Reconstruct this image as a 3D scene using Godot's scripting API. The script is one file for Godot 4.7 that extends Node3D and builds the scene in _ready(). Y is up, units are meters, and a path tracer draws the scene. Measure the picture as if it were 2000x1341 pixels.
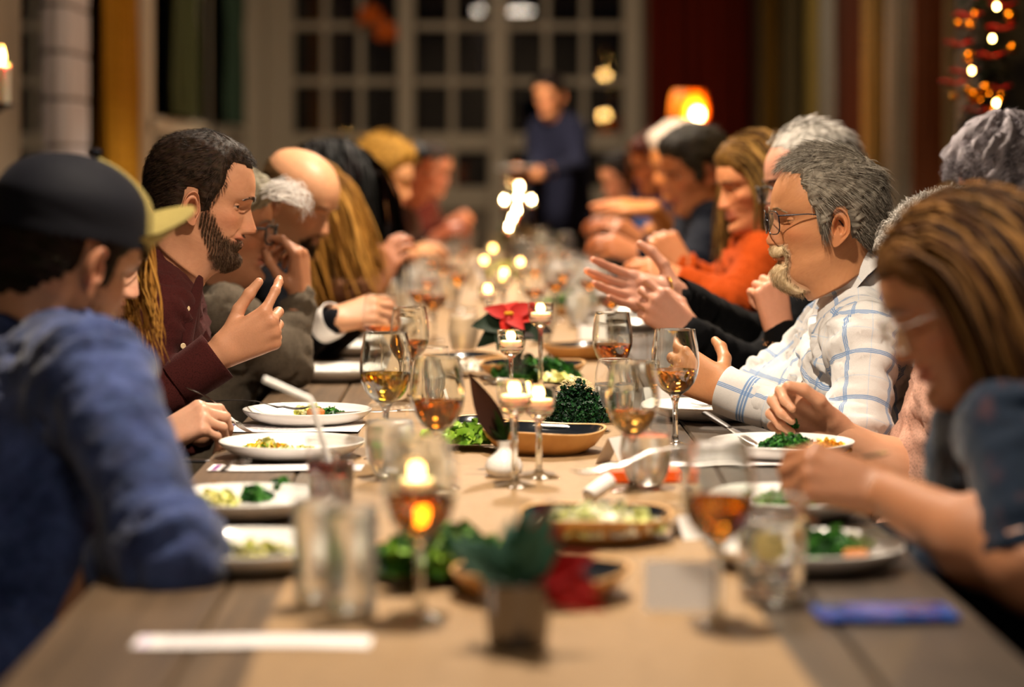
extends Node3D
# A long dinner table seen from its near end: y is up, the table runs away along -z.

var M := {}          # shared materials
const TOP := 0.75    # height of the table top

func _ready() -> void:
	rng.seed = 7
	noise.seed = 3
	noise.frequency = 1.0
	noise.fractal_octaves = 2
	view_and_light()
	materials()
	room()
	table()
	guests()
	settings()
	print("built in ", Time.get_ticks_msec(), " ms")

func view_and_light() -> void:
	var cam := Camera3D.new()
	cam.name = "camera"
	cam.position = Vector3(0, 1.23, 0)
	cam.projection = Camera3D.PROJECTION_FRUSTUM
	cam.keep_aspect = Camera3D.KEEP_HEIGHT
	cam.near = 0.05
	cam.far = 60.0
	cam.size = 0.05 * 1341.0 / 4722.0
	cam.frustum_offset = Vector2(0.05 * 58.0 / 4722.0, -0.05 * 352.5 / 4722.0)
	var at := CameraAttributesPhysical.new()
	at.frustum_focal_length = 85.0
	at.frustum_focus_distance = 4.3
	at.exposure_aperture = 2.15
	cam.attributes = at
	add_child(cam)
	var env := Environment.new()
	env.background_mode = Environment.BG_COLOR
	env.background_color = Color(0.004, 0.005, 0.008)
	env.tonemap_mode = Environment.TONE_MAPPER_LINEAR
	env.tonemap_exposure = 1.0
	env.sdfgi_enabled = true
	env.ssao_enabled = true
	env.ssil_enabled = true
	var we := WorldEnvironment.new()
	we.name = "environment"
	we.environment = env
	add_child(we)
	# row of lamps out of view above the frame, placed to light table and guests
	var zs := [-3.1, -5.4, -7.9, -10.5, -13.2]
	# added fill panels on the unseen ceiling soften the shade
	for i in 3:
		panel(Vector3(0.3, 3.47, [1.0, -7.5, -13.5][i]), [8.0, 3.5, 7.0][i], ["nearest the camera", "over the middle of the room", "by the glazed doors"][i])
	var names := ["nearest to the camera", "over the poinsettia", "over the middle of the guests", "over the far guests", "beyond the table's far end"]
	for i in zs.size():
		pendant(Vector3(0.10, 2.3, zs[i]), [6.2, 6.4, 6.2, 6.0, 7.0][i], names[i])

func panel(at: Vector3, energy: float, which: String) -> void:
	var p := thing("added_fill_panel", "added square fill panel on the unseen ceiling, " + which, "lamp", at, 0, "added ceiling fill panels")
	var f := Geo.new()
	f.box(Vector3(0, 0.0, 0), Vector3(0.9, 0.06, 0.9), 0.01)
	put("frame", f, plain(Color(0.6, 0.58, 0.55), 0.6), p)
	var d := Geo.new()
	d.box(Vector3(0, -0.032, 0), Vector3(0.84, 0.008, 0.84), 0.002)
	put("diffuser", d, glow(Color(1.0, 0.93, 0.84), 0.8), p)
	var l := AreaLight3D.new()
	l.name = "added_fill_light"
	l.position = Vector3(0, -0.045, 0)
	l.rotation_degrees.x = -90
	l.area_size = Vector2(0.84, 0.84)
	l.area_normalize_energy = true
	l.light_color = Color(1.0, 0.93, 0.84)
	l.light_energy = energy
	l.area_range = 30.0
	l.area_attenuation = 2.0
	l.shadow_enabled = true
	p.add_child(l)

func pendant(at: Vector3, energy: float, which: String) -> void:
	var p := thing("unseen_pendant_lamp", "unseen bell shaped pendant lamp lighting the table from above, " + which, "lamp", at, 0, "unseen pendant lamps over the table")
	var s := Geo.new()
	s.lathe([Vector2(0.03, 0.26), Vector2(0.10, 0.24), Vector2(0.15, 0.12), Vector2(0.19, 0.0), Vector2(0.185, 0.002), Vector2(0.145, 0.12), Vector2(0.096, 0.232), Vector2(0.03, 0.25)], 32)
	put("shade", s, plain(Color(0.12, 0.10, 0.08), 0.5), p)
	var c := Geo.new()
	c.tube([Vector3(0, 0.25, 0), Vector3(0, 1.19, 0)], [0.006, 0.006], 8)
	put("cord", c, plain(Color(0.05, 0.05, 0.05)), p)
	var b := Geo.new()
	b.ball(Vector3(0, 0.14, 0), Vector3(0.04, 0.05, 0.04), Color.WHITE, 10, 16)
	put("bulb", b, glow(Color(1.0, 0.88, 0.72), 14.0), p)
	var l := OmniLight3D.new()
	l.name = "bulb_light"
	l.position = Vector3(0, 0.14, 0)
	l.light_color = Color(1.0, 0.93, 0.84)
	l.light_energy = energy
	l.light_size = 0.04
	l.omni_range = 30.0
	l.omni_attenuation = 2.0
	l.shadow_enabled = true
	p.add_child(l)

# ---------------------------------------------------------------- geometry helpers
class Geo:
	var v := PackedVector3Array()
	var n := PackedVector3Array()
	var c := PackedColorArray()
	var uv := PackedVector2Array()
	var ix := PackedInt32Array()

	func add(p: Vector3, col := Color.WHITE, t := Vector2.ZERO) -> int:
		v.append(p); n.append(Vector3.ZERO); c.append(col); uv.append(t)
		return v.size() - 1

	func tri(a: int, b: int, d: int) -> void:
		ix.append(a); ix.append(b); ix.append(d)

	func quad(a: int, b: int, d: int, e: int) -> void:
		ix.append_array(PackedInt32Array([a, b, d, a, d, e]))

	# smooth normals of everything from triangle FROM on (triangles run counter-clockwise seen from outside)
	func smooth(from := 0) -> void:
		var lo := v.size()
		for i in range(from, ix.size()):
			lo = mini(lo, ix[i])
		for i in range(from, ix.size(), 3):
			var a := ix[i]; var b := ix[i + 1]; var d := ix[i + 2]
			var fn := (v[b] - v[a]).cross(v[d] - v[a])
			n[a] += fn; n[b] += fn; n[d] += fn
		for i in range(lo, v.size()):
			n[i] = n[i].normalized() if n[i].length_squared() > 0.0 else Vector3.UP

	# a grid of points, rows x cols; closed round the columns if WRAP
	func sheet(pts: PackedVector3Array, rows: int, cols: int, wrap: bool, cols_of := PackedColorArray(), col := Color.WHITE, flip := false) -> int:
		var b := v.size(); var f := ix.size()
		for r in rows:
			for k in cols:
				var i := r * cols + k
				add(pts[i], cols_of[i] if cols_of.size() else col, Vector2(float(k) / cols, float(r) / maxi(1, rows - 1)))
		for r in rows - 1:
			for k in (cols if wrap else cols - 1):
				var k2 := (k + 1) % cols
				var q := [b + r * cols + k, b + r * cols + k2, b + (r + 1) * cols + k2, b + (r + 1) * cols + k]
				if flip: quad(q[3], q[2], q[1], q[0])
				else: quad(q[0], q[1], q[2], q[3])
		smooth(f)
		return b

	# turned shape: profile of (radius, height), from the bottom up on the outside
	func lathe(prof: Array, segs := 32, xf := Transform3D(), col := Color.WHITE, sx := 1.0, sz := 1.0) -> void:
		var pts := PackedVector3Array()
		for p in prof:
			for k in segs:
				var a := TAU * k / segs
				pts.append(xf * Vector3(cos(a) * p.x * sx, p.y, -sin(a) * p.x * sz))
		sheet(pts, prof.size(), segs, true, PackedColorArray(), col)

	# a tube along points with a radius at each; FLAT squeezes it along SIDE
	func tube(pts: Array, rad: Array, segs := 8, col := Color.WHITE, cap := true, flat := 1.0, side := Vector3.ZERO, col2 := Color(0, 0, 0, 0)) -> void:
		var m := pts.size(); var f := ix.size(); var b := v.size()
		var t0: Vector3 = (pts[1] - pts[0]).normalized()
		var u: Vector3 = side if side != Vector3.ZERO else (Vector3.UP if absf(t0.y) < 0.9 else Vector3.RIGHT)
		u = (u - t0 * u.dot(t0)).normalized()
		for i in m:
			var t: Vector3 = (pts[mini(i + 1, m - 1)] - pts[maxi(i - 1, 0)]).normalized()
			u = (u - t * u.dot(t)).normalized()
			var w := t.cross(u)
			var cc := col if col2.a == 0.0 else col.lerp(col2, float(i) / (m - 1))
			for k in segs:
				var a := TAU * k / segs
				add(pts[i] + (u * cos(a) * flat + w * sin(a)) * rad[i], cc, Vector2(float(k) / segs, float(i) / (m - 1)))
		for i in m - 1:
			for k in segs:
				var k2 := (k + 1) % segs
				quad(b + i * segs + k, b + i * segs + k2, b + (i + 1) * segs + k2, b + (i + 1) * segs + k)
		if cap:
			var s := add(pts[0], col); var e := add(pts[m - 1], col if col2.a == 0.0 else col2)
			for k in segs:
				var k2 := (k + 1) % segs
				tri(s, b + k2, b + k); tri(e, b + (m - 1) * segs + k, b + (m - 1) * segs + k2)
		smooth(f)

	func ball(at: Vector3, r: Vector3, col := Color.WHITE, rows := 8, segs := 12, xf := Transform3D()) -> void:
		var pts := PackedVector3Array()
		for i in rows + 1:
			var e := -PI / 2 + PI * i / rows
			for k in segs:
				var a := TAU * k / segs
				pts.append(xf * (at + Vector3(cos(e) * cos(a) * r.x, sin(e) * r.y, -cos(e) * sin(a) * r.z)))
		sheet(pts, rows + 1, segs, true, PackedColorArray(), col)

	# box with chamfered edges
	func box(at: Vector3, size: Vector3, ch := 0.003, xf := Transform3D(), col := Color.WHITE) -> void:
		var h := size / 2
		ch = minf(ch, minf(h.x, minf(h.y, h.z)) * 0.9)
		var id := {}
		for ax in 3:
			for s in [-1, 1]:
				var q := []
				for c4 in [[-1, -1], [1, -1], [1, 1], [-1, 1]]:
					var p := Vector3.ZERO
					p[ax] = s * h[ax]
					p[(ax + 1) % 3] = c4[0] * (h[(ax + 1) % 3] - ch)
					p[(ax + 2) % 3] = c4[1] * (h[(ax + 2) % 3] - ch)
					q.append(xf * (at + p))
				if s < 0: q.reverse()
				face(q, col)
		for ax in 3:
			var b1 := (ax + 1) % 3; var b2 := (ax + 2) % 3
			for s1 in [-1, 1]:
				for s2 in [-1, 1]:
					var q := []
					for e in [[-1, 0], [1, 0], [1, 1], [-1, 1]]:
						var p := Vector3.ZERO
						p[ax] = e[0] * (h[ax] - ch)
						p[b1] = s1 * (h[b1] - (0.0 if e[1] == 0 else ch))
						p[b2] = s2 * (h[b2] - (ch if e[1] == 0 else 0.0))
						q.append(xf * (at + p))
					if s1 * s2 < 0: q.reverse()
					face(q, col)
		for s1 in [-1, 1]:
			for s2 in [-1, 1]:
				for s3 in [-1, 1]:
					var q := [xf * (at + Vector3(s1 * h.x, s2 * (h.y - ch), s3 * (h.z - ch))), xf * (at + Vector3(s1 * (h.x - ch), s2 * h.y, s3 * (h.z - ch))), xf * (at + Vector3(s1 * (h.x - ch), s2 * (h.y - ch), s3 * h.z))]
					if s1 * s2 * s3 < 0: q.reverse()
					face(q, col)

	func face(q: Array, col := Color.WHITE) -> void:
		var f := ix.size(); var b := v.size()
		var uvs := [Vector2(0, 1), Vector2(1, 1), Vector2(1, 0), Vector2(0, 0)]
		for i in q.size():
			add(q[i], col, uvs[i % 4])
		for i in range(1, q.size() - 1):
			tri(b, b + i, b + i + 1)
		smooth(f)

	func mesh() -> ArrayMesh:
		var a := []
		a.resize(Mesh.ARRAY_MAX)
		var cw := PackedInt32Array()
		cw.resize(ix.size())
		for i in range(0, ix.size(), 3):
			cw[i] = ix[i]; cw[i + 1] = ix[i + 2]; cw[i + 2] = ix[i + 1]
		a[Mesh.ARRAY_VERTEX] = v; a[Mesh.ARRAY_NORMAL] = n; a[Mesh.ARRAY_COLOR] = c; a[Mesh.ARRAY_TEX_UV] = uv; a[Mesh.ARRAY_INDEX] = cw
		var m := ArrayMesh.new()
		m.add_surface_from_arrays(Mesh.PRIMITIVE_TRIANGLES, a)
		return m


# bones joined with a smooth minimum and meshed as surface nets
class Field:
	var bones := []      # [a, b, ra, rb, squeeze direction, squeeze factor]
	var k := 0.03
	var cell := 0.012

	func bone(a: Vector3, b: Vector3, ra: float, rb: float, dir := Vector3.ZERO, f := 1.0, own_k := 0.0) -> void:
		bones.append([a, b, ra, rb, dir, f, own_k])

	static func dist(p: Vector3, o: Array) -> float:
		var ab: Vector3 = o[1] - o[0]
		var q: Vector3 = p - o[0]
		var t := clampf(q.dot(ab) / maxf(ab.length_squared(), 1e-9), 0.0, 1.0)
		q -= ab * t
		if o[5] != 1.0:
			q += o[4] * (q.dot(o[4]) * (o[5] - 1.0))
		return q.length() - lerpf(o[2], o[3], t)

	func nearest(p: Vector3) -> int:
		var best := 1e9; var at := 0
		for i in bones.size():
			var d := dist(p, bones[i])
			if d < best:
				best = d; at = i
		return at

	# adds the surface to G; returns the first vertex
	func build(g: Geo, col := Color.WHITE, color_of = null, bump = null) -> int:
		var lo := Vector3(1e9, 1e9, 1e9); var hi := -lo
		for o in bones:
			var r := maxf(o[2], o[3]) + k + cell * 3
			lo = lo.min((o[0] as Vector3).min(o[1]) - Vector3(r, r, r))
			hi = hi.max((o[0] as Vector3).max(o[1]) + Vector3(r, r, r))
		var nx := int((hi.x - lo.x) / cell) + 2
		var ny := int((hi.y - lo.y) / cell) + 2
		var nz := int((hi.z - lo.z) / cell) + 2
		var sy := nx; var sz := nx * ny
		var f := PackedFloat32Array()
		f.resize(nx * ny * nz)
		f.fill(1.0)
		var all_k := k
		for o in bones:
			var k: float = o[6] if o[6] > 0.0 else all_k
			var ik := 1.0 / k
			var a: Vector3 = o[0]; var b: Vector3 = o[1]
			var ab := b - a
			var inv := 1.0 / maxf(ab.length_squared(), 1e-9)
			var ra: float = o[2]; var rb: float = o[3]
			var dir: Vector3 = o[4]; var sq: float = o[5] - 1.0
			var m := maxf(ra, rb) + k + cell * 2
			var l := (a.min(b) - lo - Vector3(m, m, m)) / cell
			var h := (a.max(b) - lo + Vector3(m, m, m)) / cell
			var x0 := maxi(0, int(l.x)); var x1 := mini(nx - 1, int(h.x) + 1)
			var reach := m
			for z in range(maxi(0, int(l.z)), mini(nz - 1, int(h.z) + 1) + 1):
				for y in range(maxi(0, int(l.y)), mini(ny - 1, int(h.y) + 1) + 1):
					var i := x0 + y * sy + z * sz
					var p := lo + Vector3(x0, y, z) * cell - a
					for x in range(x0, x1 + 1):
						var t := clampf(p.dot(ab) * inv, 0.0, 1.0)
						var q := p - ab * t
						if sq != 0.0:
							q += dir * (q.dot(dir) * sq)
						var d := q.length() - ra - (rb - ra) * t
						var e := f[i]
						if d < e + k:
							var hh := maxf(k - absf(d - e), 0.0)
							f[i] = minf(d, e) - hh * hh * ik * 0.25
						i += 1
						p.x += cell
		var at := PackedInt32Array()
		at.resize(f.size())
		at.fill(-1)
		var first := g.v.size(); var first_ix := g.ix.size()
		var thr := cell * 2.2
		var off := [0, 1, sy, sy + 1, sz, sz + 1, sz + sy, sz + sy + 1]
		var list := PackedInt32Array()
		for i in f.size():
			if absf(f[i]) > thr:
				continue
			var x := i % nx; var y := (i / nx) % ny; var z := i / sz
			if x >= nx - 1 or y >= ny - 1 or z >= nz - 1:
				continue
			var neg := 0
			for o in off:
				if f[i + o] < 0.0: neg += 1
			if neg == 0 or neg == 8:
				continue
			var s := Vector3.ZERO; var cnt := 0
			for e in [[0, 1, 0], [2, 3, 0], [4, 5, 0], [6, 7, 0], [0, 2, 1], [1, 3, 1], [4, 6, 1], [5, 7, 1], [0, 4, 2], [1, 5, 2], [2, 6, 2], [3, 7, 2]]:
				var fa := f[i + off[e[0]]]; var fb := f[i + off[e[1]]]
				if (fa < 0.0) != (fb < 0.0):
					var c0: int = e[0]
					var p := Vector3(c0 & 1, (c0 >> 1) & 1, c0 >> 2)
					p[e[2]] += fa / (fa - fb)
					s += p; cnt += 1
			at[i] = g.add(lo + (Vector3(x, y, z) + s / cnt) * cell, col)
			list.append(i)
		for i in list:
			for ax in 3:
				var st: int = [1, sy, sz][ax]
				var in0 := f[i] < 0.0; var in1 := f[i + st] < 0.0
				if in0 == in1:
					continue
				var s1: int = [sy, sz, 1][ax]; var s2: int = [sz, 1, sy][ax]
				var a := at[i]; var b := at[i - s1]; var d := at[i - s1 - s2]; var e := at[i - s2]
				if b < 0 or d < 0 or e < 0:
					continue
				if in0: g.quad(a, b, d, e)
				else: g.quad(e, d, b, a)
		g.smooth(first_ix)
		if bump != null:
			for i in range(first, g.v.size()):
				g.v[i] += g.n[i] * float(bump.call(g.v[i], g.n[i], self))
				g.n[i] = Vector3.ZERO
			g.smooth(first_ix)
		if color_of != null:
			for i in range(first, g.v.size()):
				g.c[i] = color_of.call(g.v[i], g.n[i], self)
		return first


# ---------------------------------------------------------------- scene helpers
var taken := {}
var cache := {}
var rng := RandomNumberGenerator.new()
var noise := FastNoiseLite.new()

func numbered(called: String) -> String:
	var k: int = taken.get(called, 0)
	taken[called] = k + 1
	return called if k == 0 else "%s_%03d" % [called, k]

func thing(called: String, label: String, category: String, at := Vector3.ZERO, turn := 0.0, group := "") -> Node3D:
	var o := Node3D.new()
	o.name = numbered(called)
	add_child(o)
	o.position = at
	o.rotation_degrees.y = turn
	tag(o, label, category, group)
	return o

func tag(o: Node3D, label: String, category: String, group := "") -> void:
	o.set_meta("label", label)
	o.set_meta("category", category)
	if group: o.set_meta("group", group)

# GEO (or a mesh) as a named mesh: a part under PARENT, or a top-level thing
func put(called: String, g, m: Material, parent: Node3D = null) -> MeshInstance3D:
	var o := MeshInstance3D.new()
	o.mesh = g.mesh() if g is Geo else g
	o.material_override = m
	o.name = called if parent else numbered(called)
	(parent if parent else self).add_child(o, true)
	return o

func struct(called: String, g, m: Material, parent: Node3D = null) -> MeshInstance3D:
	var o := put(called, g, m, parent)
	if parent == null: o.set_meta("kind", "structure")
	return o

func copy(root: Node3D, at: Vector3, turn: float, label: String, group := "") -> Node3D:
	var r: Node3D = root.duplicate()
	r.name = numbered(String(root.name).rstrip("0123456789").rstrip("_"))
	add_child(r)
	r.position = at
	r.rotation_degrees = Vector3(0, turn, 0)
	r.set_meta("label", label)
	if group: r.set_meta("group", group)
	return r

func plain(col: Color, rough := 0.6, metal := 0.0, spec := 0.5) -> StandardMaterial3D:
	var m := StandardMaterial3D.new()
	m.albedo_color = col
	m.roughness = rough
	m.metallic = metal
	m.metallic_specular = spec
	return m

func tinted(rough := 0.6, spec := 0.5, col := Color.WHITE) -> StandardMaterial3D:
	var m := plain(col, rough, 0.0, spec)
	m.vertex_color_use_as_albedo = true
	return m

func glow(col: Color, energy: float) -> StandardMaterial3D:
	var m := plain(col, 0.6)
	m.emission_enabled = true
	m.emission = col
	m.emission_energy_multiplier = energy
	return m

func noise_tex(freq: float, seed_: int, ramp: Array, size := 512, normal := false, kind := FastNoiseLite.TYPE_SIMPLEX_SMOOTH, octaves := 4, bump := 4.0) -> NoiseTexture2D:
	var t := NoiseTexture2D.new()
	t.width = size; t.height = size
	t.seamless = true
	t.generate_mipmaps = false
	var fn := FastNoiseLite.new()
	fn.seed = seed_
	fn.noise_type = kind
	fn.frequency = freq
	fn.fractal_octaves = octaves
	t.noise = fn
	if normal:
		t.as_normal_map = true
		t.bump_strength = bump
	elif ramp.size():
		var gr := Gradient.new()
		gr.offsets = PackedFloat32Array(); gr.colors = PackedColorArray()
		for i in ramp.size():
			gr.add_point(float(i) / (ramp.size() - 1), ramp[i])
		t.color_ramp = gr
	return t

# linear vertex colour from an sRGB one
func lin(r: float, g: float, b: float) -> Color:
	return Color(r, g, b).srgb_to_linear()

func g2(x: float, s: float) -> float:
	var q := x / s
	return exp(-q * q)

func catmull(a: Array, t: float):
	var m := a.size() - 1
	var i := clampi(int(t), 0, m - 1)
	var f := t - i
	var p0 = a[maxi(i - 1, 0)]; var p1 = a[i]; var p2 = a[i + 1]; var p3 = a[mini(i + 2, m)]
	return p1 * 1.0 + ((p2 - p0) * f + (p0 * 2.0 - p1 * 5.0 + p2 * 4.0 - p3) * (f * f) + (p1 * 3.0 - p0 - p2 * 3.0 + p3) * (f * f * f)) * 0.5

func curve(a: Array, steps: int) -> Array:
	var out := []
	for i in steps + 1:
		out.append(catmull(a, float(i) / steps * (a.size() - 1)))
	return out
# ---------------------------------------------------------------- people
# side profile of a head from the throat to the crown: front z, front y, back z, back y, half width, how far the front narrows
const RINGS := [
	[0.046, -0.036, -0.068, 0.020, 0.051, 0.0], [0.060, -0.016, -0.077, 0.045, 0.051, 0.06], [0.079, -0.005, -0.084, 0.060, 0.053, 0.18],
	[0.0915, 0.007, -0.088, 0.072, 0.0565, 0.26], [0.095, 0.020, -0.091, 0.082, 0.0600, 0.27], [0.0925, 0.034, -0.093, 0.092, 0.0630, 0.25],
	[0.0925, 0.046, -0.095, 0.100, 0.0655, 0.22], [0.0930, 0.054, -0.096, 0.107, 0.0675, 0.20], [0.0935, 0.061, -0.097, 0.113, 0.0690, 0.18],
	[0.0930, 0.071, -0.098, 0.120, 0.0705, 0.15], [0.0925, 0.082, -0.099, 0.128, 0.0720, 0.12], [0.0920, 0.095, -0.100, 0.137, 0.0735, 0.10],
	[0.0915, 0.108, -0.101, 0.145, 0.0742, 0.08], [0.0925, 0.120, -0.1015, 0.153, 0.0748, 0.05], [0.0985, 0.135, -0.101, 0.162, 0.0752, 0.01],
	[0.0995, 0.150, -0.100, 0.172, 0.0748, -0.02], [0.0965, 0.168, -0.097, 0.183, 0.0725, -0.03], [0.0885, 0.187, -0.091, 0.196, 0.0670, -0.03],
	[0.0745, 0.205, -0.080, 0.208, 0.0575, -0.02], [0.0540, 0.220, -0.062, 0.219, 0.0445, 0.0], [0.0240, 0.2305, -0.036, 0.228, 0.0250, 0.0], [-0.006, 0.2340, -0.008, 0.234, 0.0012, 0.0]]

func ring_at(s: float) -> Array:
	var i := clampi(int(s), 0, RINGS.size() - 2)
	var f := s - i
	var o := []
	var a: Array = RINGS[maxi(i - 1, 0)]; var b: Array = RINGS[i]; var c: Array = RINGS[i + 1]; var d: Array = RINGS[mini(i + 2, RINGS.size() - 1)]
	for k in 6:
		o.append(cubic_interpolate(b[k], c[k], a[k], d[k], f))
	return o

func facing(at: Vector3, yaw: float, pitch: float, roll: float, s := 1.0) -> Transform3D:
	var b := Basis(Vector3.UP, deg_to_rad(yaw)) * Basis(Vector3.RIGHT, deg_to_rad(pitch)) * Basis(Vector3.BACK, deg_to_rad(roll))
	var t := Transform3D(b.scaled_local(Vector3(s, s, s)), Vector3.ZERO)
	t.origin = at - t * Vector3(0, 0.12, 0)
	return t

# head, face, ears and neck in one skin; returns where the surface lies, for hair to grow on
func head(g: Geo, P: Dictionary, xf: Transform3D, neck: Vector3) -> Dictionary:
	var fem: float = P.get("fem", 0.0)
	var q: float = P.get("q", 1.0)
	var cols := int(72 * q)
	var step := 0.25 / q
	var skin: Color = P.get("skin", lin(0.80, 0.56, 0.44))
	var red := skin * Color(1.05, 0.72, 0.66)
	var lip: Color = P.get("lip", skin.lerp(lin(0.66, 0.30, 0.27), 0.65))
	var nose: float = P.get("nose", 1.0)
	var jaw: float = P.get("jaw", 1.0)
	var chin: float = P.get("chin", 0.0)
	var bmask = P.get("beard")
	var bcol: Color = P.get("beard_col", Color.BLACK)
	var smile: float = P.get("smile", 0.0)
	var wide: float = P.get("wide", 1.0)
	var cheek: float = P.get("cheek", 0.0)
	var ss := []
	var s := 0.0
	while s < RINGS.size() - 1.001:
		ss.append(s)
		s += step * (0.85 if s > 2 and s < 15 else 1.4)
	ss.append(RINGS.size() - 1.0)
	var phi := PackedFloat32Array()
	for j in cols:
		var t := 2.0 * j / cols - 1.0
		phi.append(PI * signf(t) * pow(absf(t), 1.4))
	var pts := PackedVector3Array(); var cl := PackedColorArray(); var ys := PackedFloat32Array()
	# neck: from its base up to the throat ring
	var r0 := ring_at(0.0)
	var nrows := 9
	var nb := xf.affine_inverse() * neck
	for i in nrows:
		var t := float(i) / nrows
		var e := t * t * (3 - 2 * t)
		for j in cols:
			var c := cos(phi[j]); var sn := sin(phi[j])
			var u := (1 + c) / 2
			var top := Vector3(r0[4] * sn, lerpf(r0[3], r0[1], u), lerpf(r0[2], r0[0], u))
			var low := nb + Vector3(0.066 * wide * sn, -0.012 * c, 0.064 * c) * (0.86 if fem > 0 else 1.0)
			var p := low.lerp(top, e)
			var mid := 1.0 - 0.10 * sin(PI * t) * (1.0 + fem)
			var ax := nb.lerp(Vector3(0, (r0[1] + r0[3]) / 2, (r0[0] + r0[2]) / 2), e)
			p = ax + (p - ax) * mid
			p.z += 0.006 * (1 - fem) * g2(p.x, 0.012) * maxf(c, 0.0) * g2(t - 0.65, 0.2)   # Adam's apple
			pts.append(p); cl.append(skin.lerp(red, 0.1)); ys.append(-1.0)
	for s2 in ss:
		var r := ring_at(s2)
		for j in cols:
			var c := cos(phi[j]); var sn := sin(phi[j])
			var u := (1 + c) / 2
			var y := lerpf(r[3], r[1], u)
			var z := lerpf(r[2], r[0], u)
			var w: float = r[4] * wide
			if y < 0.10:
				w *= lerpf(1.0, jaw - 0.07 * fem, clampf((0.10 - y) / 0.06, 0, 1))
			var x: float = w * signf(sn) * pow(absf(sn), 0.92) * (1.0 - r[5] * maxf(c, 0.0))
			var col := skin
			if c > -0.2 and s2 > 1.0 and s2 < 18.0:
				var ax := absf(x)
				var fr := smoothstep(-0.2, 0.3, c)
				var nh := 0.0
				if y > 0.066 and y < 0.13:
					if y > 0.122: nh = 0.005 * (1.0 - (y - 0.122) / 0.012)
					elif y > 0.084: nh = lerpf(0.023, 0.005, pow((y - 0.084) / 0.038, 0.9)) * nose
					elif y > 0.077: nh = lerpf(0.0215, 0.023, (y - 0.077) / 0.007) * nose
					else: nh = lerpf(0.0, 0.0215, smoothstep(0.0665, 0.077, y)) * nose
				var nw := lerpf(0.0125, 0.0068, clampf((y - 0.078) / 0.03, 0, 1))
				z += maxf(nh, 0.0) * exp(-pow(ax / nw, 2.4))
				z += 0.0075 * g2(ax - 0.0135, 0.0058) * g2(y - 0.0775, 0.0075)           # wings of the nose
				z -= 0.004 * g2(ax - 0.0065, 0.0035) * g2(y - 0.0705, 0.003)             # nostrils
				z -= 0.0105 * g2(ax - 0.032, 0.018) * g2(y - 0.119, 0.0135) * fr         # eye sockets
				z -= 0.006 * g2(ax - 0.016, 0.007) * g2(y - 0.118, 0.010)
				z += (0.0045 - 0.003 * fem) * g2(ax - 0.026, 0.02) * g2(y - 0.138, 0.008)
				var ck := (0.004 + cheek) * g2(ax - 0.044, 0.018) * g2(y - 0.094 - 0.004 * smile, 0.017) * fr
				z += ck; x += signf(x) * ck * 0.7
				var mw := 0.024 + 0.004 * smile
				var my := 0.0545 + 0.005 * smile * pow(ax / 0.026, 2)                     # mouth line, corners up in a smile
				var mf := exp(-pow(ax / mw, 4))
				z += (0.0062 * g2(y - my - 0.0062, 0.0046) + 0.0072 * g2(y - my + 0.0068, 0.0056)) * mf
				z -= 0.0052 * g2(y - my, 0.0021) * mf
				z -= 0.005 * g2(y - 0.033, 0.007) * exp(-pow(ax / 0.024, 2))
				z += (0.0045 + chin) * g2(y - 0.014, 0.013) * exp(-pow(ax / 0.022, 2))
				z -= (0.0022 + 0.002 * smile) * g2(ax - (0.020 + (0.078 - y) * 0.55), 0.0035) * smoothstep(0.045, 0.055, y) * smoothstep(0.085, 0.075, y)
				x -= signf(x) * 0.004 * g2(ax - 0.055, 0.02) * g2(y - 0.062, 0.02) * (1.0 - smile) * fr
				var lp := maxf(g2(y - my - 0.005, 0.0048), g2(y - my + 0.006, 0.0058)) * exp(-pow(ax / (mw * 0.98), 6))
				col = col.lerp(lip, clampf(lp * 1.15, 0, 1) * P.get("lips", 0.85))
				col = col.lerp(lip.darkened(0.6), 0.7 * g2(y - my, 0.0014) * exp(-pow(ax / mw, 8)))
				col = col.lerp(red, 0.45 * g2(ax - 0.042, 0.02) * g2(y - 0.09, 0.018) + 0.4 * g2(ax, 0.016) * g2(y - 0.083, 0.013))
				col = col.lerp(red.darkened(0.25), 0.35 * g2(ax - 0.03, 0.014) * g2(y - 0.109, 0.005))
			if bmask != null:
				var bm: float = bmask.call(phi[j], y)
				col = col.lerp(bcol, clampf(bm, 0, 1) * P.get("beard_mix", 0.8))
			pts.append(Vector3(x, y, z)); cl.append(col); ys.append(y)
	for i in pts.size():
		pts[i] = xf * pts[i]
		var nn := noise.get_noise_3dv(pts[i] * 900.0) * 0.05 + noise.get_noise_3dv(pts[i] * 200.0) * 0.06
		cl[i] = Color(cl[i].r * (1 + nn), cl[i].g * (1 + nn * 1.5), cl[i].b * (1 + nn * 1.5))
	var rows := nrows + ss.size()
	var b := g.sheet(pts, rows, cols, true, cl)
	for sd in [-1, 1]:
		eye(g, xf, sd, P, skin)
		ear(g, xf, sd, skin.lerp(red, 0.35), wide, P.get("ear", 1.0))
	return {"b": b, "rows": rows, "cols": cols, "phi": phi, "y": ys, "first": nrows, "xf": xf, "inv": xf.affine_inverse()}

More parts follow.
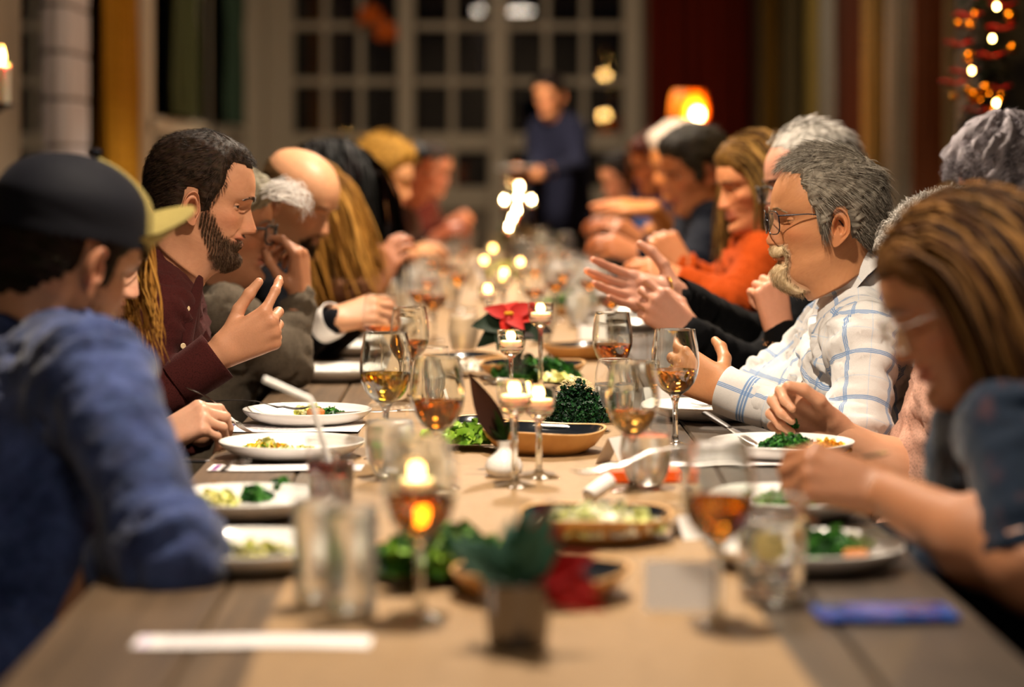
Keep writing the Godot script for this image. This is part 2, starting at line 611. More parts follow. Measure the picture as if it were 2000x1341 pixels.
func eye(g: Geo, xf: Transform3D, sd: int, P: Dictionary, skin: Color) -> void:
	var look: Vector2 = P.get("look", Vector2.ZERO)     # degrees: to the head's left, and up
	var open: float = P.get("open", 1.0)
	var R := 0.0128
	var at := Vector3(0.0295 * sd, 0.1185, 0.0655 + P.get("eyez", 0.0))
	var n := 14
	for shell in 3:
		var pts := PackedVector3Array(); var cl := PackedColorArray()
		for i in n + 1:
			for j in n + 1:
				var az := deg_to_rad(lerpf(-68, 68, float(j) / n))
				var edge := cos(az * 1.28)
				var hi := deg_to_rad(lerpf(-6, 15, open)) * edge + look.y * 0.012
				var lo := deg_to_rad(-15 * (0.5 + 0.5 * open)) * edge
				var r := R; var el := 0.0
				if shell == 0: el = lerpf(-0.6, 0.6, float(i) / n)
				elif shell == 1: el = lerpf(hi, 1.3, float(i) / n); r = R + 0.0014
				else: el = lerpf(-1.3, lo, float(i) / n); r = R + 0.0012
				var d := Vector3(sin(az) * cos(el), sin(el), cos(az) * cos(el))
				pts.append(xf * (at + d * r))
				if shell == 0:
					var gd := Vector3(sin(deg_to_rad(look.x)), sin(deg_to_rad(look.y)), cos(deg_to_rad(look.x)) * cos(deg_to_rad(look.y)))
					var a := rad_to_deg(d.angle_to(gd))
					cl.append(lin(0.02, 0.015, 0.015) if a < 12 else P.get("iris", lin(0.16, 0.09, 0.05)) if a < 27 else lin(0.78, 0.72, 0.68))
				else:
					var lash := (1.0 - smoothstep(0.0, 0.1, float(i) / n)) if shell == 1 else 0.0
					cl.append(skin.lerp(lin(0.1, 0.06, 0.05), 0.85 * lash))
		g.sheet(pts, n + 1, n + 1, false, cl)
	# brow: short hairs along an arch
	var bc: Color = P.get("brow", lin(0.16, 0.10, 0.07))
	var bt: float = P.get("brow_size", 1.0)
	for i in 70:
		var t := rng.randf()
		var p := Vector3(sd * lerpf(0.011, 0.050, t), 0.1355 + 0.006 * sin(t * 2.4) - 0.006 * t * t + rng.randf_range(-0.0028, 0.0028) * bt * (1.1 - 0.6 * t), 0.0)
		p.z = 0.1015 - 9.0 * pow(maxf(absf(p.x) - 0.008, 0.0), 2)
		var d := Vector3(sd * 0.9, lerpf(0.6, -0.25, t), -0.35 * t).normalized() * 0.009
		g.tube([xf * p, xf * (p + d * 0.5 + Vector3(0, 0, 0.0014)), xf * (p + d)], [0.0005 * bt, 0.00055 * bt, 0.0002], 4, bc * rng.randf_range(0.8, 1.5), false)

func ear(g: Geo, xf: Transform3D, sd: int, skin: Color, wide: float, es: float) -> void:
	var nu := 30; var nv := 12
	var pts := PackedVector3Array(); var cl := PackedColorArray()
	var o := Vector3(sd * (0.0735 * wide), 0.098, -0.006)
	var back := Basis(Vector3.UP, -sd * deg_to_rad(24)) * Basis(Vector3.RIGHT, deg_to_rad(-10))
	for iv in nv:
		var v: float = [0.0, 0.16, 0.32, 0.46, 0.58, 0.70, 0.80, 0.89, 0.96, 1.0, 0.97, 0.80][iv]
		for iu in nu:
			var a := TAU * iu / nu
			var e := Vector2(cos(a), sin(a))       # x: towards the face, y: up
			var rx := 0.0165 if e.x > 0 else 0.0205
			var ry := 0.034 if e.y > 0 else 0.032
			if e.y < -0.3: rx *= 1.0 - 0.38 * clampf((-e.y - 0.3) / 0.7, 0, 1)
			var p := Vector3(0, e.y * ry * v, e.x * rx * v)
			if e.y < 0: p.z += 0.004 * e.y * e.y * v
			var h: float = [-0.010, -0.0115, -0.009, -0.001, 0.0062, 0.0035, 0.0008, 0.0065, 0.0095, 0.0065, 0.0015, -0.006][iv]
			if e.y < -0.45 and iv < 10: h = lerpf(h, 0.0045 - 0.003 * v, smoothstep(0.45, 0.75, -e.y))
			if e.x > 0.55 and iv > 5: h -= 0.009 * smoothstep(0.55, 0.95, e.x) * v
			if e.x > 0.6 and iv > 2 and iv < 6 and absf(e.y) < 0.6: h += 0.002
			p.x = sd * (h + 0.007)
			p = o + back * (p * es)
			pts.append(xf * p)
			cl.append(skin)
	g.sheet(pts, nv, nu, true, cl, Color.WHITE, sd > 0)
	var c0 := xf * (o + back * Vector3(sd * 0.003, 0, 0))

# a skin of hair over the head: THICK(phi, y) gives its depth, 0 where there is none
func hair_shell(gh: Geo, g: Geo, I: Dictionary, thick: Callable, tint: Callable, sink := 0.004) -> void:
	var rows: int = I.rows; var cols: int = I.cols; var b: int = I.b
	var id := PackedInt32Array(); id.resize(rows * cols); id.fill(-1)
	var th := PackedFloat32Array(); th.resize(rows * cols)
	var s: float = I.xf.basis.x.length()
	for i in range(I.first * cols, rows * cols):
		th[i] = thick.call(I.phi[i % cols], I.y[i])
	var f := gh.ix.size()
	for r in range(I.first, rows - 1):
		for k in cols:
			var k2 := (k + 1) % cols
			var q := [r * cols + k, r * cols + k2, (r + 1) * cols + k2, (r + 1) * cols + k]
			if th[q[0]] + th[q[1]] + th[q[2]] + th[q[3]] <= 0.0:
				continue
			for i in q:
				if id[i] < 0:
					var d := th[i] * s if th[i] > 0.0 else -sink
					id[i] = gh.add(g.v[b + i] + g.n[b + i] * d, tint.call(g.v[b + i], th[i]))
			gh.quad(id[q[0]], id[q[1]], id[q[2]], id[q[3]])
	gh.smooth(f)

# separate strands; LEN(phi, y) is their length, FLOW(local position, phi) their direction in head axes
func strands(gh: Geo, g: Geo, I: Dictionary, count: int, lenf: Callable, flow: Callable, lift: float, rad: float, cols_: Array, curl := 0.0, up := 0.0) -> void:
	var cols: int = I.cols; var made := 0; var tries := 0
	while made < count and tries < count * 12:
		tries += 1
		var k := rng.randi() % cols
		if rng.randf() > 0.45 + 0.55 * absf(I.phi[k]) / PI: continue
		var r := rng.randi_range(I.first, I.rows - 2)
		var i := r * cols + k
		var l: float = lenf.call(I.phi[k], I.y[i])
		if l <= 0.0: continue
		made += 1
		l *= rng.randf_range(0.7, 1.2)
		var p: Vector3 = g.v[I.b + i].lerp(g.v[I.b + i + cols], rng.randf()).lerp(g.v[I.b + r * cols + (k + 1) % cols], rng.randf() * 0.6)
		var n: Vector3 = g.n[I.b + i]
		var d: Vector3 = I.xf.basis * (flow.call(I.inv * p, I.phi[k]) as Vector3)
		d = (d - n * d.dot(n)).normalized()
		d = (d + Vector3(rng.randf_range(-1, 1), rng.randf_range(-1, 1), rng.randf_range(-1, 1)) * 0.22).normalized()
		var pts := []; var rr := []
		var m := 4 if curl == 0.0 else 11
		var sd := n.cross(d)
		var ph := rng.randf() * TAU
		for j in m:
			var t := float(j) / (m - 1)
			var q := p + n * (up + lift * l * sin(t * 2.2)) + d * l * t
			if curl > 0.0: q += (sd * sin(ph + t * 12.0) * 0.75 + n * (0.25 + 0.6 * cos(ph + t * 12.0))) * curl
			pts.append(q); rr.append(rad * (1.0 - 0.75 * t))
		var c: Color = cols_[rng.randi() % cols_.size()]
		gh.tube(pts, rr, 3, c * rng.randf_range(0.75, 1.25), false)

# long hair: locks that leave the scalp, pass over the head's roundness and hang
func locks(gh: Geo, g: Geo, I: Dictionary, count: int, length: float, cols_: Array, rad: float, from_phi := 0.5, wave := 0.0, part := Vector3(0, 0, 0), puff := 0.0, ends: Vector3 = Vector3.ZERO, keep = null) -> void:
	var cols: int = I.cols; var made := 0; var tries := 0
	var xf: Transform3D = I.xf; var s := xf.basis.x.length()
	var down: Vector3 = (I.inv.basis * Vector3.DOWN).normalized()
	while made < count and tries < count * 30:
		tries += 1
		var k := rng.randi() % cols
		var r := rng.randi_range(I.first, I.rows - 2)
		var y: float = I.y[r * cols + k]; var ph: float = absf(I.phi[k])
		if y < lerpf(0.19, 0.07, smoothstep(from_phi, 2.2, ph)): continue
		var p: Vector3 = I.inv * g.v[I.b + r * cols + k]
		if keep != null and not keep.call(p, ph): continue
		made += 1
		var d := Vector3(p.x * 6.0 + (0.35 if p.x > 0 else -0.35), 0.25, -0.35) + part
		d = d.normalized()
		var pts := []; var rr := []
		var l := length / s * rng.randf_range(0.75, 1.08)
		var m := 12
		var w0 := rng.randf() * TAU
		var out := rng.randf_range(0.004, 0.014) + puff
		var w2 := rng.randf_range(-1, 1)
		for j in m:
			var t := float(j) / (m - 1)
			var e := p - Vector3(0, 0.128, -0.004)
			var er := Vector3(0.080 + out, 0.112 + out, 0.104 + out)
			var qn := Vector3(e.x / er.x, e.y / er.y, e.z / er.z)
			if qn.length() < 1.0 and e.y > -0.09:
				e = e / qn.length()
				p = e + Vector3(0, 0.128, -0.004)
			elif e.y <= -0.06 and Vector2(e.x, e.z).length() < 0.062:
				var v2 := Vector2(e.x, e.z).normalized() * 0.062
				p.x = v2.x; p.z = v2.y - 0.004
			var wv := Vector3(sin(w0 + t * 9.0), 0, cos(w0 + t * 9.0)) * wave * t
			pts.append(xf * (p + wv)); rr.append(rad * (0.75 + 0.5 * sin(PI * minf(t * 1.2, 1.0))) * (1.0 if t < 0.8 else 1.0 - 0.85 * (t - 0.8) / 0.2) * s)
			d = (d.lerp(down, 0.34) + Vector3(w2, 0, -w2) * 0.03 + ends * t * 0.2).normalized()
			p += d * l / (m - 1)
		var c: Color = cols_[rng.randi() % cols_.size()]
		gh.tube(pts, rr, 5, c * rng.randf_range(0.72, 1.25), true, 0.55)

# eyeglasses in head axes
func glasses(parent: Node3D, off: Vector3, xf: Transform3D, m: Material, rim := 0.0013, hw := 0.025, hh := 0.017, z := 0.112, y := 0.113, tilt := 0.0) -> void:
	var g := Geo.new(); var lens := Geo.new()
	for sd in [-1, 1]:
		var c := Vector3(sd * 0.033, y, z)
		var loop := []
		var fan := [xf * c]
		for i in 25:
			var a := TAU * i / 24
			var e := Vector3(signf(cos(a)) * pow(absf(cos(a)), 0.6) * hw, signf(sin(a)) * pow(absf(sin(a)), 0.6) * hh, 0)
			e.z = -0.010 * pow(absf(c.x + e.x) / 0.058, 2) + tilt * e.y
			loop.append(xf * (c + e))
		var rr := []
		for i in 25: rr.append(rim)
		g.tube(loop, rr, 6, Color.WHITE, false)
		for i in 24:
			var b := lens.v.size(); var f := lens.ix.size()
			lens.add(xf * c); lens.add(loop[i]); lens.add(loop[i + 1])
			lens.tri(b, b + 1, b + 2)
			lens.smooth(f)
		var hinge := xf * Vector3(sd * (0.033 + hw), y + hh * 0.6, z - 0.010)
		g.tube([xf * (c + Vector3(sd * hw * 0.98, hh * 0.55, -0.0095)), hinge, xf * Vector3(sd * 0.0755, y + 0.012, 0.05), xf * Vector3(sd * 0.0795, y + 0.004, 0.0), xf * Vector3(sd * 0.078, y - 0.022, -0.018)], [rim * 1.1, rim * 1.2, rim, rim, rim], 6)
	g.tube([xf * Vector3(-0.0095, y + 0.003, z), xf * Vector3(0, y + 0.006, z + 0.002), xf * Vector3(0.0095, y + 0.003, z)], [rim, rim, rim], 6)
	var o := put("glasses_frame", g, m, parent)
	o.position = off
	var l := put("lens", lens, M.lens, o)

# a hand with its wrist at the origin of XF: x runs along the fingers, y out of the back of the hand, z towards the thumb's side times SIDE
# CURL: per finger (index to little) [knuckle, middle, end, spread] in degrees; THUMB: three directions (along, towards the thumb's side, out of the back)
func hand(g: Geo, wrist: Vector3, along: Vector3, back: Vector3, side: int, curl: Array, thumb: Array, skin: Color, s := 1.0, fore := Vector3.ZERO, fore_len := 0.07, cell := 0.0034, fore_r := 0.038) -> void:
	var f := Field.new()
	f.k = 0.011; f.cell = cell
	var x := along.normalized()
	var y := (back - x * back.dot(x)).normalized()
	var z := x.cross(y) * side
	var mcp := [Vector3(0.094, 0.002, 0.027), Vector3(0.097, 0.005, 0.007), Vector3(0.092, 0.003, -0.013), Vector3(0.083, -0.002, -0.031)]
	var len_ := [[0.044, 0.026, 0.020], [0.048, 0.030, 0.021], [0.045, 0.028, 0.021], [0.035, 0.021, 0.019]]
	var rad := [0.0092, 0.0095, 0.0090, 0.0080]
	var nails := []
	for i in 4:
		f.bone(Vector3(0.004, 0.0, 0.016 - i * 0.0105), mcp[i], 0.0165, 0.0122)
		var p: Vector3 = mcp[i]
		var a := 0.0
		var sp := deg_to_rad(curl[i][3])
		for j in 3:
			a += deg_to_rad(curl[i][j])
			var d := Vector3(cos(a) * cos(sp), -sin(a), cos(a) * sin(sp))
			var e: Vector3 = p + d * len_[i][j]
			f.bone(p, e, rad[i] * [1.04, 0.94, 0.85][j], rad[i] * [0.94, 0.84, 0.70][j], Vector3.ZERO, 1.0, 0.004 if j > 0 else 0.008)
			if j == 2: nails.append([p.lerp(e, 0.62), d, Vector3(d.y, -d.x, 0).normalized() * -1.0, rad[i] * 0.80])
			p = e
	var tp := Vector3(0.020, -0.008, 0.020)
	var tl := [0.046, 0.034, 0.027]; var tr := [0.0155, 0.0112, 0.0102, 0.0078]
	for j in 3:
		var d := (thumb[j] as Vector3)
		d = Vector3(d.x, d.z, d.y).normalized()
		f.bone(tp, tp + d * tl[j], tr[j], tr[j + 1], Vector3.ZERO, 1.0, 0.005 if j > 0 else 0.011)
		if j == 2: nails.append([tp + d * tl[j] * 0.62, d, Vector3(-d.y, d.x, 0).cross(d).cross(d).normalized() * -1.0 + Vector3(0, 0.5, 0.6), 0.0082])
		tp += d * tl[j]
	f.bone(Vector3(0.018, -0.006, 0.012), Vector3(0.075, -0.006, 0.016), 0.017, 0.012)
	f.bone(Vector3(0.018, -0.008, -0.014), Vector3(0.06, -0.006, -0.022), 0.016, 0.012)
	var bs := Basis(x, y, z).scaled_local(Vector3(s, s, s))
	if fore != Vector3.ZERO:
		var fd := bs.inverse() * (-fore.normalized() * fore_len)
		f.bone(Vector3.ZERO, fd, 0.0265, fore_r / s, Vector3(0, 1, 0), 1.22)
	var red := skin * Color(1.04, 0.70, 0.62)
	var b := f.build(g, skin, func(p: Vector3, n: Vector3, _f) -> Color:
		var w := 0.0
		for i in 4: w = maxf(w, g2(p.distance_to(mcp[i]), 0.014))
		var nn := noise.get_noise_3dv(p * 700.0) * 0.07
		var tip := smoothstep(0.125, 0.17, p.x)
		return skin.lerp(red, clampf(0.22 * w + 0.35 * tip + nn, 0, 1)) * (1.0 + nn))
	for nl in nails:
		var u: Vector3 = nl[2]
		u = (u - nl[1] * u.dot(nl[1])).normalized()
		var r: float = nl[3]
		var tt := Transform3D(Basis(nl[1], u, (nl[1] as Vector3).cross(u)), nl[0] + u * r * 0.52)
		g.ball(Vector3.ZERO, Vector3(0.0056, r * 0.40, r * 0.66), skin.lerp(lin(0.90, 0.70, 0.62), 0.45), 6, 10, tt)
	var t := Transform3D(bs, wrist)
	for i in range(b, g.v.size()):
		g.v[i] = t * g.v[i]
		g.n[i] = (bs * g.n[i]).normalized()
	if side < 0:      # mirrored: turn the faces
		for i in range(g.ix.size() - 3, -1, -3):
			if g.ix[i] < b: break
			var e := g.ix[i + 1]; g.ix[i + 1] = g.ix[i + 2]; g.ix[i + 2] = e

const RELAXED := [[25, 30, 15, 4], [30, 35, 20, 1], [34, 38, 22, -2], [36, 40, 24, -6]]
const FIST := [[70, 95, 55, 2], [75, 98, 55, 0], [78, 98, 55, 0], [80, 95, 50, -2]]
const PINCH := [[48, 42, 22, 0], [56, 48, 28, 0], [62, 55, 30, -2], [66, 58, 34, -4]]
const FLAT := [[6, 8, 4, 5], [4, 6, 4, 1], [5, 8, 5, -3], [8, 10, 6, -9]]
const THUMB_OUT := [Vector3(0.55, 0.75, -0.35), Vector3(0.85, 0.5, -0.2), Vector3(0.95, 0.3, -0.1)]
const THUMB_IN := [Vector3(0.6, 0.45, -0.6), Vector3(0.85, 0.0, -0.5), Vector3(0.9, -0.35, -0.35)]

# torso and sleeves. Joints in the world: N neck base, H hips, A and B shoulders, arms [[elbow, wrist], [elbow, wrist]]
func torso(J: Dictionary, cell := 0.013, fat := 1.0) -> Field:
	var f := Field.new()
	f.cell = cell; f.k = 0.05
	var A: Vector3 = J.A; var B: Vector3 = J.B; var N: Vector3 = J.N; var H: Vector3 = J.H
	var u := (A - B).normalized(); var v := (N - H).normalized()
	var w := u.cross(v).normalized()
	if w.dot(J.fwd) < 0: w = -w
	var mid := (A + B) / 2
	var th: float = J.get("thin", 1.0)
	f.bone(A.lerp(mid, 0.12), B.lerp(mid, 0.12), 0.060 * th, 0.060 * th)
	f.bone(N - v * 0.03 - w * 0.005, A.lerp(mid, 0.35) + v * 0.004, 0.052 * th, 0.054 * th)
	f.bone(N - v * 0.03 - w * 0.005, B.lerp(mid, 0.35) + v * 0.004, 0.052 * th, 0.054 * th)
	for s in [-1, 1]:
		f.bone(mid + u * s * 0.085 * th - v * 0.08, H + u * s * 0.075 + v * 0.12, 0.112 * fat, 0.122 * fat, w, 1.1)
	f.bone(mid - v * 0.05 - w * 0.012, H + v * 0.08, 0.11 * fat, 0.12 * fat)
	f.bone(H + u * 0.08, H - u * 0.08, 0.135 * fat, 0.135 * fat)
	if J.has("belly"):
		f.bone(H + v * 0.18 + w * 0.05, H + v * 0.06 + w * J.belly, 0.10 * fat, 0.125 * fat)
	if J.has("bust"):
		for s in [-1, 1]:
			f.bone(mid + u * s * 0.075 - v * 0.14 + w * 0.06, mid + u * s * 0.07 - v * 0.16 + w * J.bust, 0.07, 0.055)
	for i in 2:
		var S: Vector3 = [A, B][i]
		var arm: Array = J.arms[i]
		if arm.is_empty(): continue
		var ar: float = J.get("arm", 1.0)
		var sl: float = J.get("sleeve", 1.0)        # 1 to the wrist, 0.5 to above the elbow
		if sl >= 1.0:
			f.bone(S, arm[0], 0.060 * ar, 0.047 * ar)
			f.bone(arm[0], (arm[0] as Vector3).lerp(arm[1], J.get("cuffed", 1.0)), 0.047 * ar, lerpf(0.047, 0.036, J.get("cuffed", 1.0)) * ar)
		else:
			f.bone(S, S.lerp(arm[0], sl * 1.4), 0.060 * ar, 0.054 * ar)
	return f

# folds of cloth: long across the bone where it bends, gentle elsewhere
func folds(amp: float, dens := 1.0) -> Callable:
	return func(p: Vector3, n: Vector3, f: Field) -> float:
		var o: Array = f.bones[f.nearest(p)]
		var ab: Vector3 = o[1] - o[0]
		var l := ab.length()
		var d := ab / maxf(l, 1e-4)
		var t := clampf((p - o[0]).dot(d) / maxf(l, 1e-4), 0, 1)
		var q: Vector3 = p - o[0]
		var al := q.dot(d)
		var s = (q - d * al) * 9.0 * dens + d * al * 36.0 * dens + o[0] * 9.0
		var a := noise.get_noise_3dv(s)
		var ends := 0.45 + 0.75 * (pow(absf(t * 2 - 1), 2) if l > 0.12 else 0.3)
		return amp * ends * (a * 2.2 - absf(a) * 0.6) + amp * 0.25 * noise.get_noise_3dv(p * 30.0)

# gives every triangle texture coordinates along and round its own bone, in metres (seams where bones meet, as sewn)
func bone_uv(g: Geo, f: Field) -> Geo:
	var o := Geo.new()
	var near := PackedInt32Array()
	for p in g.v: near.append(f.nearest(p))
	var frames := []
	for b in f.bones:
		var d: Vector3 = (b[1] - b[0]).normalized()
		var u := (Vector3.UP if absf(d.y) < 0.7 else Vector3.BACK)
		u = (u - d * u.dot(d)).normalized()
		frames.append([d, u, d.cross(u), (b[2] + b[3]) / 2])
	for i in range(0, g.ix.size(), 3):
		var k := near[g.ix[i]]
		var fr: Array = frames[k]
		var a0 := 0.0
		for j in 3:
			var p := g.v[g.ix[i + j]]
			var q: Vector3 = p - f.bones[k][0]
			var a := atan2(q.dot(fr[2]), q.dot(fr[1]))
			if j == 0: a0 = a
			elif a - a0 > PI: a -= TAU
			elif a - a0 < -PI: a += TAU
			var id := o.add(p, g.c[g.ix[i + j]], Vector2(a * fr[3], q.dot(fr[0])))
			o.n[id] = g.n[g.ix[i + j]]
			o.ix.append(id)
	return o

func trousers(parent: Node3D, off: Vector3, H: Vector3, fwd: Vector3, m: Material) -> void:
	var g := Geo.new(); var sh := Geo.new()
	var sd := fwd.cross(Vector3.UP).normalized()
	for s in [-1, 1]:
		var hip: Vector3 = H + sd * s * 0.09 - Vector3(0, 0.02, 0)
		var knee: Vector3 = Vector3(hip.x, 0.52, hip.z) + fwd * 0.43 + sd * s * 0.03
		var ank: Vector3 = Vector3(knee.x, 0.09, knee.z) - fwd * 0.03
		g.tube(curve([hip, hip.lerp(knee, 0.5) + Vector3(0, 0.01, 0), knee, knee.lerp(ank, 0.5), ank], 14), curve([0.10, 0.09, 0.068, 0.06, 0.052], 14), 14)
		sh.tube(curve([ank - fwd * 0.06 - Vector3(0, 0.045, 0), ank + fwd * 0.02 - Vector3(0, 0.04, 0), ank + fwd * 0.11 - Vector3(0, 0.05, 0), ank + fwd * 0.19 - Vector3(0, 0.062, 0)], 8), curve([0.03, 0.044, 0.038, 0.024], 8), 12)
	var t := put("trousers", g, m, parent)
	t.position = off
	put("shoes", sh, M.shoe, parent).position = off

# ---------------------------------------------------------------- materials
func materials() -> void:
	M.lens = glassy(Color(1, 1, 1), 0.04)
	M.glass = glassy(Color(1, 1, 1), 0.03)
	M.pane = glassy(Color(0.1, 0.12, 0.15), 0.02)
	M.solid_glass = liquid(Color(0.97, 0.98, 0.97), 0.05, 0.0)
	M.shoe = plain(Color(0.06, 0.04, 0.03), 0.4)
	M.skin = tinted(0.47, 0.40)
	M.skin.subsurf_scatter_enabled = true
	M.skin.subsurf_scatter_strength = 0.06
	M.skin.normal_enabled = true
	M.skin.normal_texture = noise_tex(0.06, 5, [], 256, true, FastNoiseLite.TYPE_SIMPLEX_SMOOTH, 3, 2.0)
	M.skin.uv1_triplanar = true
	M.skin.uv1_scale = Vector3(18, 18, 18)
	M.skin.normal_scale = 0.35
	M.hair = tinted(0.58, 0.2)
	M.hair.normal_enabled = true
	M.hair.normal_texture = noise_tex(0.15, 6, [], 256, true, FastNoiseLite.TYPE_SIMPLEX_SMOOTH, 3, 5.0)
	M.hair.uv1_triplanar = true
	M.hair.uv1_scale = Vector3(30, 12, 30)
	M.hair.normal_scale = 0.8
	M.black = plain(Color(0.03, 0.03, 0.035), 0.35)
	M.navyframe = plain(Color(0.03, 0.06, 0.12), 0.25, 0.4)
	M.trousers = plain(Color(0.07, 0.07, 0.09), 0.85)
	M.steel = plain(Color(0.78, 0.77, 0.75), 0.22, 1.0)
	M.dark_steel = plain(Color(0.20, 0.19, 0.19), 0.3, 0.9)
	M.china = plain(Color(0.90, 0.89, 0.87), 0.16, 0.0, 0.5)
	M.paper = plain(Color(0.90, 0.88, 0.86), 0.8)
	M.wax = plain(Color(0.94, 0.90, 0.82), 0.5)
	M.wax.subsurf_scatter_enabled = true
	M.wax.subsurf_scatter_strength = 0.5
	M.flame = glow(Color(1.0, 0.72, 0.36), 40.0)
	M.far_flame = glow(Color(1.0, 0.86, 0.62), 160.0)
	M.clay = plain(Color(0.82, 0.63, 0.37), 0.42)
	M.clay.albedo_texture = noise_tex(0.01, 11, [Color(0.80, 0.74, 0.66), Color(1, 1, 1), Color(0.9, 0.84, 0.76)], 256)
	M.clay.uv1_triplanar = true
	M.clay.uv1_scale = Vector3(4, 4, 4)
	M.glaze = plain(Color(0.10, 0.12, 0.145), 0.22, 0.0, 0.6)
	M.glaze.roughness_texture = noise_tex(0.02, 12, [Color(0.6, 0.6, 0.6), Color(1, 1, 1)], 256)
	M.glaze.uv1_triplanar = true
	M.glaze.uv1_scale = Vector3(5, 5, 5)
	M.leaf = tinted(0.65, 0.3)
	M.leaf.backlight_enabled = true
	M.leaf.backlight = Color(0.22, 0.22, 0.22)
	M.food = tinted(0.55, 0.4)
	M.wood_dark = plain(Color(0.10, 0.06, 0.04), 0.45)

func glassy(col: Color, a: float) -> StandardMaterial3D:
	var m := plain(Color(col.r, col.g, col.b, a), 0.0)
	m.transparency = BaseMaterial3D.TRANSPARENCY_ALPHA
	return m

func liquid(col: Color, ior: float, rough: float, cloud := 0.0) -> StandardMaterial3D:
	var m := plain(Color(col.r, col.g, col.b, cloud), rough)
	m.refraction_enabled = true
	m.refraction_scale = ior
	return m

# a woven or knitted surface in one colour
func cloth(col: Color, scale := 60.0, bump := 0.5, rough := 0.9, sheen := 0.3, var_ := 0.25, big := 0.0) -> StandardMaterial3D:
	var m := plain(col, rough, 0.0, 0.25)
	m.vertex_color_use_as_albedo = true
	m.uv1_triplanar = true
	m.uv1_scale = Vector3(scale, scale, scale) / 4.5
	m.normal_enabled = true
	if not cache.has("weave"):
		cache.weave = noise_tex(0.12, 21, [], 256, true, FastNoiseLite.TYPE_CELLULAR, 2, 3.0)
		cache.fleck = noise_tex(0.05, 22, [Color(0.55, 0.55, 0.55), Color(1, 1, 1), Color(0.8, 0.8, 0.8)], 256)
	m.normal_texture = cache.weave
	m.normal_scale = bump
	m.albedo_texture = cache.fleck
	m.rim_enabled = sheen > 0.0
	m.rim = sheen
	m.rim_tint = 0.7
	return m

# ---------------------------------------------------------------- the room
const BACK := -17.0
const LEFT := -1.65
const RIGHT := 2.2
const HIGH := 3.5

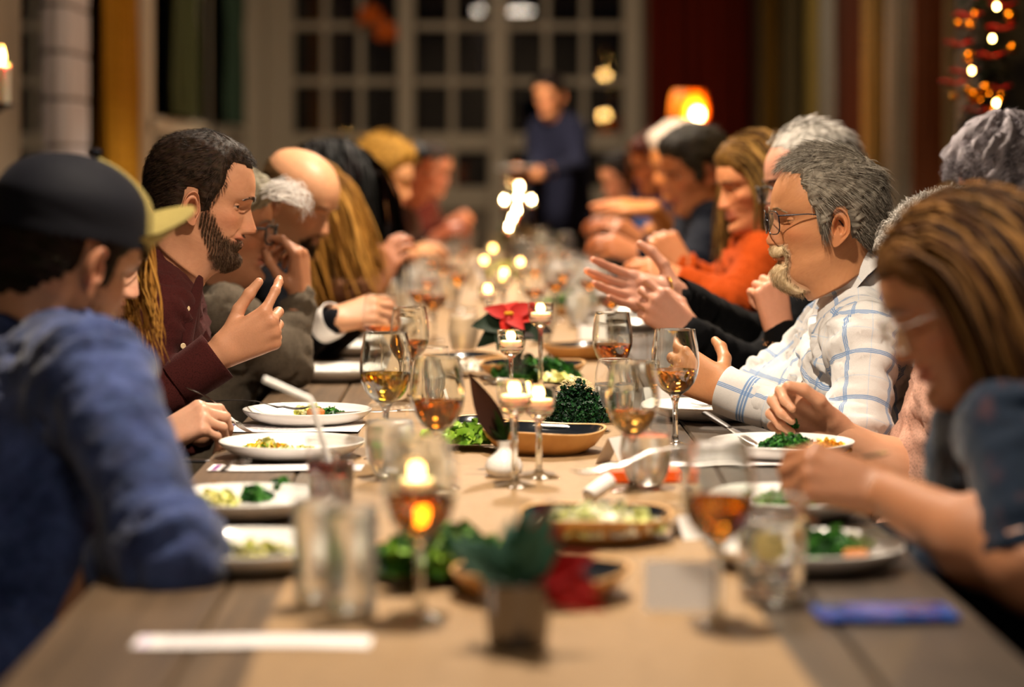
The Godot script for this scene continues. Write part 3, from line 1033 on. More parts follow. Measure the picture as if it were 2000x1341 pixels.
func room() -> void:
	var plaster := plain(Color(0.50, 0.45, 0.38), 0.8)
	plaster.albedo_texture = noise_tex(0.008, 31, [Color(0.86, 0.85, 0.83), Color(1, 1, 1)], 256)
	plaster.uv1_triplanar = true
	plaster.uv1_scale = Vector3(0.6, 0.6, 0.6)
	var paint := plain(Color(0.66, 0.61, 0.52), 0.55)
	var dark := plain(Color(0.05, 0.04, 0.035), 0.7)
	# floor of dark boards
	var fl := Geo.new()
	fl.box(Vector3(0.275, -0.06, -7.25), Vector3(4.2, 0.1, 20.5), 0.002)
	var floor_ := struct("floor", fl, dark)
	var bt := noise_tex(0.01, 33, [Color(0.6, 0.6, 0.6), Color(1, 1, 1), Color(0.75, 0.75, 0.75)], 256)
	for i in 3:
		cache["plank%d" % i] = plain([Color(0.20, 0.12, 0.07), Color(0.17, 0.10, 0.06), Color(0.23, 0.14, 0.08)][i], 0.45)
		cache["plank%d" % i].albedo_texture = bt
		cache["plank%d" % i].uv1_triplanar = true
		cache["plank%d" % i].uv1_scale = Vector3(6, 1, 0.5)
	for i in 28:
		var b := Geo.new()
		b.box(Vector3(LEFT + 0.075 + i * 0.14, -0.006, -7.25), Vector3(0.136, 0.012, 20.4), 0.002)
		put("plank", b, cache["plank%d" % (i * 7 % 3)], floor_)
	var ce := Geo.new()
	ce.box(Vector3(0.275, HIGH + 0.06, -7.25), Vector3(4.2, 0.12, 20.5), 0.002)
	struct("ceiling", ce, plain(Color(0.72, 0.66, 0.58), 0.8))
	# unseen wall behind the camera, closes the room for reflections
	var nw := Geo.new()
	nw.box(Vector3(0.275, HIGH / 2, 2.95), Vector3(4.2, HIGH, 0.14), 0.002)
	struct("wall_near", nw, plaster)

	# ---- back wall: three glazed doors between posts, then plain wall behind the curtains
	var bw := Geo.new()
	bw.box(Vector3((LEFT - 1.39) / 2 - 0.1, HIGH / 2, BACK - 0.08), Vector3(0.42, HIGH, 0.2), 0.004)
	bw.box(Vector3((1.13 + RIGHT) / 2 + 0.05, HIGH / 2, BACK - 0.08), Vector3(RIGHT - 1.13 + 0.1, HIGH, 0.2), 0.004)
	bw.box(Vector3(-0.13, 3.28, BACK - 0.08), Vector3(2.53, 0.46, 0.2), 0.004)
	bw.box(Vector3(-0.13, 0.45, BACK - 0.08), Vector3(2.53, 0.9, 0.2), 0.004)
	struct("wall_back", bw, plaster)
	var posts := [-1.42, -0.535, 0.115, 1.05]
	for i in 4:
		var t := Geo.new()
		t.box(Vector3(posts[i], HIGH / 2, BACK + 0.06), Vector3([0.20, 0.12, 0.14, 0.13][i], HIGH, 0.16), 0.012)
		struct("trim_%d" % (i + 1), t, paint)
	for i in 3:
		var x0: float = posts[i] + 0.07; var x1: float = posts[i + 1] - 0.07
		var cols: int = [3, 2, 3][i]
		var g := Geo.new()
		# rails: sill, the thick rail at eye height, head
		for yy in [[0.98, 0.16], [1.375, 0.13], [3.02, 0.12]]:
			g.box(Vector3((x0 + x1) / 2, yy[0], BACK + 0.02), Vector3(x1 - x0, yy[1], 0.07), 0.008)
		var w := struct("window_%d" % (i + 1), g, paint)
		var ys := [1.06, 1.31, 1.44, 1.80, 2.19, 2.57, 2.96]
		var rowsy := [[1.06, 1.31], [1.44, 1.80], [1.80, 2.19], [2.19, 2.57], [2.57, 2.96]]
		for c in range(1, cols):
			var m := Geo.new()
			m.box(Vector3(lerpf(x0, x1, float(c) / cols), 2.0, BACK + 0.022), Vector3(0.046, 1.95, 0.05), 0.008)
			put("muntin", m, paint, w)
		for yy in [1.80, 2.19, 2.57]:
			var m := Geo.new()
			m.box(Vector3((x0 + x1) / 2, yy, BACK + 0.022), Vector3(x1 - x0, 0.052, 0.046), 0.008)
			put("muntin", m, paint, w)
		for c in cols:
			for r in rowsy:
				var m := Geo.new()
				var a := lerpf(x0, x1, float(c) / cols); var b := lerpf(x0, x1, float(c + 1) / cols)
				m.box(Vector3((a + b) / 2, (r[0] + r[1]) / 2, BACK), Vector3(b - a, r[1] - r[0], 0.006), 0.001)
				put("pane", m, M.pane, w)

	# ---- left wall: piers and night windows, seen at a slant
	var lw := Geo.new()
	lw.box(Vector3(LEFT - 0.09, HIGH / 2, -2.85), Vector3(0.18, HIGH, 11.6), 0.004)
	lw.box(Vector3(LEFT - 0.09, HIGH / 2, -11.45), Vector3(0.18, HIGH, 0.9), 0.004)
	lw.box(Vector3(LEFT - 0.09, HIGH / 2, -16.85), Vector3(0.18, HIGH, 0.7), 0.004)
	lw.box(Vector3(LEFT - 0.09, 0.50, -12.8), Vector3(0.18, 1.0, 7.6), 0.004)
	lw.box(Vector3(LEFT - 0.09, 3.2, -12.8), Vector3(0.18, 0.6, 7.6), 0.004)
	struct("wall_left", lw, plaster)
	for i in 3:
		var za: float = [-8.65, -11.9, -14.75][i]; var zb: float = [-11.0, -14.75, -16.5][i]
		var g := Geo.new()
		g.box(Vector3(LEFT - 0.02, 1.42 if i else 1.02, (za + zb) / 2), Vector3(0.06, 0.09, za - zb), 0.01)
		g.box(Vector3(LEFT + 0.01, 2.88, (za + zb) / 2), Vector3(0.08, 0.1, za - zb), 0.01)
		var w := struct("window_%d" % (i + 4), g, paint)
		var p := Geo.new()
		p.box(Vector3(LEFT - 0.03, 1.95, (za + zb) / 2), Vector3(0.008, 1.9, za - zb), 0.001)
		put("pane", p, M.pane, w)
		for k in [[0.0, 0.16], [1.0, 0.16]]:
			if i == 0: continue
			var m := Geo.new()
			m.box(Vector3(LEFT - 0.02, 1.9, lerpf(za, zb, k[0])), Vector3(0.06, 1.95, 0.34), 0.01)
			put("frame_post", m, paint, w)
	# painted block pier
	var pier := Geo.new()
	pier.box(Vector3(LEFT - 0.01, HIGH / 2, -9.76), Vector3(0.05, HIGH, 0.50), 0.004)
	var pr := struct("trim_5", pier, plain(Color(0.40, 0.38, 0.38), 0.8))
	var blk := plain(Color(0.80, 0.78, 0.80), 0.7)
	for i in 19:
		var b := Geo.new()
		b.box(Vector3(LEFT - 0.005, 0.095 + i * 0.185, -9.76), Vector3(0.055, 0.175, 0.512), 0.008)
		put("block", b, blk, pr)
	var corner := Geo.new()
	corner.box(Vector3(LEFT + 0.07, HIGH / 2, BACK + 0.22), Vector3(0.14, HIGH, 0.28), 0.01)
	struct("trim_6", corner, paint)
	curtain(Vector3(LEFT + 0.04, 0.03, -10.25), Vector3(LEFT + 0.04, 0.03, -11.2), 3.1, 0.022, 9, Color(0.74, 0.53, 0.13), "golden yellow curtain hanging beside the painted block pier")
	curtain(Vector3(LEFT + 0.04, 1.48, -12.5), Vector3(LEFT + 0.04, 1.48, -13.6), 1.5, 0.022, 7, Color(0.23, 0.25, 0.13), "dull green curtain in the window behind the capped man, nearer of two")
	curtain(Vector3(LEFT + 0.04, 1.48, -15.1), Vector3(LEFT + 0.04, 1.48, -16.2), 1.5, 0.022, 7, Color(0.20, 0.27, 0.20), "dull green curtain by the corner post, farther of two")

	# ---- right wall
	var rw := Geo.new()
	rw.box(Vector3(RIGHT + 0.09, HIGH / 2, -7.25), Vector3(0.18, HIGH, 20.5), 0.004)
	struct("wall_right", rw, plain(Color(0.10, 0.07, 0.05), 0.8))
	curtain(Vector3(1.15, 0.03, BACK + 0.2), Vector3(1.86, 0.03, BACK + 0.2), 3.3, 0.06, 7, Color(0.45, 0.125, 0.04), "rust red curtain behind the glowing lamp at the far wall")
	curtain(Vector3(1.94, 0.03, BACK + 0.2), Vector3(2.06, 0.03, BACK + 0.2), 3.3, 0.03, 2, Color(0.55, 0.40, 0.14), "narrow old gold curtain fold in the far corner beside the rust red one")
	var rc := [[-16.6, -15.9, 0.36, 0.31, 0.20, "olive brown curtain fold on the right wall, first from the far corner"], [-15.35, -14.85, 0.50, 0.42, 0.20, "old gold curtain fold on the right wall, second from the far corner"], [-14.7, -14.2, 0.46, 0.45, 0.41, "narrow grey curtain fold on the right wall between gold and dark brown"], [-14.05, -13.15, 0.20, 0.10, 0.05, "dark brown curtain fold on the right wall behind the black dressed man"], [-13.05, -12.55, 0.42, 0.37, 0.22, "olive curtain fold on the right wall above the grey haired man"], [-12.3, -11.62, 0.52, 0.51, 0.47, "broad pale grey curtain fold on the right wall"], [-11.55, -10.85, 0.36, 0.19, 0.09, "chestnut brown curtain fold on the right wall beside the pale grey one"], [-10.75, -10.3, 0.46, 0.40, 0.28, "pale olive curtain fold on the right wall just behind the garlanded post"]]
	for r in rc:  # light and dark fold tones put into separate curtain colours
		curtain(Vector3(2.08, 0.03, r[0]), Vector3(2.08, 0.03, r[1]), 3.3, 0.035, 3, Color(r[2], r[3], r[4]), r[5])
	# dark post that carries the garland
	var po := Geo.new()
	po.box(Vector3(1.70, HIGH / 2, -7.6), Vector3(0.36, HIGH, 0.36), 0.01)
	struct("trim_7", po, plain(Color(0.035, 0.03, 0.025), 0.6))
	garland()
	lamps()

func curtain(a: Vector3, b: Vector3, h: float, depth: float, folds_: int, col: Color, label: String) -> void:
	var g := Geo.new()
	var n := folds_ * 12
	var side := (b - a).cross(Vector3.UP).normalized()
	for face_ in 2:
		var pts := PackedVector3Array()
		var rows := 10
		for r in rows + 1:
			var t := float(r) / rows
			for i in n + 1:
				var u := float(i) / n
				var ph := u * folds_ * TAU
				var d := depth * (sin(ph) + 0.35 * sin(ph * 2.3 + 1.0)) * (1.15 - 0.35 * t)
				var p := a.lerp(b, u) + Vector3(0, h * t, 0) + side * (d + 0.004 * face_)
				p += side * 0.02 * noise.get_noise_2d(u * 7.0, t * 2.0)
				pts.append(p)
		g.sheet(pts, rows + 1, n + 1, false, PackedColorArray(), Color.WHITE, face_ == 0)
	var o := put("curtain", g, cloth(col, 20.0, 0.3, 0.95, 0.2))
	tag(o, label, "curtain")

func garland() -> void:
	var t := thing("garland", "lit garland of red ribbon, berries and gold baubles hanging on the dark post", "garland", Vector3(1.46, 0, -7.32))
	var leaves := Geo.new(); var ribbon := Geo.new(); var gold := Geo.new(); var bulbs := Geo.new()
	var path := func(s: float) -> Vector3: return Vector3(0.02 + 0.05 * sin(s * 5.0) - 0.03 * s, 1.36 + s * 1.15, 0.05 * cos(s * 4.0))
	for i in 260:
		var s := rng.randf()
		var p: Vector3 = path.call(s) + Vector3(rng.randf_range(-1, 1), rng.randf_range(-1, 1), rng.randf_range(-1, 1)) * 0.07 * (0.5 + s)
		blade(leaves, p, Vector3(rng.randf_range(-1, 1), rng.randf_range(-1, 0.6), rng.randf_range(-1, 1)).normalized() * rng.randf_range(0.05, 0.09), 0.011, lin(0.05, 0.09, 0.05) * rng.randf_range(0.6, 1.3))
	put("leaves", leaves, M.leaf, t)
	for i in 30:
		var s := (i + rng.randf()) / 30.0
		var p: Vector3 = path.call(s) + Vector3(rng.randf_range(-0.10, 0.06), 0, 0.07)
		var q := []
		for j in 9:
			var a := TAU * j / 8.0
			q.append(p + Vector3(0.035 * sin(a), 0.04 * sin(a * 0.5) + 0.02 * cos(a), 0.03 * cos(a)))
		ribbon.tube(q, [0.011, 0.013, 0.014, 0.014, 0.013, 0.013, 0.014, 0.013, 0.011], 6, lin(0.62, 0.05, 0.03) * rng.randf_range(0.6, 1.2), true, 0.2)
	put("ribbon", ribbon, tinted(0.35, 0.5), t).set_meta("kind", "stuff")
	for i in 34:
		var s := rng.randf()
		gold.ball(path.call(s) + Vector3(rng.randf_range(-0.11, 0.09), rng.randf_range(-0.03, 0.03), 0.06 + rng.randf() * 0.03), Vector3.ONE * rng.randf_range(0.012, 0.022), Color.WHITE, 8, 12)
	put("baubles", gold,  plain(Color(0.75, 0.50, 0.12), 0.2, 1.0), t).set_meta("kind", "stuff")
	for i in 12:
		var s := (i + 0.5) / 12.0
		bulbs.ball(path.call(s) + Vector3(rng.randf_range(-0.07, 0.09), 0.0, 0.10), Vector3(0.006, 0.008, 0.006), Color.WHITE, 6, 8)
	put("fairy_light_bulbs", bulbs, glow(Color(1.0, 0.80, 0.45), 60.0), t).set_meta("kind", "stuff")
	point(t.position + Vector3(-0.1, 1.75, 0.3), 0.22, Color(1.0, 0.78, 0.45), 0.05, t)
	point(t.position + Vector3(-0.1, 2.2, 0.3), 0.22, Color(1.0, 0.78, 0.45), 0.05, t)

# a flat pointed leaf from P along D, curved a little
func blade(g: Geo, p: Vector3, d: Vector3, w: float, col: Color, bend := 0.25, rows := 5, wav := 0.0, up := Vector3.ZERO) -> void:
	var l := d.length(); var x := d / l
	var side := x.cross(Vector3.UP if up == Vector3.ZERO else up)
	side = side.normalized() if side.length() > 0.1 else Vector3.RIGHT
	var nn := side.cross(x)
	var pts := PackedVector3Array()
	for r in rows + 1:
		var t := float(r) / rows
		var hw := w * pow(maxf(0.0, sin(PI * pow(t, 0.72) * 0.98 + 0.02)), 1.05)
		var c := p + d * t - nn * bend * l * t * t
		var rip := wav * sin(t * 17.0 + p.x * 300.0)
		pts.append(c - side * hw + nn * (0.25 * hw + rip)); pts.append(c); pts.append(c + side * hw + nn * (0.25 * hw - rip))
	g.sheet(pts, rows + 1, 3, false, PackedColorArray(), col)

func lamps() -> void:
	# amber glass lamp by the far curtain
	var at := Vector3(1.12, 0, -13.1)
	var t := thing("floor_lamp", "glowing amber glass lamp on a stand in front of the rust red curtain", "lamp", at)
	var s := Geo.new()
	s.lathe([Vector2(0.0, 0.0), Vector2(0.14, 0.004), Vector2(0.14, 0.02), Vector2(0.02, 0.04), Vector2(0.012, 0.2), Vector2(0.012, 1.36), Vector2(0.03, 1.39), Vector2(0.0, 1.40)], 20)
	put("stand", s, M.wood_dark, t)
	var sh := Geo.new()
	var pr := [Vector2(0.03, 1.40), Vector2(0.085, 1.43), Vector2(0.108, 1.50), Vector2(0.10, 1.57), Vector2(0.085, 1.62), Vector2(0.082, 1.62), Vector2(0.097, 1.57), Vector2(0.105, 1.50), Vector2(0.082, 1.435), Vector2(0.03, 1.405)]
	sh.lathe(pr, 24)
	var am := plain(Color(0.95, 0.58, 0.14), 0.4)
	am.backlight_enabled = true
	am.backlight = Color(0.9, 0.6, 0.2)
	put("lamp_shade", sh, am, t)
	var b := Geo.new()
	b.ball(Vector3(0.035, 1.49, 0.125), Vector3(0.028, 0.032, 0.028), Color.WHITE, 10, 12)
	put("bulb", b, glow(Color(1.0, 0.86, 0.62), 30.0), t)
	point(at + Vector3(0.035, 1.49, 0.125), 1.2, Color(1.0, 0.62, 0.28), 0.03, t)
	# small candle bracket on the left wall
	var w := thing("wall_candle", "small white candle burning on a bracket at the left wall", "candle", Vector3(LEFT + 0.16, 0, -7.5))
	var br := Geo.new()
	br.tube(curve([Vector3(-0.16, 1.40, 0), Vector3(-0.08, 1.36, 0), Vector3(0, 1.40, 0)], 8), [0.008, 0.008, 0.008, 0.008, 0.008, 0.008, 0.008, 0.008, 0.008], 8)
	br.lathe([Vector2(0, 1.395), Vector2(0.04, 1.405), Vector2(0.042, 1.415), Vector2(0.0, 1.41)], 16)
	put("bracket", br, M.wood_dark, w)
	var cd := Geo.new()
	cd.lathe([Vector2(0.0, 1.41), Vector2(0.024, 1.41), Vector2(0.024, 1.53), Vector2(0.020, 1.536), Vector2(0.0, 1.534)], 16)
	put("wax", cd, M.wax, w)
	var fl := Geo.new()
	flame(fl, Vector3(0, 1.54, 0), 1.6)
	put("flame", fl, M.flame, w)
	point(Vector3(LEFT + 0.16, 1.555, -7.5), 0.25, Color(1.0, 0.75, 0.45), 0.012, w)

func flame(g: Geo, at: Vector3, s := 1.0) -> void:
	g.lathe([Vector2(0, 0), Vector2(0.0045, 0.005) * s, Vector2(0.0055, 0.011) * s, Vector2(0.004, 0.02) * s, Vector2(0.0015, 0.029) * s, Vector2(0, 0.034) * s], 10, Transform3D(Basis(), at))

func point(at: Vector3, energy: float, col: Color, size: float, parent: Node3D) -> void:
	var l := OmniLight3D.new()
	l.name = "light"
	l.position = at - parent.position
	l.light_color = col
	l.light_energy = energy
	l.light_size = size
	l.omni_range = 20.0
	l.omni_attenuation = 2.0
	l.shadow_enabled = true
	parent.add_child(l, true)

# ---------------------------------------------------------------- the table
func table() -> void:
	var t := thing("dining_table", "very long grey brown plank table running the length of the room", "table", Vector3(0.04, 0, 0))
	var grain := Image.create(512, 512, false, Image.FORMAT_RGB8)
	var n := FastNoiseLite.new()
	n.seed = 8; n.frequency = 1.0; n.fractal_octaves = 4
	for y in 512:
		for x in 512:
			var a := n.get_noise_2d(x * 0.09, y * 0.004) * 0.5 + n.get_noise_2d(x * 0.3, y * 0.012) * 0.35 + n.get_noise_2d(x * 0.015, y * 0.01) * 0.4
			var k := 0.78 + 0.3 * a
			grain.set_pixel(x, y, Color(k, k * 0.985, k * 0.96))
	var gt := ImageTexture.create_from_image(grain)
	var x := -0.4875
	var ws := [0.16, 0.1625, 0.165, 0.1625, 0.165, 0.16]
	for i in 6:
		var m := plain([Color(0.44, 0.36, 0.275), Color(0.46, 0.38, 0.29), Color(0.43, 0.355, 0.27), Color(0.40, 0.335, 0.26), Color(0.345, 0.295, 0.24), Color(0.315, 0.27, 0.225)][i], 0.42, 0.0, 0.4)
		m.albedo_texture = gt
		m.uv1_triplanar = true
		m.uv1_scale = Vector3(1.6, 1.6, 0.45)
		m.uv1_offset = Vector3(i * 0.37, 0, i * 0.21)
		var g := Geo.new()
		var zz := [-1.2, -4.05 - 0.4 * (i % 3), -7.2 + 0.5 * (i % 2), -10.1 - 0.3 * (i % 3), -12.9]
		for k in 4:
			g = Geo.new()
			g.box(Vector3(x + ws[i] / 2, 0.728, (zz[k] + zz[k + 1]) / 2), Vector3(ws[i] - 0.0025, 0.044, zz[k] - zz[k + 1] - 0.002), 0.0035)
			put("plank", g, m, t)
		x += ws[i]
	var fr := Geo.new()
	for s in [-1, 1]:
		fr.box(Vector3(s * 0.40, 0.665, -7.05), Vector3(0.03, 0.08, 11.4), 0.004)
	for k in 5:
		fr.box(Vector3(0, 0.665, -1.6 - k * 2.7), Vector3(0.8, 0.07, 0.03), 0.004)
	put("apron", fr, M.wood_dark, t)
	for k in 5:
		for s in [-1, 1]:
			var l := Geo.new()
			l.box(Vector3(s * 0.38, 0.315, -1.65 - k * 2.7), Vector3(0.07, 0.63, 0.07), 0.006)
			put("leg", l, M.wood_dark, t)
	# brown paper runner down the middle
	var rn := Geo.new()
	var pts := PackedVector3Array()
	var rows := 120
	for r in rows + 1:
		for c in 9:
			var u := float(c) / 8
			var z := -1.25 - 11.5 * r / rows
			pts.append(Vector3(lerpf(-0.22, 0.30, u) + 0.008 * noise.get_noise_1d(z * 0.9), TOP + 0.0012 + 0.0009 * (1 + noise.get_noise_2d(u * 3.0, z * 3.0)), z))
	rn.sheet(pts, rows + 1, 9, false)
	var pm := plain(Color(0.58, 0.47, 0.335), 0.62, 0.0, 0.35)
	pm.albedo_texture = noise_tex(0.02, 41, [Color(0.90, 0.89, 0.87), Color(1, 1, 1), Color(0.95, 0.94, 0.93)], 256)
	pm.uv1_triplanar = true
	pm.uv1_scale = Vector3(5, 5, 5)
	var ro := put("paper_runner", rn, pm)
	tag(ro, "brown kraft paper runner laid down the middle of the plank table", "runner")

# ---------------------------------------------------------------- the guests
func line_at(phi: float, pts: Array) -> float:
	var a := absf(phi)
	for i in pts.size() - 1:
		if a <= pts[i + 1][0]:
			var t := clampf((a - pts[i][0]) / (pts[i + 1][0] - pts[i][0]), 0, 1)
			return lerpf(pts[i][1], pts[i + 1][1], t * t * (3 - 2 * t))
	return pts[-1][1]

const SHORT := [[0.0, 0.186], [0.45, 0.184], [0.85, 0.170], [1.10, 0.135], [1.22, 0.088], [1.42, 0.088], [1.52, 0.136], [1.72, 0.136], [1.9, 0.075], [2.5, 0.045], [3.2, 0.040]]
const RECEDED := [[0.0, 0.205], [0.35, 0.205], [0.8, 0.200], [1.06, 0.166], [1.20, 0.115], [1.26, 0.086], [1.42, 0.086], [1.52, 0.136], [1.72, 0.136], [1.9, 0.075], [2.5, 0.045], [3.2, 0.040]]
const FRINGE := [[0.0, 0.30], [1.15, 0.30], [1.3, 0.155], [1.42, 0.125], [1.52, 0.136], [1.72, 0.136], [1.9, 0.075], [2.5, 0.045], [3.2, 0.040]]
const WOMAN := [[0.0, 0.180], [0.5, 0.176], [0.9, 0.155], [1.15, 0.110], [1.4, 0.080], [1.6, 0.060], [2.0, 0.050], [3.2, 0.035]]

# hair cut to one length: a shell, then strands over it. O: line, depth, cols, len, count, rad, lift, curl, flow
func crop_hair(root: Node3D, off: Vector3, g: Geo, I: Dictionary, O: Dictionary) -> void:
	var gh := Geo.new()
	var ln: Array = O.line
	var dep: float = O.get("depth", 0.010)
	var cs: Array = O.cols
	var lump: float = O.get("lump", 0.45)
	var lfreq: float = O.get("lfreq", 22.0)
	var top: float = O.get("top", 1.0)        # extra depth on the crown
	hair_shell(gh, g, I, func(phi, y):
		var e: float = y - line_at(phi, ln)
		if O.has("upper"): e = minf(e, line_at(phi, O.upper) - y)
		if e <= 0.0: return 0.0
		var k := smoothstep(0.0, 0.028, e)
		return 0.0006 + dep * k * lerpf(1.0, top, smoothstep(0.14, 0.22, y)) * (1.0 + lump * noise.get_noise_2d(phi * lfreq, y * lfreq * 2.5)),
		func(p, th):
			var q: Vector3 = (I.inv * (p as Vector3))
			var nn := noise.get_noise_3d(q.x * 260.0, q.y * 90.0, q.z * 90.0)
			return (cs[0] as Color).lerp(cs[1], clampf(0.5 + 1.6 * nn, 0, 1)))
	if O.get("count", 0) > 0:
		var ll: float = O.len
		strands(gh, g, I, O.count, func(phi, y):
			var e: float = y - line_at(phi, ln) + O.get("over", 0.0)
			if O.has("upper"): e = minf(e, line_at(phi, O.upper) - y)
			if absf(phi) > 1.36 and absf(phi) < 1.9 and y < 0.155: return 0.0      # clear of the ear
			return 0.0 if e <= 0.0 else ll * lerpf(0.45, 1.0, smoothstep(0.0, 0.03, e)),
			func(q, phi):
				if absf(phi) < 1.5 and q.y < 0.145: return Vector3(0, -1, -0.15)      # sideburns hang
				return (O.flow as Callable).call(q, phi) if O.has("flow") else Vector3(q.x * 3.0, -0.55, -0.8 + 0.36 * smoothstep(0.04, 0.1, q.z)),
			O.get("lift", 0.25), O.get("rad", 0.0006), cs, O.get("curl", 0.0), dep * O.get("up", 0.75))
	put("hair", gh, M.hair, root).position = off

func long_hair(root: Node3D, off: Vector3, g: Geo, I: Dictionary, cs: Array, count: int, length: float, rad := 0.006, wave := 0.0, part := Vector3.ZERO, puff := 0.0, ends := Vector3.ZERO, from_phi := 0.85, keep = null) -> void:
	var gh := Geo.new()
	hair_shell(gh, g, I, func(phi, y):
		var e: float = y - line_at(phi, WOMAN)
		return 0.0 if e <= 0.0 else 0.001 + (0.010 + puff) * smoothstep(0.0, 0.02, e),
		func(p, th):
			var q: Vector3 = (I.inv * (p as Vector3))
			return (cs[0] as Color).lerp(cs[1], clampf(0.5 + 1.3 * noise.get_noise_3d(q.x * 220.0, q.y * 40.0, q.z * 120.0), 0, 1)))
	locks(gh, g, I, count, length, cs, rad, from_phi, wave, part, puff, ends, keep)
	put("hair", gh, M.hair, root).position = off

func beard_of(root: Node3D, off: Vector3, g: Geo, I: Dictionary, mask: Callable, depth: float, len_: float, count: int, cs: Array, rad := 0.0006, skin := Color(0.36, 0.19, 0.105)) -> void:
	var gh := Geo.new()
	if depth > 0.005: hair_shell(gh, g, I, func(phi, y):
		var m: float = mask.call(phi, y)
		return 0.0 if m <= 0.0 else 0.0004 + depth * m,
		func(p, th):
			var c: Color = (cs[0] as Color).lerp(cs[1], clampf(0.5 + noise.get_noise_3dv((p as Vector3) * 500.0), 0, 1))
			return skin.lerp(c, smoothstep(0.12, 0.9, (th - 0.0004) / depth)), 0.003)
	strands(gh, g, I, count, func(phi, y):
		var m: float = mask.call(phi, y)
		return len_ * lerpf(0.25, 1.0, m) * (0.5 if y > 0.057 and absf(phi) < 0.6 else 1.0) if m > 0.04 and rng.randf() < m * 1.4 else 0.0,
		func(q, phi): return Vector3(signf(q.x) * 1.2, -0.5, -0.1) if q.y > 0.057 and absf(phi) < 0.6 else Vector3(q.x * 2.0, -1.0, 0.25), 0.30, rad, cs, 0.0, depth * 0.5)
	put("beard", gh, M.hair, root).position = off

func guest(D: Dictionary) -> Dictionary:
	var H: Vector3 = D.H
	var root := thing("person", D.label, "person", Vector3(H.x, 0, H.z))
	var off := -root.position
	var g := Geo.new()
	var skin: Color = D.face.get("skin", lin(0.80, 0.56, 0.44))
	var xf := facing(D.at, D.yaw, D.pitch, D.get("roll", 0.0), D.get("s", 1.0))
	var I := head(g, D.face, xf, D.N)
	var i := 0
	for h in D.get("hands", []):
		var arm: Array = D.arms[h.arm]
		var fore: Vector3 = (arm[1] - arm[0]).normalized()
		hand(g, h.get("at", arm[1] + fore * 0.012), h.along, h.back, h.side, h.curl, h.thumb, skin, h.get("s", 1.0), fore, h.get("reach", 0.06), h.get("cell", 0.0036), 0.034)
	for k in 2:
		var ar_: Array = D.arms[k]
		var S_: Vector3 = D.A if k == 0 else D.B
		if not ar_.is_empty():
			g.tube([D.N + Vector3(0, 0.0, 0), (D.N as Vector3).lerp(S_, 0.6) - Vector3(0, 0.02, 0), S_ - Vector3(0, 0.01, 0), S_.lerp(ar_[0], 0.5), ar_[0], (ar_[0] as Vector3).lerp(ar_[1], 0.5), ar_[1]], [0.03, 0.032, 0.036, 0.034, 0.030, 0.028, 0.022], 8, skin)
	if D.get("sleeve", 1.0) < 1.0:
		for k in 2:
			var arm: Array = D.arms[k]
			if arm.is_empty(): continue
			var S: Vector3 = D.A if k == 0 else D.B
			var f := Field.new()
			f.cell = 0.008; f.k = 0.03
			var ar: float = D.get("arm", 1.0)
			f.bone(S.lerp(arm[0], 0.35), arm[0], 0.046 * ar, 0.041 * ar)
			f.bone(arm[0], arm[0].lerp(arm[1], 0.35), 0.041 * ar, 0.043 * ar)
			f.bone(arm[0].lerp(arm[1], 0.35), arm[1], 0.042 * ar, 0.027 * ar)
			f.build(g, skin)
	put("body", g, M.skin, root).position = off
	# clothes
	var tf := torso(D, D.get("cell", 0.013), D.get("fat", 1.0))
	if D.has("extra"): D.extra.call(tf)
	var tg := Geo.new()
	tf.build(tg, Color.WHITE, D.get("tint"), folds(D.get("fold", 0.004), D.get("dens", 1.0)))
	if D.get("uv", false): tg = bone_uv(tg, tf)
	put(D.get("garment", "sweater"), tg, D.top, root).position = off
	trousers(root, off, H, D.fwd, D.get("pants", M.trousers))
	if D.has("hair"): D.hair.call(root, off, g, I)
	return {"root": root, "off": off, "g": g, "I": I, "xf": xf, "f": tf}

# a ring of cloth round A..B: cuffs, hems
func cuff(root: Node3D, off: Vector3, a: Vector3, b: Vector3, r0: float, r1: float, m: Material, called := "cuff", flat := 1.0, side := Vector3.ZERO) -> void:
	var g := Geo.new()
	var n := curve([a, a.lerp(b, 0.33), a.lerp(b, 0.66), b, b + (b - a) * 0.01, b, a.lerp(b, 0.5)], 12)
	var pts := [a, a.lerp(b, 0.12), a.lerp(b, 0.3), a.lerp(b, 0.5), a.lerp(b, 0.7), a.lerp(b, 0.9), b, b - (b - a) * 0.02, a.lerp(b, 0.6)]
	var rr := [r0 * 0.96, r0, lerpf(r0, r1, 0.3), lerpf(r0, r1, 0.5), lerpf(r0, r1, 0.7), lerpf(r0, r1, 0.9), r1, r1 - 0.003, r1 - 0.004]
	# the last rings turn inside, so build them as one lathe-like tube in a frame
	var x := (b - a).normalized()
	var u := (Vector3.UP if absf(x.y) < 0.8 else Vector3.RIGHT) if side == Vector3.ZERO else side
	u = (u - x * u.dot(x)).normalized()
	var w := x.cross(u)
	var vv := PackedVector3Array()
	for i in pts.size():
		for k in 28:
			var t := TAU * k / 28
			vv.append(pts[i] + (u * cos(t) * flat + w * sin(t)) * (rr[i] + 0.0012 * sin(t * 3 + i)))
	var b0 := g.v.size()
	g.sheet(vv, pts.size(), 28, true)
	for i in range(b0, g.v.size()): g.uv[i] = Vector2(0.0096 * (i % 28), 0.009 * ((i - b0) / 28) + 0.02)
	put(called, g, m, root).position = off

func buttons(root: Node3D, off: Vector3, spots: Array, n: Vector3, r: float, m: Material) -> void:
	for p in spots:
		var g := Geo.new()
		var y := n.normalized()
		var x := y.cross(Vector3.UP).normalized()
		g.lathe([Vector2(0, -0.002), Vector2(r, -0.001), Vector2(r, 0.001), Vector2(r * 0.8, 0.0018), Vector2(r * 0.5, 0.0012), Vector2(0, 0.0012)], 14, Transform3D(Basis(x, y, x.cross(y)), p))
		put("button", g, m, root).position = off

const TABLEWARD := Vector3(1, 0, 0)

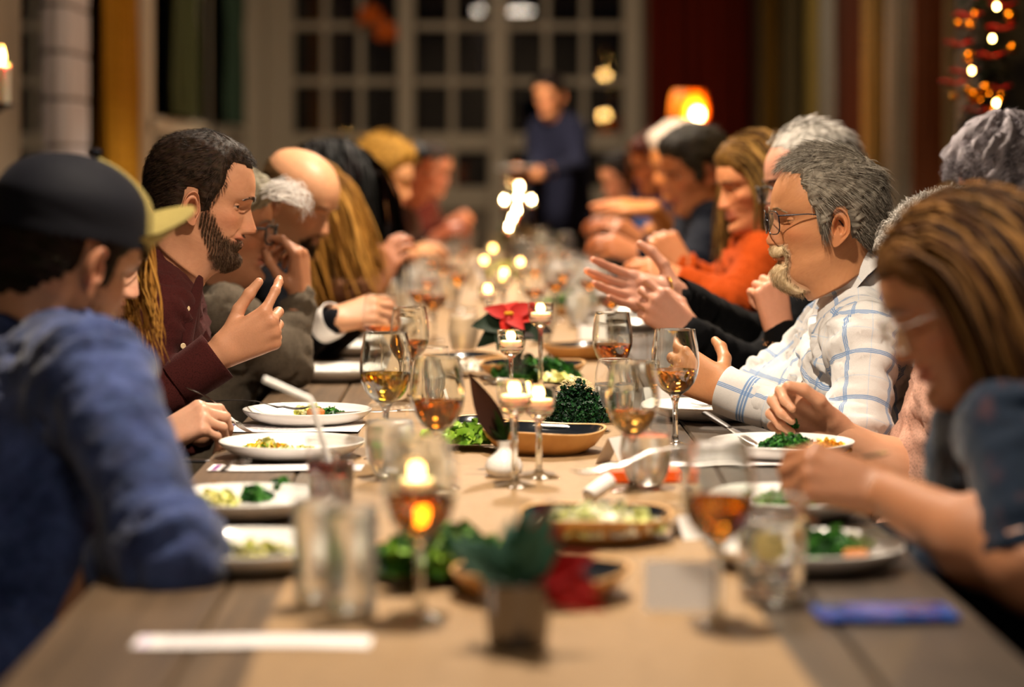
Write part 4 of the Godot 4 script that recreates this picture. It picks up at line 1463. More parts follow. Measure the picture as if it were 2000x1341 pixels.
func guests() -> void:
	left_row()
	right_row()
	waiter()
	var seats := [["man in the cap", Vector3(-0.657, 0.567, -3.05), 1], ["blonde young woman", Vector3(-0.752, 0.535, -3.85), 1], ["bearded man", Vector3(-0.733, 0.507, -4.6), 1], ["woman in the dark blue dress", Vector3(0.778, 0.502, -3.12), -1], ["person in the pink shirt", Vector3(0.882, 0.556, -4.15), -1], ["plaid shirted man", Vector3(0.766, 0.489, -4.62), -1]]
	for e in seats:
		chair(e[0], e[1], e[2])

func chair(who: String, H: Vector3, sd: int) -> void:
	var t := thing("dining_chair", "dark wooden dining chair under the " + who, "chair", Vector3(H.x, 0, H.z), 0.0, "dining chairs along the table")
	var seat := Geo.new()
	seat.box(Vector3(0, 0.40, 0), Vector3(0.40, 0.035, 0.40), 0.012)
	put("seat", seat, M.wood_dark, t)
	for a in [-1, 1]:
		for b in [-1, 1]:
			var l := Geo.new()
			var back: bool = a == -sd
			l.tube([Vector3(a * 0.18, 0.0, b * 0.175), Vector3(a * 0.175, 0.39, b * 0.175)] if not back else [Vector3(a * 0.20, 0.0, b * 0.175), Vector3(a * 0.185, 0.42, b * 0.175), Vector3(a * 0.23, 0.88, b * 0.175)], [0.018, 0.018] if not back else [0.018, 0.018, 0.015], 8)
			put("leg", l, M.wood_dark, t)
	for k in 3:
		var r := Geo.new()
		r.box(Vector3(-sd * (0.205 + 0.012 * k), 0.62 + 0.11 * k, 0), Vector3(0.018, 0.06, 0.35), 0.006)
		put("back_rail", r, M.wood_dark, t)

func left_row() -> void:
	var dkbrown := [lin(0.13, 0.10, 0.085), lin(0.20, 0.155, 0.13), lin(0.09, 0.07, 0.06)]
	# ---- man in the two-tone cap and denim shirt, nearest on the left
	var denim := func(p: Vector3, n: Vector3, f: Field) -> Color:
		var a := 0.5 + 0.9 * noise.get_noise_3dv(p * 11.0) + 0.5 * noise.get_noise_3dv(p * 55.0)
		return lin(0.12, 0.165, 0.30).lerp(lin(0.27, 0.33, 0.52), clampf(a, 0, 1))
	var cap := func(root, off, g, I):
		crop_hair(root, off, g, I, {"line": SHORT, "depth": 0.006, "cols": [lin(0.08, 0.055, 0.04), lin(0.13, 0.09, 0.065)], "len": 0.012, "count": 900, "rad": 0.0007})
		for part in 2:
			var gc := Geo.new()
			hair_shell(gc, g, I, func(phi, y):
				var e: float = y - lerpf(0.160, 0.125, smoothstep(0.5, 2.8, absf(phi)))
				var front: bool = absf(phi) < 0.95
				if e <= 0.0 or front != (part == 0): return 0.0
				return 0.012 + 0.008 * smoothstep(0.01, 0.05, e) + (0.005 * smoothstep(0.02, 0.05, e) * (1.0 - smoothstep(0.4, 0.95, absf(phi))) if part == 0 else 0.0),
				func(p, th): return Color.WHITE, -0.012)
			if part == 1:
				gc.ball(I.xf * Vector3(-0.006, 0.262, -0.008), Vector3(0.008, 0.005, 0.008), Color.WHITE, 6, 10)
			put("cap_front_panel" if part == 0 else "cap_crown", gc, cloth(Color(0.50, 0.45, 0.26), 80.0, 0.4, 0.85, 0.2) if part == 0 else cloth(Color(0.045, 0.05, 0.085), 80.0, 0.4, 0.75, 0.3), root).position = off
		var br := Geo.new()
		for sd in 2:
			var pts := PackedVector3Array()
			for i in 8:
				for j in 15:
					var a := lerpf(-1.25, 1.25, j / 14.0)
					var t := i / 7.0
					var inner := Vector3(sin(a) * 0.083, 0.172 - 0.010 * (1 - cos(a)), 0.010 + cos(a) * 0.100)
					var outer := Vector3(sin(a) * 0.084, 0.172 + 0.080 * cos(a), 0.036 + cos(a) * 0.128)
					var p := inner.lerp(outer, t)
					p.y -= 0.5 * p.x * p.x * 5.0 * (0.4 + 0.6 * t)
					p.y += 0.002 * (1 - sd * 2)
					pts.append(I.xf * p)
			br.sheet(pts, 8, 15, false, PackedColorArray(), Color.WHITE, sd == 1)
		put("cap_brim", br, cloth(Color(0.62, 0.56, 0.33), 80.0, 0.3, 0.8, 0.2), root).position = off
		# stubble along the jaw
		beard_of(root, off, g, I, func(phi, y): return smoothstep(0.0, 0.012, line_at(phi, [[0, 0.068], [0.5, 0.060], [0.95, 0.066], [1.25, 0.09], [1.42, 0.10], [1.5, -0.1]]) - y) * smoothstep(-0.012, 0.0, y) * 0.5, 0.002, 0.005, 1200, [lin(0.12, 0.075, 0.05), lin(0.18, 0.12, 0.08)])
	var E := Vector3(-0.357, 0.78, -2.78)
	guest({"label": "man in a blue denim shirt and two tone baseball cap, elbow on the table", "face": {"skin": lin(0.63, 0.45, 0.34), "q": 0.8, "jaw": 1.04, "nose": 1.0},
		"at": Vector3(-0.553, 1.107, -3.2), "yaw": 135.0, "pitch": 22.0, "s": 1.02, "N": Vector3(-0.584, 1.01, -3.22), "H": Vector3(-0.657, 0.567, -3.05), "A": Vector3(-0.478, 0.961, -2.98), "B": Vector3(-0.653, 0.953, -3.42), "fwd": TABLEWARD,
		"arms": [[E, Vector3(-0.443, 0.746, -2.92)], [Vector3(-0.553, 0.739, -3.3), Vector3(-0.469, 0.702, -3.25)]], "hands": [{"arm": 0, "along": Vector3(-0.35, -0.8, -0.3), "back": Vector3(0.5, -0.3, 0.8), "side": -1, "curl": RELAXED, "thumb": THUMB_IN}],
		"top": cloth(Color(1, 1, 1), 50.0, 0.5, 0.9, 0.35), "tint": denim, "fold": 0.006, "garment": "denim_shirt", "fat": 1.04, "arm": 1.16, "thin": 1.05, "hair": cap,
		"extra": func(f): 
			f.bone(Vector3(-0.584, 1.017, -3.22), Vector3(-0.607, 0.991, -3.25), 0.072, 0.085)})
	# ---- blonde girl looking down at her plate
	var blonde := [lin(0.52, 0.36, 0.15), lin(0.68, 0.50, 0.24), lin(0.38, 0.25, 0.10), lin(0.60, 0.42, 0.18)]
	guest({"label": "blonde young woman looking down at her plate, half hidden behind the man in the cap", "face": {"fem": 1.0, "skin": lin(0.75, 0.57, 0.47), "q": 0.9, "open": 0.25, "look": Vector2(0, -15), "brow": lin(0.3, 0.2, 0.1), "brow_size": 0.7, "nose": 0.95},
		"at": Vector3(-0.628, 1.098, -3.8), "yaw": 86.0, "pitch": 22.0, "s": 0.97, "N": Vector3(-0.677, 0.965, -3.82), "H": Vector3(-0.752, 0.535, -3.85), "A": Vector3(-0.617, 0.909, -3.68), "B": Vector3(-0.705, 0.889, -4), "fwd": TABLEWARD,
		"arms": [[Vector3(-0.592, 0.771, -3.72), Vector3(-0.544, 0.769, -4)], [Vector3(-0.67, 0.742, -4.1), Vector3(-0.589, 0.712, -4.2)]],
		"hands": [{"arm": 0, "along": Vector3(0.80, 0.42, -0.1), "back": Vector3(-0.25, 0.75, 0.6), "side": -1, "curl": [[42, 40, 22, 3], [50, 45, 24, 0], [56, 46, 26, -2], [58, 48, 26, -5]], "thumb": THUMB_IN, "s": 0.92, "cell": 0.0032}],
		"top": cloth(Color(0.22, 0.23, 0.13), 40.0), "fold": 0.004, "thin": 0.88, "fat": 0.85, "arm": 0.85,
		"hair": func(root, off, g, I): long_hair(root, off, g, I, blonde, 1000, 0.30, 0.0018, 0.010, Vector3(0, 0, 0.1), 0.004, Vector3(0.0, 0, 0.4), 0.85, func(p, ph): return p.x > 0.0 or ph > 2.3)})
	fork("silver fork in the blonde woman's hand, tines in the cabbage", Vector3(-0.383, 0.775, -4.05), Vector3(-0.62, 0.30, -0.62), M.steel, Vector3(0.3, 1, 0))
	# ---- bearded man in burgundy, in focus
	var brown := [lin(0.13, 0.095, 0.075), lin(0.21, 0.16, 0.125), lin(0.08, 0.06, 0.05)]
	var full := func(phi, y):
		var up := line_at(phi, [[0, 0.0735], [0.16, 0.0715], [0.32, 0.066], [0.5, 0.060], [0.8, 0.066], [1.0, 0.082], [1.15, 0.105], [1.42, 0.112], [1.50, 0.03], [1.54, -0.1]])
		var m := smoothstep(0.0, 0.022, up - y) * smoothstep(-0.006, 0.008, y - line_at(phi, [[0, -0.008], [0.6, -0.004], [1.0, 0.012], [1.25, 0.040], [1.45, 0.075], [1.6, 0.10]]))
		var x: float = 0.068 * sin(absf(phi))
		m *= 1.0 - exp(-pow(x / 0.021, 4)) * smoothstep(0.0410, 0.0450, y) * (1.0 - smoothstep(0.0605, 0.0630, y))      # lips
		return m * lerpf(1.0, 0.55, smoothstep(0.6, 1.2, absf(phi)))
	var burg := cloth(Color(0.235, 0.085, 0.078), 90.0, 0.8, 0.95, 0.35)
	var L3 := guest({"label": "bearded man in a burgundy henley gesturing with one hand, in sharp focus", "face": {"skin": lin(0.69, 0.49, 0.37), "smile": 0.7, "q": 1.4, "jaw": 1.02, "nose": 1.12, "open": 0.85, "look": Vector2(-22, 3), "brow": lin(0.14, 0.09, 0.06), "brow_size": 1.0, "cheek": 0.001, "beard": full, "beard_col": lin(0.26, 0.18, 0.13), "beard_mix": 0.86},
		"at": Vector3(-0.525, 1.167, -4.5), "yaw": 91.0, "pitch": 13.0, "roll": 0.0, "s": 0.98, "N": Vector3(-0.584, 1.006, -4.52), "H": Vector3(-0.733, 0.507, -4.6), "A": Vector3(-0.59, 0.954, -4.34), "B": Vector3(-0.619, 0.947, -4.74), "fwd": TABLEWARD, "cell": 0.010,
		"arms": [[Vector3(-0.638, 0.763, -4.24), Vector3(-0.464, 0.893, -4.26)], [Vector3(-0.659, 0.684, -4.85), Vector3(-0.539, 0.7, -4.7)]], "cuffed": 0.78,
		"hands": [{"arm": 0, "along": Vector3(0.88, 0.47, -0.05), "back": Vector3(0.15, -0.1, 1.0), "side": -1, "curl": [[26, 34, 18, 32], [70, 72, 40, 2], [76, 78, 40, 0], [78, 80, 45, -3]], "thumb": [Vector3(0.75, 0.62, -0.25), Vector3(0.88, 0.46, -0.10), Vector3(0.92, 0.38, -0.10)], "s": 1.0, "cell": 0.0025, "reach": 0.09}],
		"top": burg, "fold": 0.006, "extra": func(f): f.bone(Vector3(-0.614, 1.03, -4.5), Vector3(-0.615, 0.958, -4.4), 0.050, 0.070), "garment": "henley_shirt", "fat": 0.96,
		"hair": func(root, off, g, I):
			crop_hair(root, off, g, I, {"line": [[0.0, 0.190], [0.3, 0.192], [0.6, 0.197], [0.88, 0.197], [1.05, 0.184], [1.12, 0.150], [1.24, 0.100], [1.42, 0.095], [1.52, 0.136], [1.72, 0.136], [1.9, 0.075], [2.5, 0.040], [3.2, 0.032]], "depth": 0.009, "top": 1.2, "cols": brown, "len": 0.016, "count": 9000, "rad": 0.00042, "lift": 0.38,
				"flow": func(q, phi): return Vector3(q.x * 2.0, -0.45, lerpf(-0.7, 0.8, smoothstep(0.0, 0.07, q.z)))})
			beard_of(root, off, g, I, full, 0.0030, 0.009, 9000, [lin(0.24, 0.165, 0.115), lin(0.31, 0.225, 0.160), lin(0.18, 0.125, 0.092), lin(0.42, 0.34, 0.27)], 0.0004)})
	var r3: Node3D = L3.root
	cuff(r3, L3.off, Vector3(-0.537, 0.839, -4.25), Vector3(-0.467, 0.891, -4.26), 0.043, 0.047, burg, "cuff")
	# open placket with buttons
	var pl := Geo.new()
	pl.tube(curve([Vector3(-0.512, 1.023, -4.4), Vector3(-0.519, 0.979, -4.36), Vector3(-0.525, 0.926, -4.32), Vector3(-0.528, 0.878, -4.3)], 10), [0.006, 0.010, 0.012, 0.013, 0.013, 0.013, 0.013, 0.013, 0.013, 0.012, 0.010], 8, Color(0.8, 0.8, 0.8), true, 0.35, Vector3(0.7, 0.2, 0.7))
	put("placket", pl, burg, r3).position = L3.off
	buttons(r3, L3.off, [Vector3(-0.529, 0.969, -4.335), Vector3(-0.531, 0.905, -4.29)], Vector3(0.6, 0.1, 0.8), 0.0055, plain(Color(0.75, 0.66, 0.52), 0.4))
	# ---- woman with grey hair, dark glasses and a grey cardigan
	var grey := [lin(0.36, 0.33, 0.26), lin(0.52, 0.49, 0.42), lin(0.25, 0.22, 0.17)]
	var white := [lin(0.80, 0.77, 0.74), lin(0.90, 0.88, 0.86)]
	var cardigan := cloth(Color(0.36, 0.32, 0.27), 70.0, 0.7, 0.95, 0.3)
	var L4 := guest({"label": "woman in dark glasses and a grey brown cardigan, chin on her raised fist", "face": {"fem": 1.0, "skin": lin(0.64, 0.44, 0.32), "q": 0.9, "brow": lin(0.4, 0.35, 0.3)},
		"at": Vector3(-0.548, 1.097, -5.15), "yaw": 84.0, "pitch": 6.0, "s": 0.98, "N": Vector3(-0.577, 0.95, -5.2), "H": Vector3(-0.657, 0.545, -5.2), "A": Vector3(-0.532, 0.905, -5), "B": Vector3(-0.586, 0.89, -5.4), "fwd": TABLEWARD,
		"arms": [[Vector3(-0.415, 0.809, -5.1), Vector3(-0.388, 0.936, -5.14)], [Vector3(-0.538, 0.738, -5.5), Vector3(-0.445, 0.738, -5.5)]],
		"hands": [{"arm": 0, "along": Vector3(-0.05, 1.0, 0.0), "back": Vector3(0.9, 0.1, 0.35), "side": -1, "curl": [[38, 45, 25, 5], [55, 60, 30, 1], [62, 65, 35, -2], [66, 68, 36, -5]], "thumb": [Vector3(0.65, 0.55, -0.5), Vector3(0.9, 0.2, -0.5), Vector3(0.95, 0.1, -0.3)], "s": 0.96, "cell": 0.003}],
		"top": cardigan, "fold": 0.006, "garment": "cardigan",
		"hair": func(root, off, g, I):
			crop_hair(root, off, g, I, {"line": [[0, 0.176], [0.8, 0.16], [1.2, 0.12], [1.45, 0.09], [1.8, 0.07], [3.2, 0.03]], "depth": 0.022, "cols": grey, "len": 0.045, "count": 1500, "rad": 0.0009, "lift": 0.2})
			var gb := Geo.new()
			strands(gb, g, I, 1300, func(phi, y): return 0.062 if absf(phi) < 0.75 and y > 0.175 and y < 0.205 else 0.0, func(q, phi): return Vector3(q.x, 0.05, 1.0), 0.85, 0.0009, white, 0.006, 0.014)
			put("white_fringe", gb, M.hair, root).position = off})
	glasses(L4.root, L4.off, L4.xf, M.black, 0.0026, 0.025, 0.021, 0.112, 0.112)
	# ---- bald man with clasped hands and a white cuff
	var suit := cloth(Color(0.045, 0.05, 0.075), 60.0, 0.4, 0.9, 0.2)
	var L5 := guest({"label": "bald man in a dark jacket with a white cuff, head bowed, hands clasped", "face": {"skin": lin(0.75, 0.55, 0.41), "q": 0.9, "open": 0.3, "look": Vector2(0, -12), "brow": lin(0.3, 0.2, 0.12), "nose": 1.1},
		"at": Vector3(-0.445, 1.149, -5.8), "yaw": 62.0, "pitch": 27.0, "s": 1.0, "N": Vector3(-0.505, 0.971, -5.9), "H": Vector3(-0.645, 0.547, -5.95), "A": Vector3(-0.481, 0.919, -5.72), "B": Vector3(-0.545, 0.904, -6.1), "fwd": TABLEWARD,
		"arms": [[Vector3(-0.457, 0.785, -5.65), Vector3(-0.342, 0.869, -5.5)], [Vector3(-0.409, 0.77, -6), Vector3(-0.307, 0.85, -5.75)]],
		"hands": [{"arm": 0, "along": Vector3(0.9, 0.25, -0.3), "back": Vector3(-0.1, 0.6, 0.75), "side": -1, "curl": RELAXED, "thumb": THUMB_IN}, {"arm": 1, "along": Vector3(0.7, 0.35, 0.5), "back": Vector3(0.2, 0.8, -0.4), "side": 1, "curl": PINCH, "thumb": THUMB_IN}],
		"top": suit, "garment": "jacket",
		"hair": func(root, off, g, I):
			crop_hair(root, off, g, I, {"line": FRINGE, "upper": [[0, 0.16], [1.4, 0.165], [1.9, 0.175], [3.2, 0.18]], "depth": 0.003, "cols": [lin(0.24, 0.17, 0.10), lin(0.34, 0.25, 0.16)], "len": 0.008, "count": 600, "rad": 0.0007})
			beard_of(root, off, g, I, func(phi, y): return smoothstep(0.0, 0.01, line_at(phi, [[0, 0.072], [0.3, 0.066], [0.6, 0.05], [0.75, 0.0], [0.8, -0.1]]) - y) * smoothstep(-0.012, 0.0, y) * (1.0 - exp(-pow(0.068 * sin(absf(phi)) / 0.02, 4)) * smoothstep(0.041, 0.045, y) * (1.0 - smoothstep(0.060, 0.063, y))), 0.006, 0.010, 600, [lin(0.12, 0.09, 0.06), lin(0.2, 0.15, 0.1)])})
	cuff(L5.root, L5.off, Vector3(-0.365, 0.854, -5.52), Vector3(-0.334, 0.877, -5.49), 0.040, 0.041, M.paper, "shirt_cuff")
	# ---- further down the left side
	guest({"label": "blonde woman mostly hidden behind the bald man", "face": {"fem": 1.0, "skin": lin(0.73, 0.53, 0.40), "q": 0.7},
		"at": Vector3(-0.484, 1.111, -6.45), "yaw": 78.0, "pitch": 20.0, "s": 0.98, "N": Vector3(-0.546, 0.959, -6.5), "H": Vector3(-0.67, 0.58, -6.5), "A": Vector3(-0.52, 0.905, -6.35), "B": Vector3(-0.568, 0.891, -6.75), "fwd": TABLEWARD, "cell": 0.018,
		"arms": [[Vector3(-0.51, 0.8, -6.3), Vector3(-0.39, 0.8, -6.3)], []], "top": cloth(Color(0.12, 0.12, 0.16), 50.0), "thin": 0.9,
		"hair": func(root, off, g, I): long_hair(root, off, g, I, blonde, 420, 0.36, 0.0034, 0.008, Vector3(0, 0, 1.2), 0.012, Vector3(0.3, 0, 0.8))})
	var black := [lin(0.030, 0.022, 0.018), lin(0.055, 0.040, 0.032), lin(0.02, 0.016, 0.014)]
	guest({"label": "woman with long black hair and bare forearms, one hand raised", "face": {"fem": 1.0, "skin": lin(0.64, 0.43, 0.32), "q": 0.7},
		"at": Vector3(-0.454, 1.159, -7), "yaw": 78.0, "pitch": 20.0, "s": 1.0, "N": Vector3(-0.478, 1.003, -7.05), "H": Vector3(-0.597, 0.588, -7.1), "A": Vector3(-0.453, 0.935, -6.9), "B": Vector3(-0.491, 0.928, -7.25), "fwd": TABLEWARD, "cell": 0.018, "sleeve": 0.62, "thin": 0.9, "fat": 0.9,
		"arms": [[Vector3(-0.45, 0.844, -6.7), Vector3(-0.295, 0.894, -6.5)], [Vector3(-0.467, 0.856, -7.3), Vector3(-0.336, 0.935, -6.9)]],
		"hands": [{"arm": 0, "along": Vector3(0.4, 0.9, 0), "back": Vector3(-0.6, 0.3, 0.8), "side": -1, "curl": RELAXED, "thumb": THUMB_OUT, "cell": 0.005}],
		"top": cloth(Color(0.05, 0.06, 0.11), 30.0, 1.0),
		"hair": func(root, off, g, I): long_hair(root, off, g, I, black, 450, 0.46, 0.005, 0.006, Vector3(0, 0, 0.5), 0.016)})
	guest({"label": "person with tousled fair hair and a pale scarf, seated past the black haired woman", "face": {"skin": lin(0.75, 0.55, 0.39), "q": 0.6},
		"at": Vector3(-0.353, 1.181, -8.6), "yaw": 74.0, "pitch": 16.0, "s": 1.02, "N": Vector3(-0.398, 1.034, -8.65), "H": Vector3(-0.538, 0.618, -8.7), "A": Vector3(-0.379, 0.967, -8.45), "B": Vector3(-0.412, 0.96, -8.85), "fwd": TABLEWARD, "cell": 0.02,
		"arms": [[Vector3(-0.417, 0.849, -8.3), Vector3(-0.29, 0.905, -8.2)], [Vector3(-0.418, 0.83, -8.9), Vector3(-0.277, 0.899, -8.6)]],
		"hands": [{"arm": 0, "along": Vector3(0.9, 0.3, 0), "back": Vector3(-0.2, 0.9, 0.4), "side": -1, "curl": RELAXED, "thumb": THUMB_OUT, "cell": 0.006}],
		"top": cloth(Color(0.05, 0.05, 0.06), 30.0), "sleeve": 0.7,
		"hair": func(root, off, g, I): crop_hair(root, off, g, I, {"line": SHORT, "depth": 0.022, "top": 1.5, "cols": [lin(0.45, 0.33, 0.14), lin(0.62, 0.46, 0.20)], "len": 0.05, "count": 500, "rad": 0.002, "lift": 0.5, "curl": 0.004})})
	guest({"label": "far guest on the left in a brown top, seen only as a ruddy face", "face": {"skin": lin(0.60, 0.32, 0.20), "q": 0.5},
		"at": Vector3(-0.301, 1.194, -10), "yaw": 70.0, "pitch": 10.0, "s": 1.0, "N": Vector3(-0.341, 1.051, -10.05), "H": Vector3(-0.486, 0.627, -10.1), "A": Vector3(-0.329, 0.985, -9.9), "B": Vector3(-0.358, 0.981, -10.3), "fwd": TABLEWARD, "cell": 0.022,
		"arms": [[Vector3(-0.336, 0.863, -9.8), Vector3(-0.214, 0.918, -9.7)], []], "hands": [{"arm": 0, "along": Vector3(0.9, 0.5, 0), "back": Vector3(-0.3, 0.8, 0.4), "side": -1, "curl": RELAXED, "thumb": THUMB_OUT, "cell": 0.007}],
		"top": cloth(Color(0.20, 0.10, 0.06), 30.0),
		"hair": func(root, off, g, I): crop_hair(root, off, g, I, {"line": SHORT, "depth": 0.012, "cols": black, "count": 0})})
	guest({"label": "farthest guest on the left in a dull red top", "face": {"skin": lin(0.64, 0.40, 0.29), "q": 0.5},
		"at": Vector3(-0.246, 1.201, -11.4), "yaw": 60.0, "pitch": 14.0, "s": 1.0, "N": Vector3(-0.281, 1.06, -11.45), "H": Vector3(-0.431, 0.641, -11.5), "A": Vector3(-0.273, 0.998, -11.3), "B": Vector3(-0.297, 0.995, -11.7), "fwd": TABLEWARD, "cell": 0.022,
		"arms": [[Vector3(-0.285, 0.881, -11.2), Vector3(-0.169, 0.943, -11.1)], []], "hands": [{"arm": 0, "along": Vector3(0.9, 0.5, 0), "back": Vector3(-0.3, 0.8, 0.4), "side": -1, "curl": FIST, "thumb": THUMB_IN, "cell": 0.007}],
		"top": cloth(Color(0.33, 0.12, 0.08), 30.0),
		"hair": func(root, off, g, I): crop_hair(root, off, g, I, {"line": SHORT, "depth": 0.012, "cols": dkbrown, "count": 0})})

func plaid() -> StandardMaterial3D:
	var s := 256
	var img := Image.create(s, s, false, Image.FORMAT_RGB8)
	var n := FastNoiseLite.new()
	n.seed = 4; n.frequency = 0.4
	for y in s:
		for x in s:
			var c := Color(0.80, 0.79, 0.78)
			var u := x / float(s); var v := y / float(s)
			for e in [[u, v], [v, u]]:
				var q: float = e[0]
				for ln in [[0.47, 0.010], [0.50, 0.010], [0.53, 0.010]]:
					if absf(q - ln[0]) < ln[1]: c = c.lerp(Color(0.20, 0.34, 0.56), 0.75)
				if absf(q - 0.5) < 0.05: c = c.lerp(Color(0.62, 0.72, 0.84), 0.35)
				if absf(q - 0.02) < 0.008: c = c.lerp(Color(0.62, 0.72, 0.84), 0.5)
			c = c * (0.96 + 0.06 * n.get_noise_2d(x, y * 0.25))
			img.set_pixel(x, y, c)
	var m := plain(Color(1, 1, 1), 0.9, 0.0, 0.25)
	m.albedo_texture = ImageTexture.create_from_image(img)
	m.uv1_scale = Vector3(11.5, 11.5, 1)
	m.rim_enabled = true
	m.rim = 0.2
	return m

func right_row() -> void:
	var AWAY := Vector3(-1, 0, 0)
	# ---- brown haired woman in a dark blue flowered dress, nearest on the right
	var chestnut := [lin(0.24, 0.155, 0.08), lin(0.34, 0.23, 0.12), lin(0.16, 0.10, 0.058), lin(0.48, 0.34, 0.18)]
	var flowered := func(p: Vector3, n: Vector3, f: Field) -> Color:
		var a := noise.get_noise_3dv(p * 26.0)
		return lin(0.03, 0.10, 0.17).lerp(lin(0.24, 0.16, 0.19), smoothstep(0.34, 0.52, a))
	var R1 := guest({"label": "woman with long brown hair and a dark blue flowered dress, nearest on the right", "face": {"fem": 1.0, "skin": lin(0.58, 0.39, 0.27), "q": 0.9, "open": 0.3, "look": Vector2(0, -12), "brow": lin(0.2, 0.12, 0.07)},
		"at": Vector3(0.597, 1.07, -2.98), "yaw": -88.0, "pitch": 24.0, "s": 1.0, "N": Vector3(0.659, 0.945, -3.05), "H": Vector3(0.778, 0.502, -3.12), "A": Vector3(0.628, 0.911, -2.83), "B": Vector3(0.674, 0.881, -3.22), "fwd": AWAY,
		"arms": [[Vector3(0.616, 0.774, -2.7), Vector3(0.492, 0.828, -2.92)], [Vector3(0.711, 0.67, -3.3), Vector3(0.584, 0.754, -3.25)]], "sleeve": 0.62, "arm": 1.08,
		"hands": [{"arm": 0, "along": Vector3(-0.93, 0.28, -0.2), "back": Vector3(0.15, 0.55, 0.8), "side": 1, "curl": [[46, 40, 20, 2], [54, 48, 26, 0], [60, 52, 28, -2], [64, 54, 30, -4]], "thumb": THUMB_IN, "s": 0.98}],
		"top": cloth(Color(1, 1, 1), 40.0, 0.4, 0.85, 0.2), "tint": flowered, "garment": "dress", "thin": 0.92, "bust": 0.11,
		"hair": func(root, off, g, I): long_hair(root, off, g, I, chestnut, 1500, 0.40, 0.0032, 0.004, Vector3(0, 0.1, -0.3), -0.003, Vector3(0.1, 0, -1.0), 1.25)})
	glasses(R1.root, R1.off, R1.xf, M.steel, 0.0012, 0.025, 0.019, 0.113, 0.110)
	fork("fork held by the brown haired woman in the flowered dress", Vector3(0.383, 0.821, -3), Vector3(0.55, 0.12, -0.5), M.steel, Vector3(0, 1, 0.2))
	# ---- woman with curly grey hair in a pale pink shirt
	var silver := [lin(0.50, 0.48, 0.45), lin(0.70, 0.68, 0.65), lin(0.36, 0.34, 0.31), lin(0.84, 0.82, 0.79)]
	var pink := cloth(Color(0.80, 0.62, 0.54), 60.0, 0.3, 0.85, 0.2)
	var R2 := guest({"label": "person with curly silver hair and a pale pink shirt, lifting a forkful of kale", "face": {"fem": 1.0, "skin": lin(0.75, 0.55, 0.43), "q": 0.9},
		"at": Vector3(0.788, 1.047, -4.08), "yaw": -82.0, "pitch": 12.0, "s": 1.0, "N": Vector3(0.823, 0.949, -4.12), "H": Vector3(0.882, 0.556, -4.15), "A": Vector3(0.799, 0.896, -3.92), "B": Vector3(0.858, 0.867, -4.32), "fwd": AWAY, "belly": 0.08,
		"arms": [[Vector3(0.808, 0.72, -3.75), Vector3(0.74, 0.686, -3.85)], [Vector3(0.749, 0.683, -4.12), Vector3(0.606, 0.77, -4.1)]], "sleeve": 0.66,
		"hands": [{"arm": 1, "at": Vector3(0.599, 0.774, -4.1), "along": Vector3(-0.86, 0.50, 0.05), "back": Vector3(0.15, 0.35, -0.95), "side": -1, "curl": [[52, 58, 30, 2], [58, 66, 36, 0], [62, 70, 38, -2], [62, 70, 40, -5]], "thumb": [Vector3(0.75, 0.45, -0.30), Vector3(0.95, 0.15, -0.15), Vector3(0.93, -0.15, -0.25)], "s": 1.04, "cell": 0.0028}],
		"top": pink, "garment": "pink_shirt", "fold": 0.005,
		"hair": func(root, off, g, I): crop_hair(root, off, g, I, {"line": [[0, 0.182], [0.8, 0.17], [1.2, 0.125], [1.5, 0.10], [1.8, 0.07], [3.2, 0.03]], "depth": 0.016, "cols": silver, "len": 0.030, "count": 6000, "rad": 0.00055, "lift": 0.12, "curl": 0.008, "lump": 0.9, "lfreq": 14.0, "up": 1.0})})
	fork("fork with a kale leaf on its tines, held over the kale plate", Vector3(0.522, 0.775, -4.1), Vector3(0.25, 0.34, -0.9), M.steel, Vector3(-1, 0.1, 0))
	var lf := heap("kale", "forkful of kale on the lifted fork", Vector3(0.515, 0.785, -4.09), 0.016, 0.014, 0.020, 70, 0.013, [lin(0.10, 0.30, 0.10), lin(0.16, 0.42, 0.14)])
	lf.position.y -= 0.004
	# ---- white haired man in a plaid shirt, in focus
	var ash := [lin(0.36, 0.33, 0.29), lin(0.52, 0.49, 0.44), lin(0.24, 0.21, 0.18), lin(0.66, 0.63, 0.58)]
	var goat := func(phi, y):
		var x: float = 0.066 * sin(absf(phi))
		var chin_: float = smoothstep(0.0, 0.006, 0.0445 - y) * (1.0 - smoothstep(0.024, 0.036, x)) * smoothstep(-0.020, -0.010, y)
		var must: float = smoothstep(0.0560, 0.0595, y) * (1.0 - smoothstep(0.0715, 0.0750, y)) * (1.0 - smoothstep(0.022, 0.032, x))
		var sides: float = (1.0 - smoothstep(0.0, 0.006, absf(x - 0.029))) * smoothstep(0.02, 0.03, y) * (1.0 - smoothstep(0.060, 0.066, y)) * 0.4
		return maxf(maxf(chin_, must), sides)
	var pm := plaid()
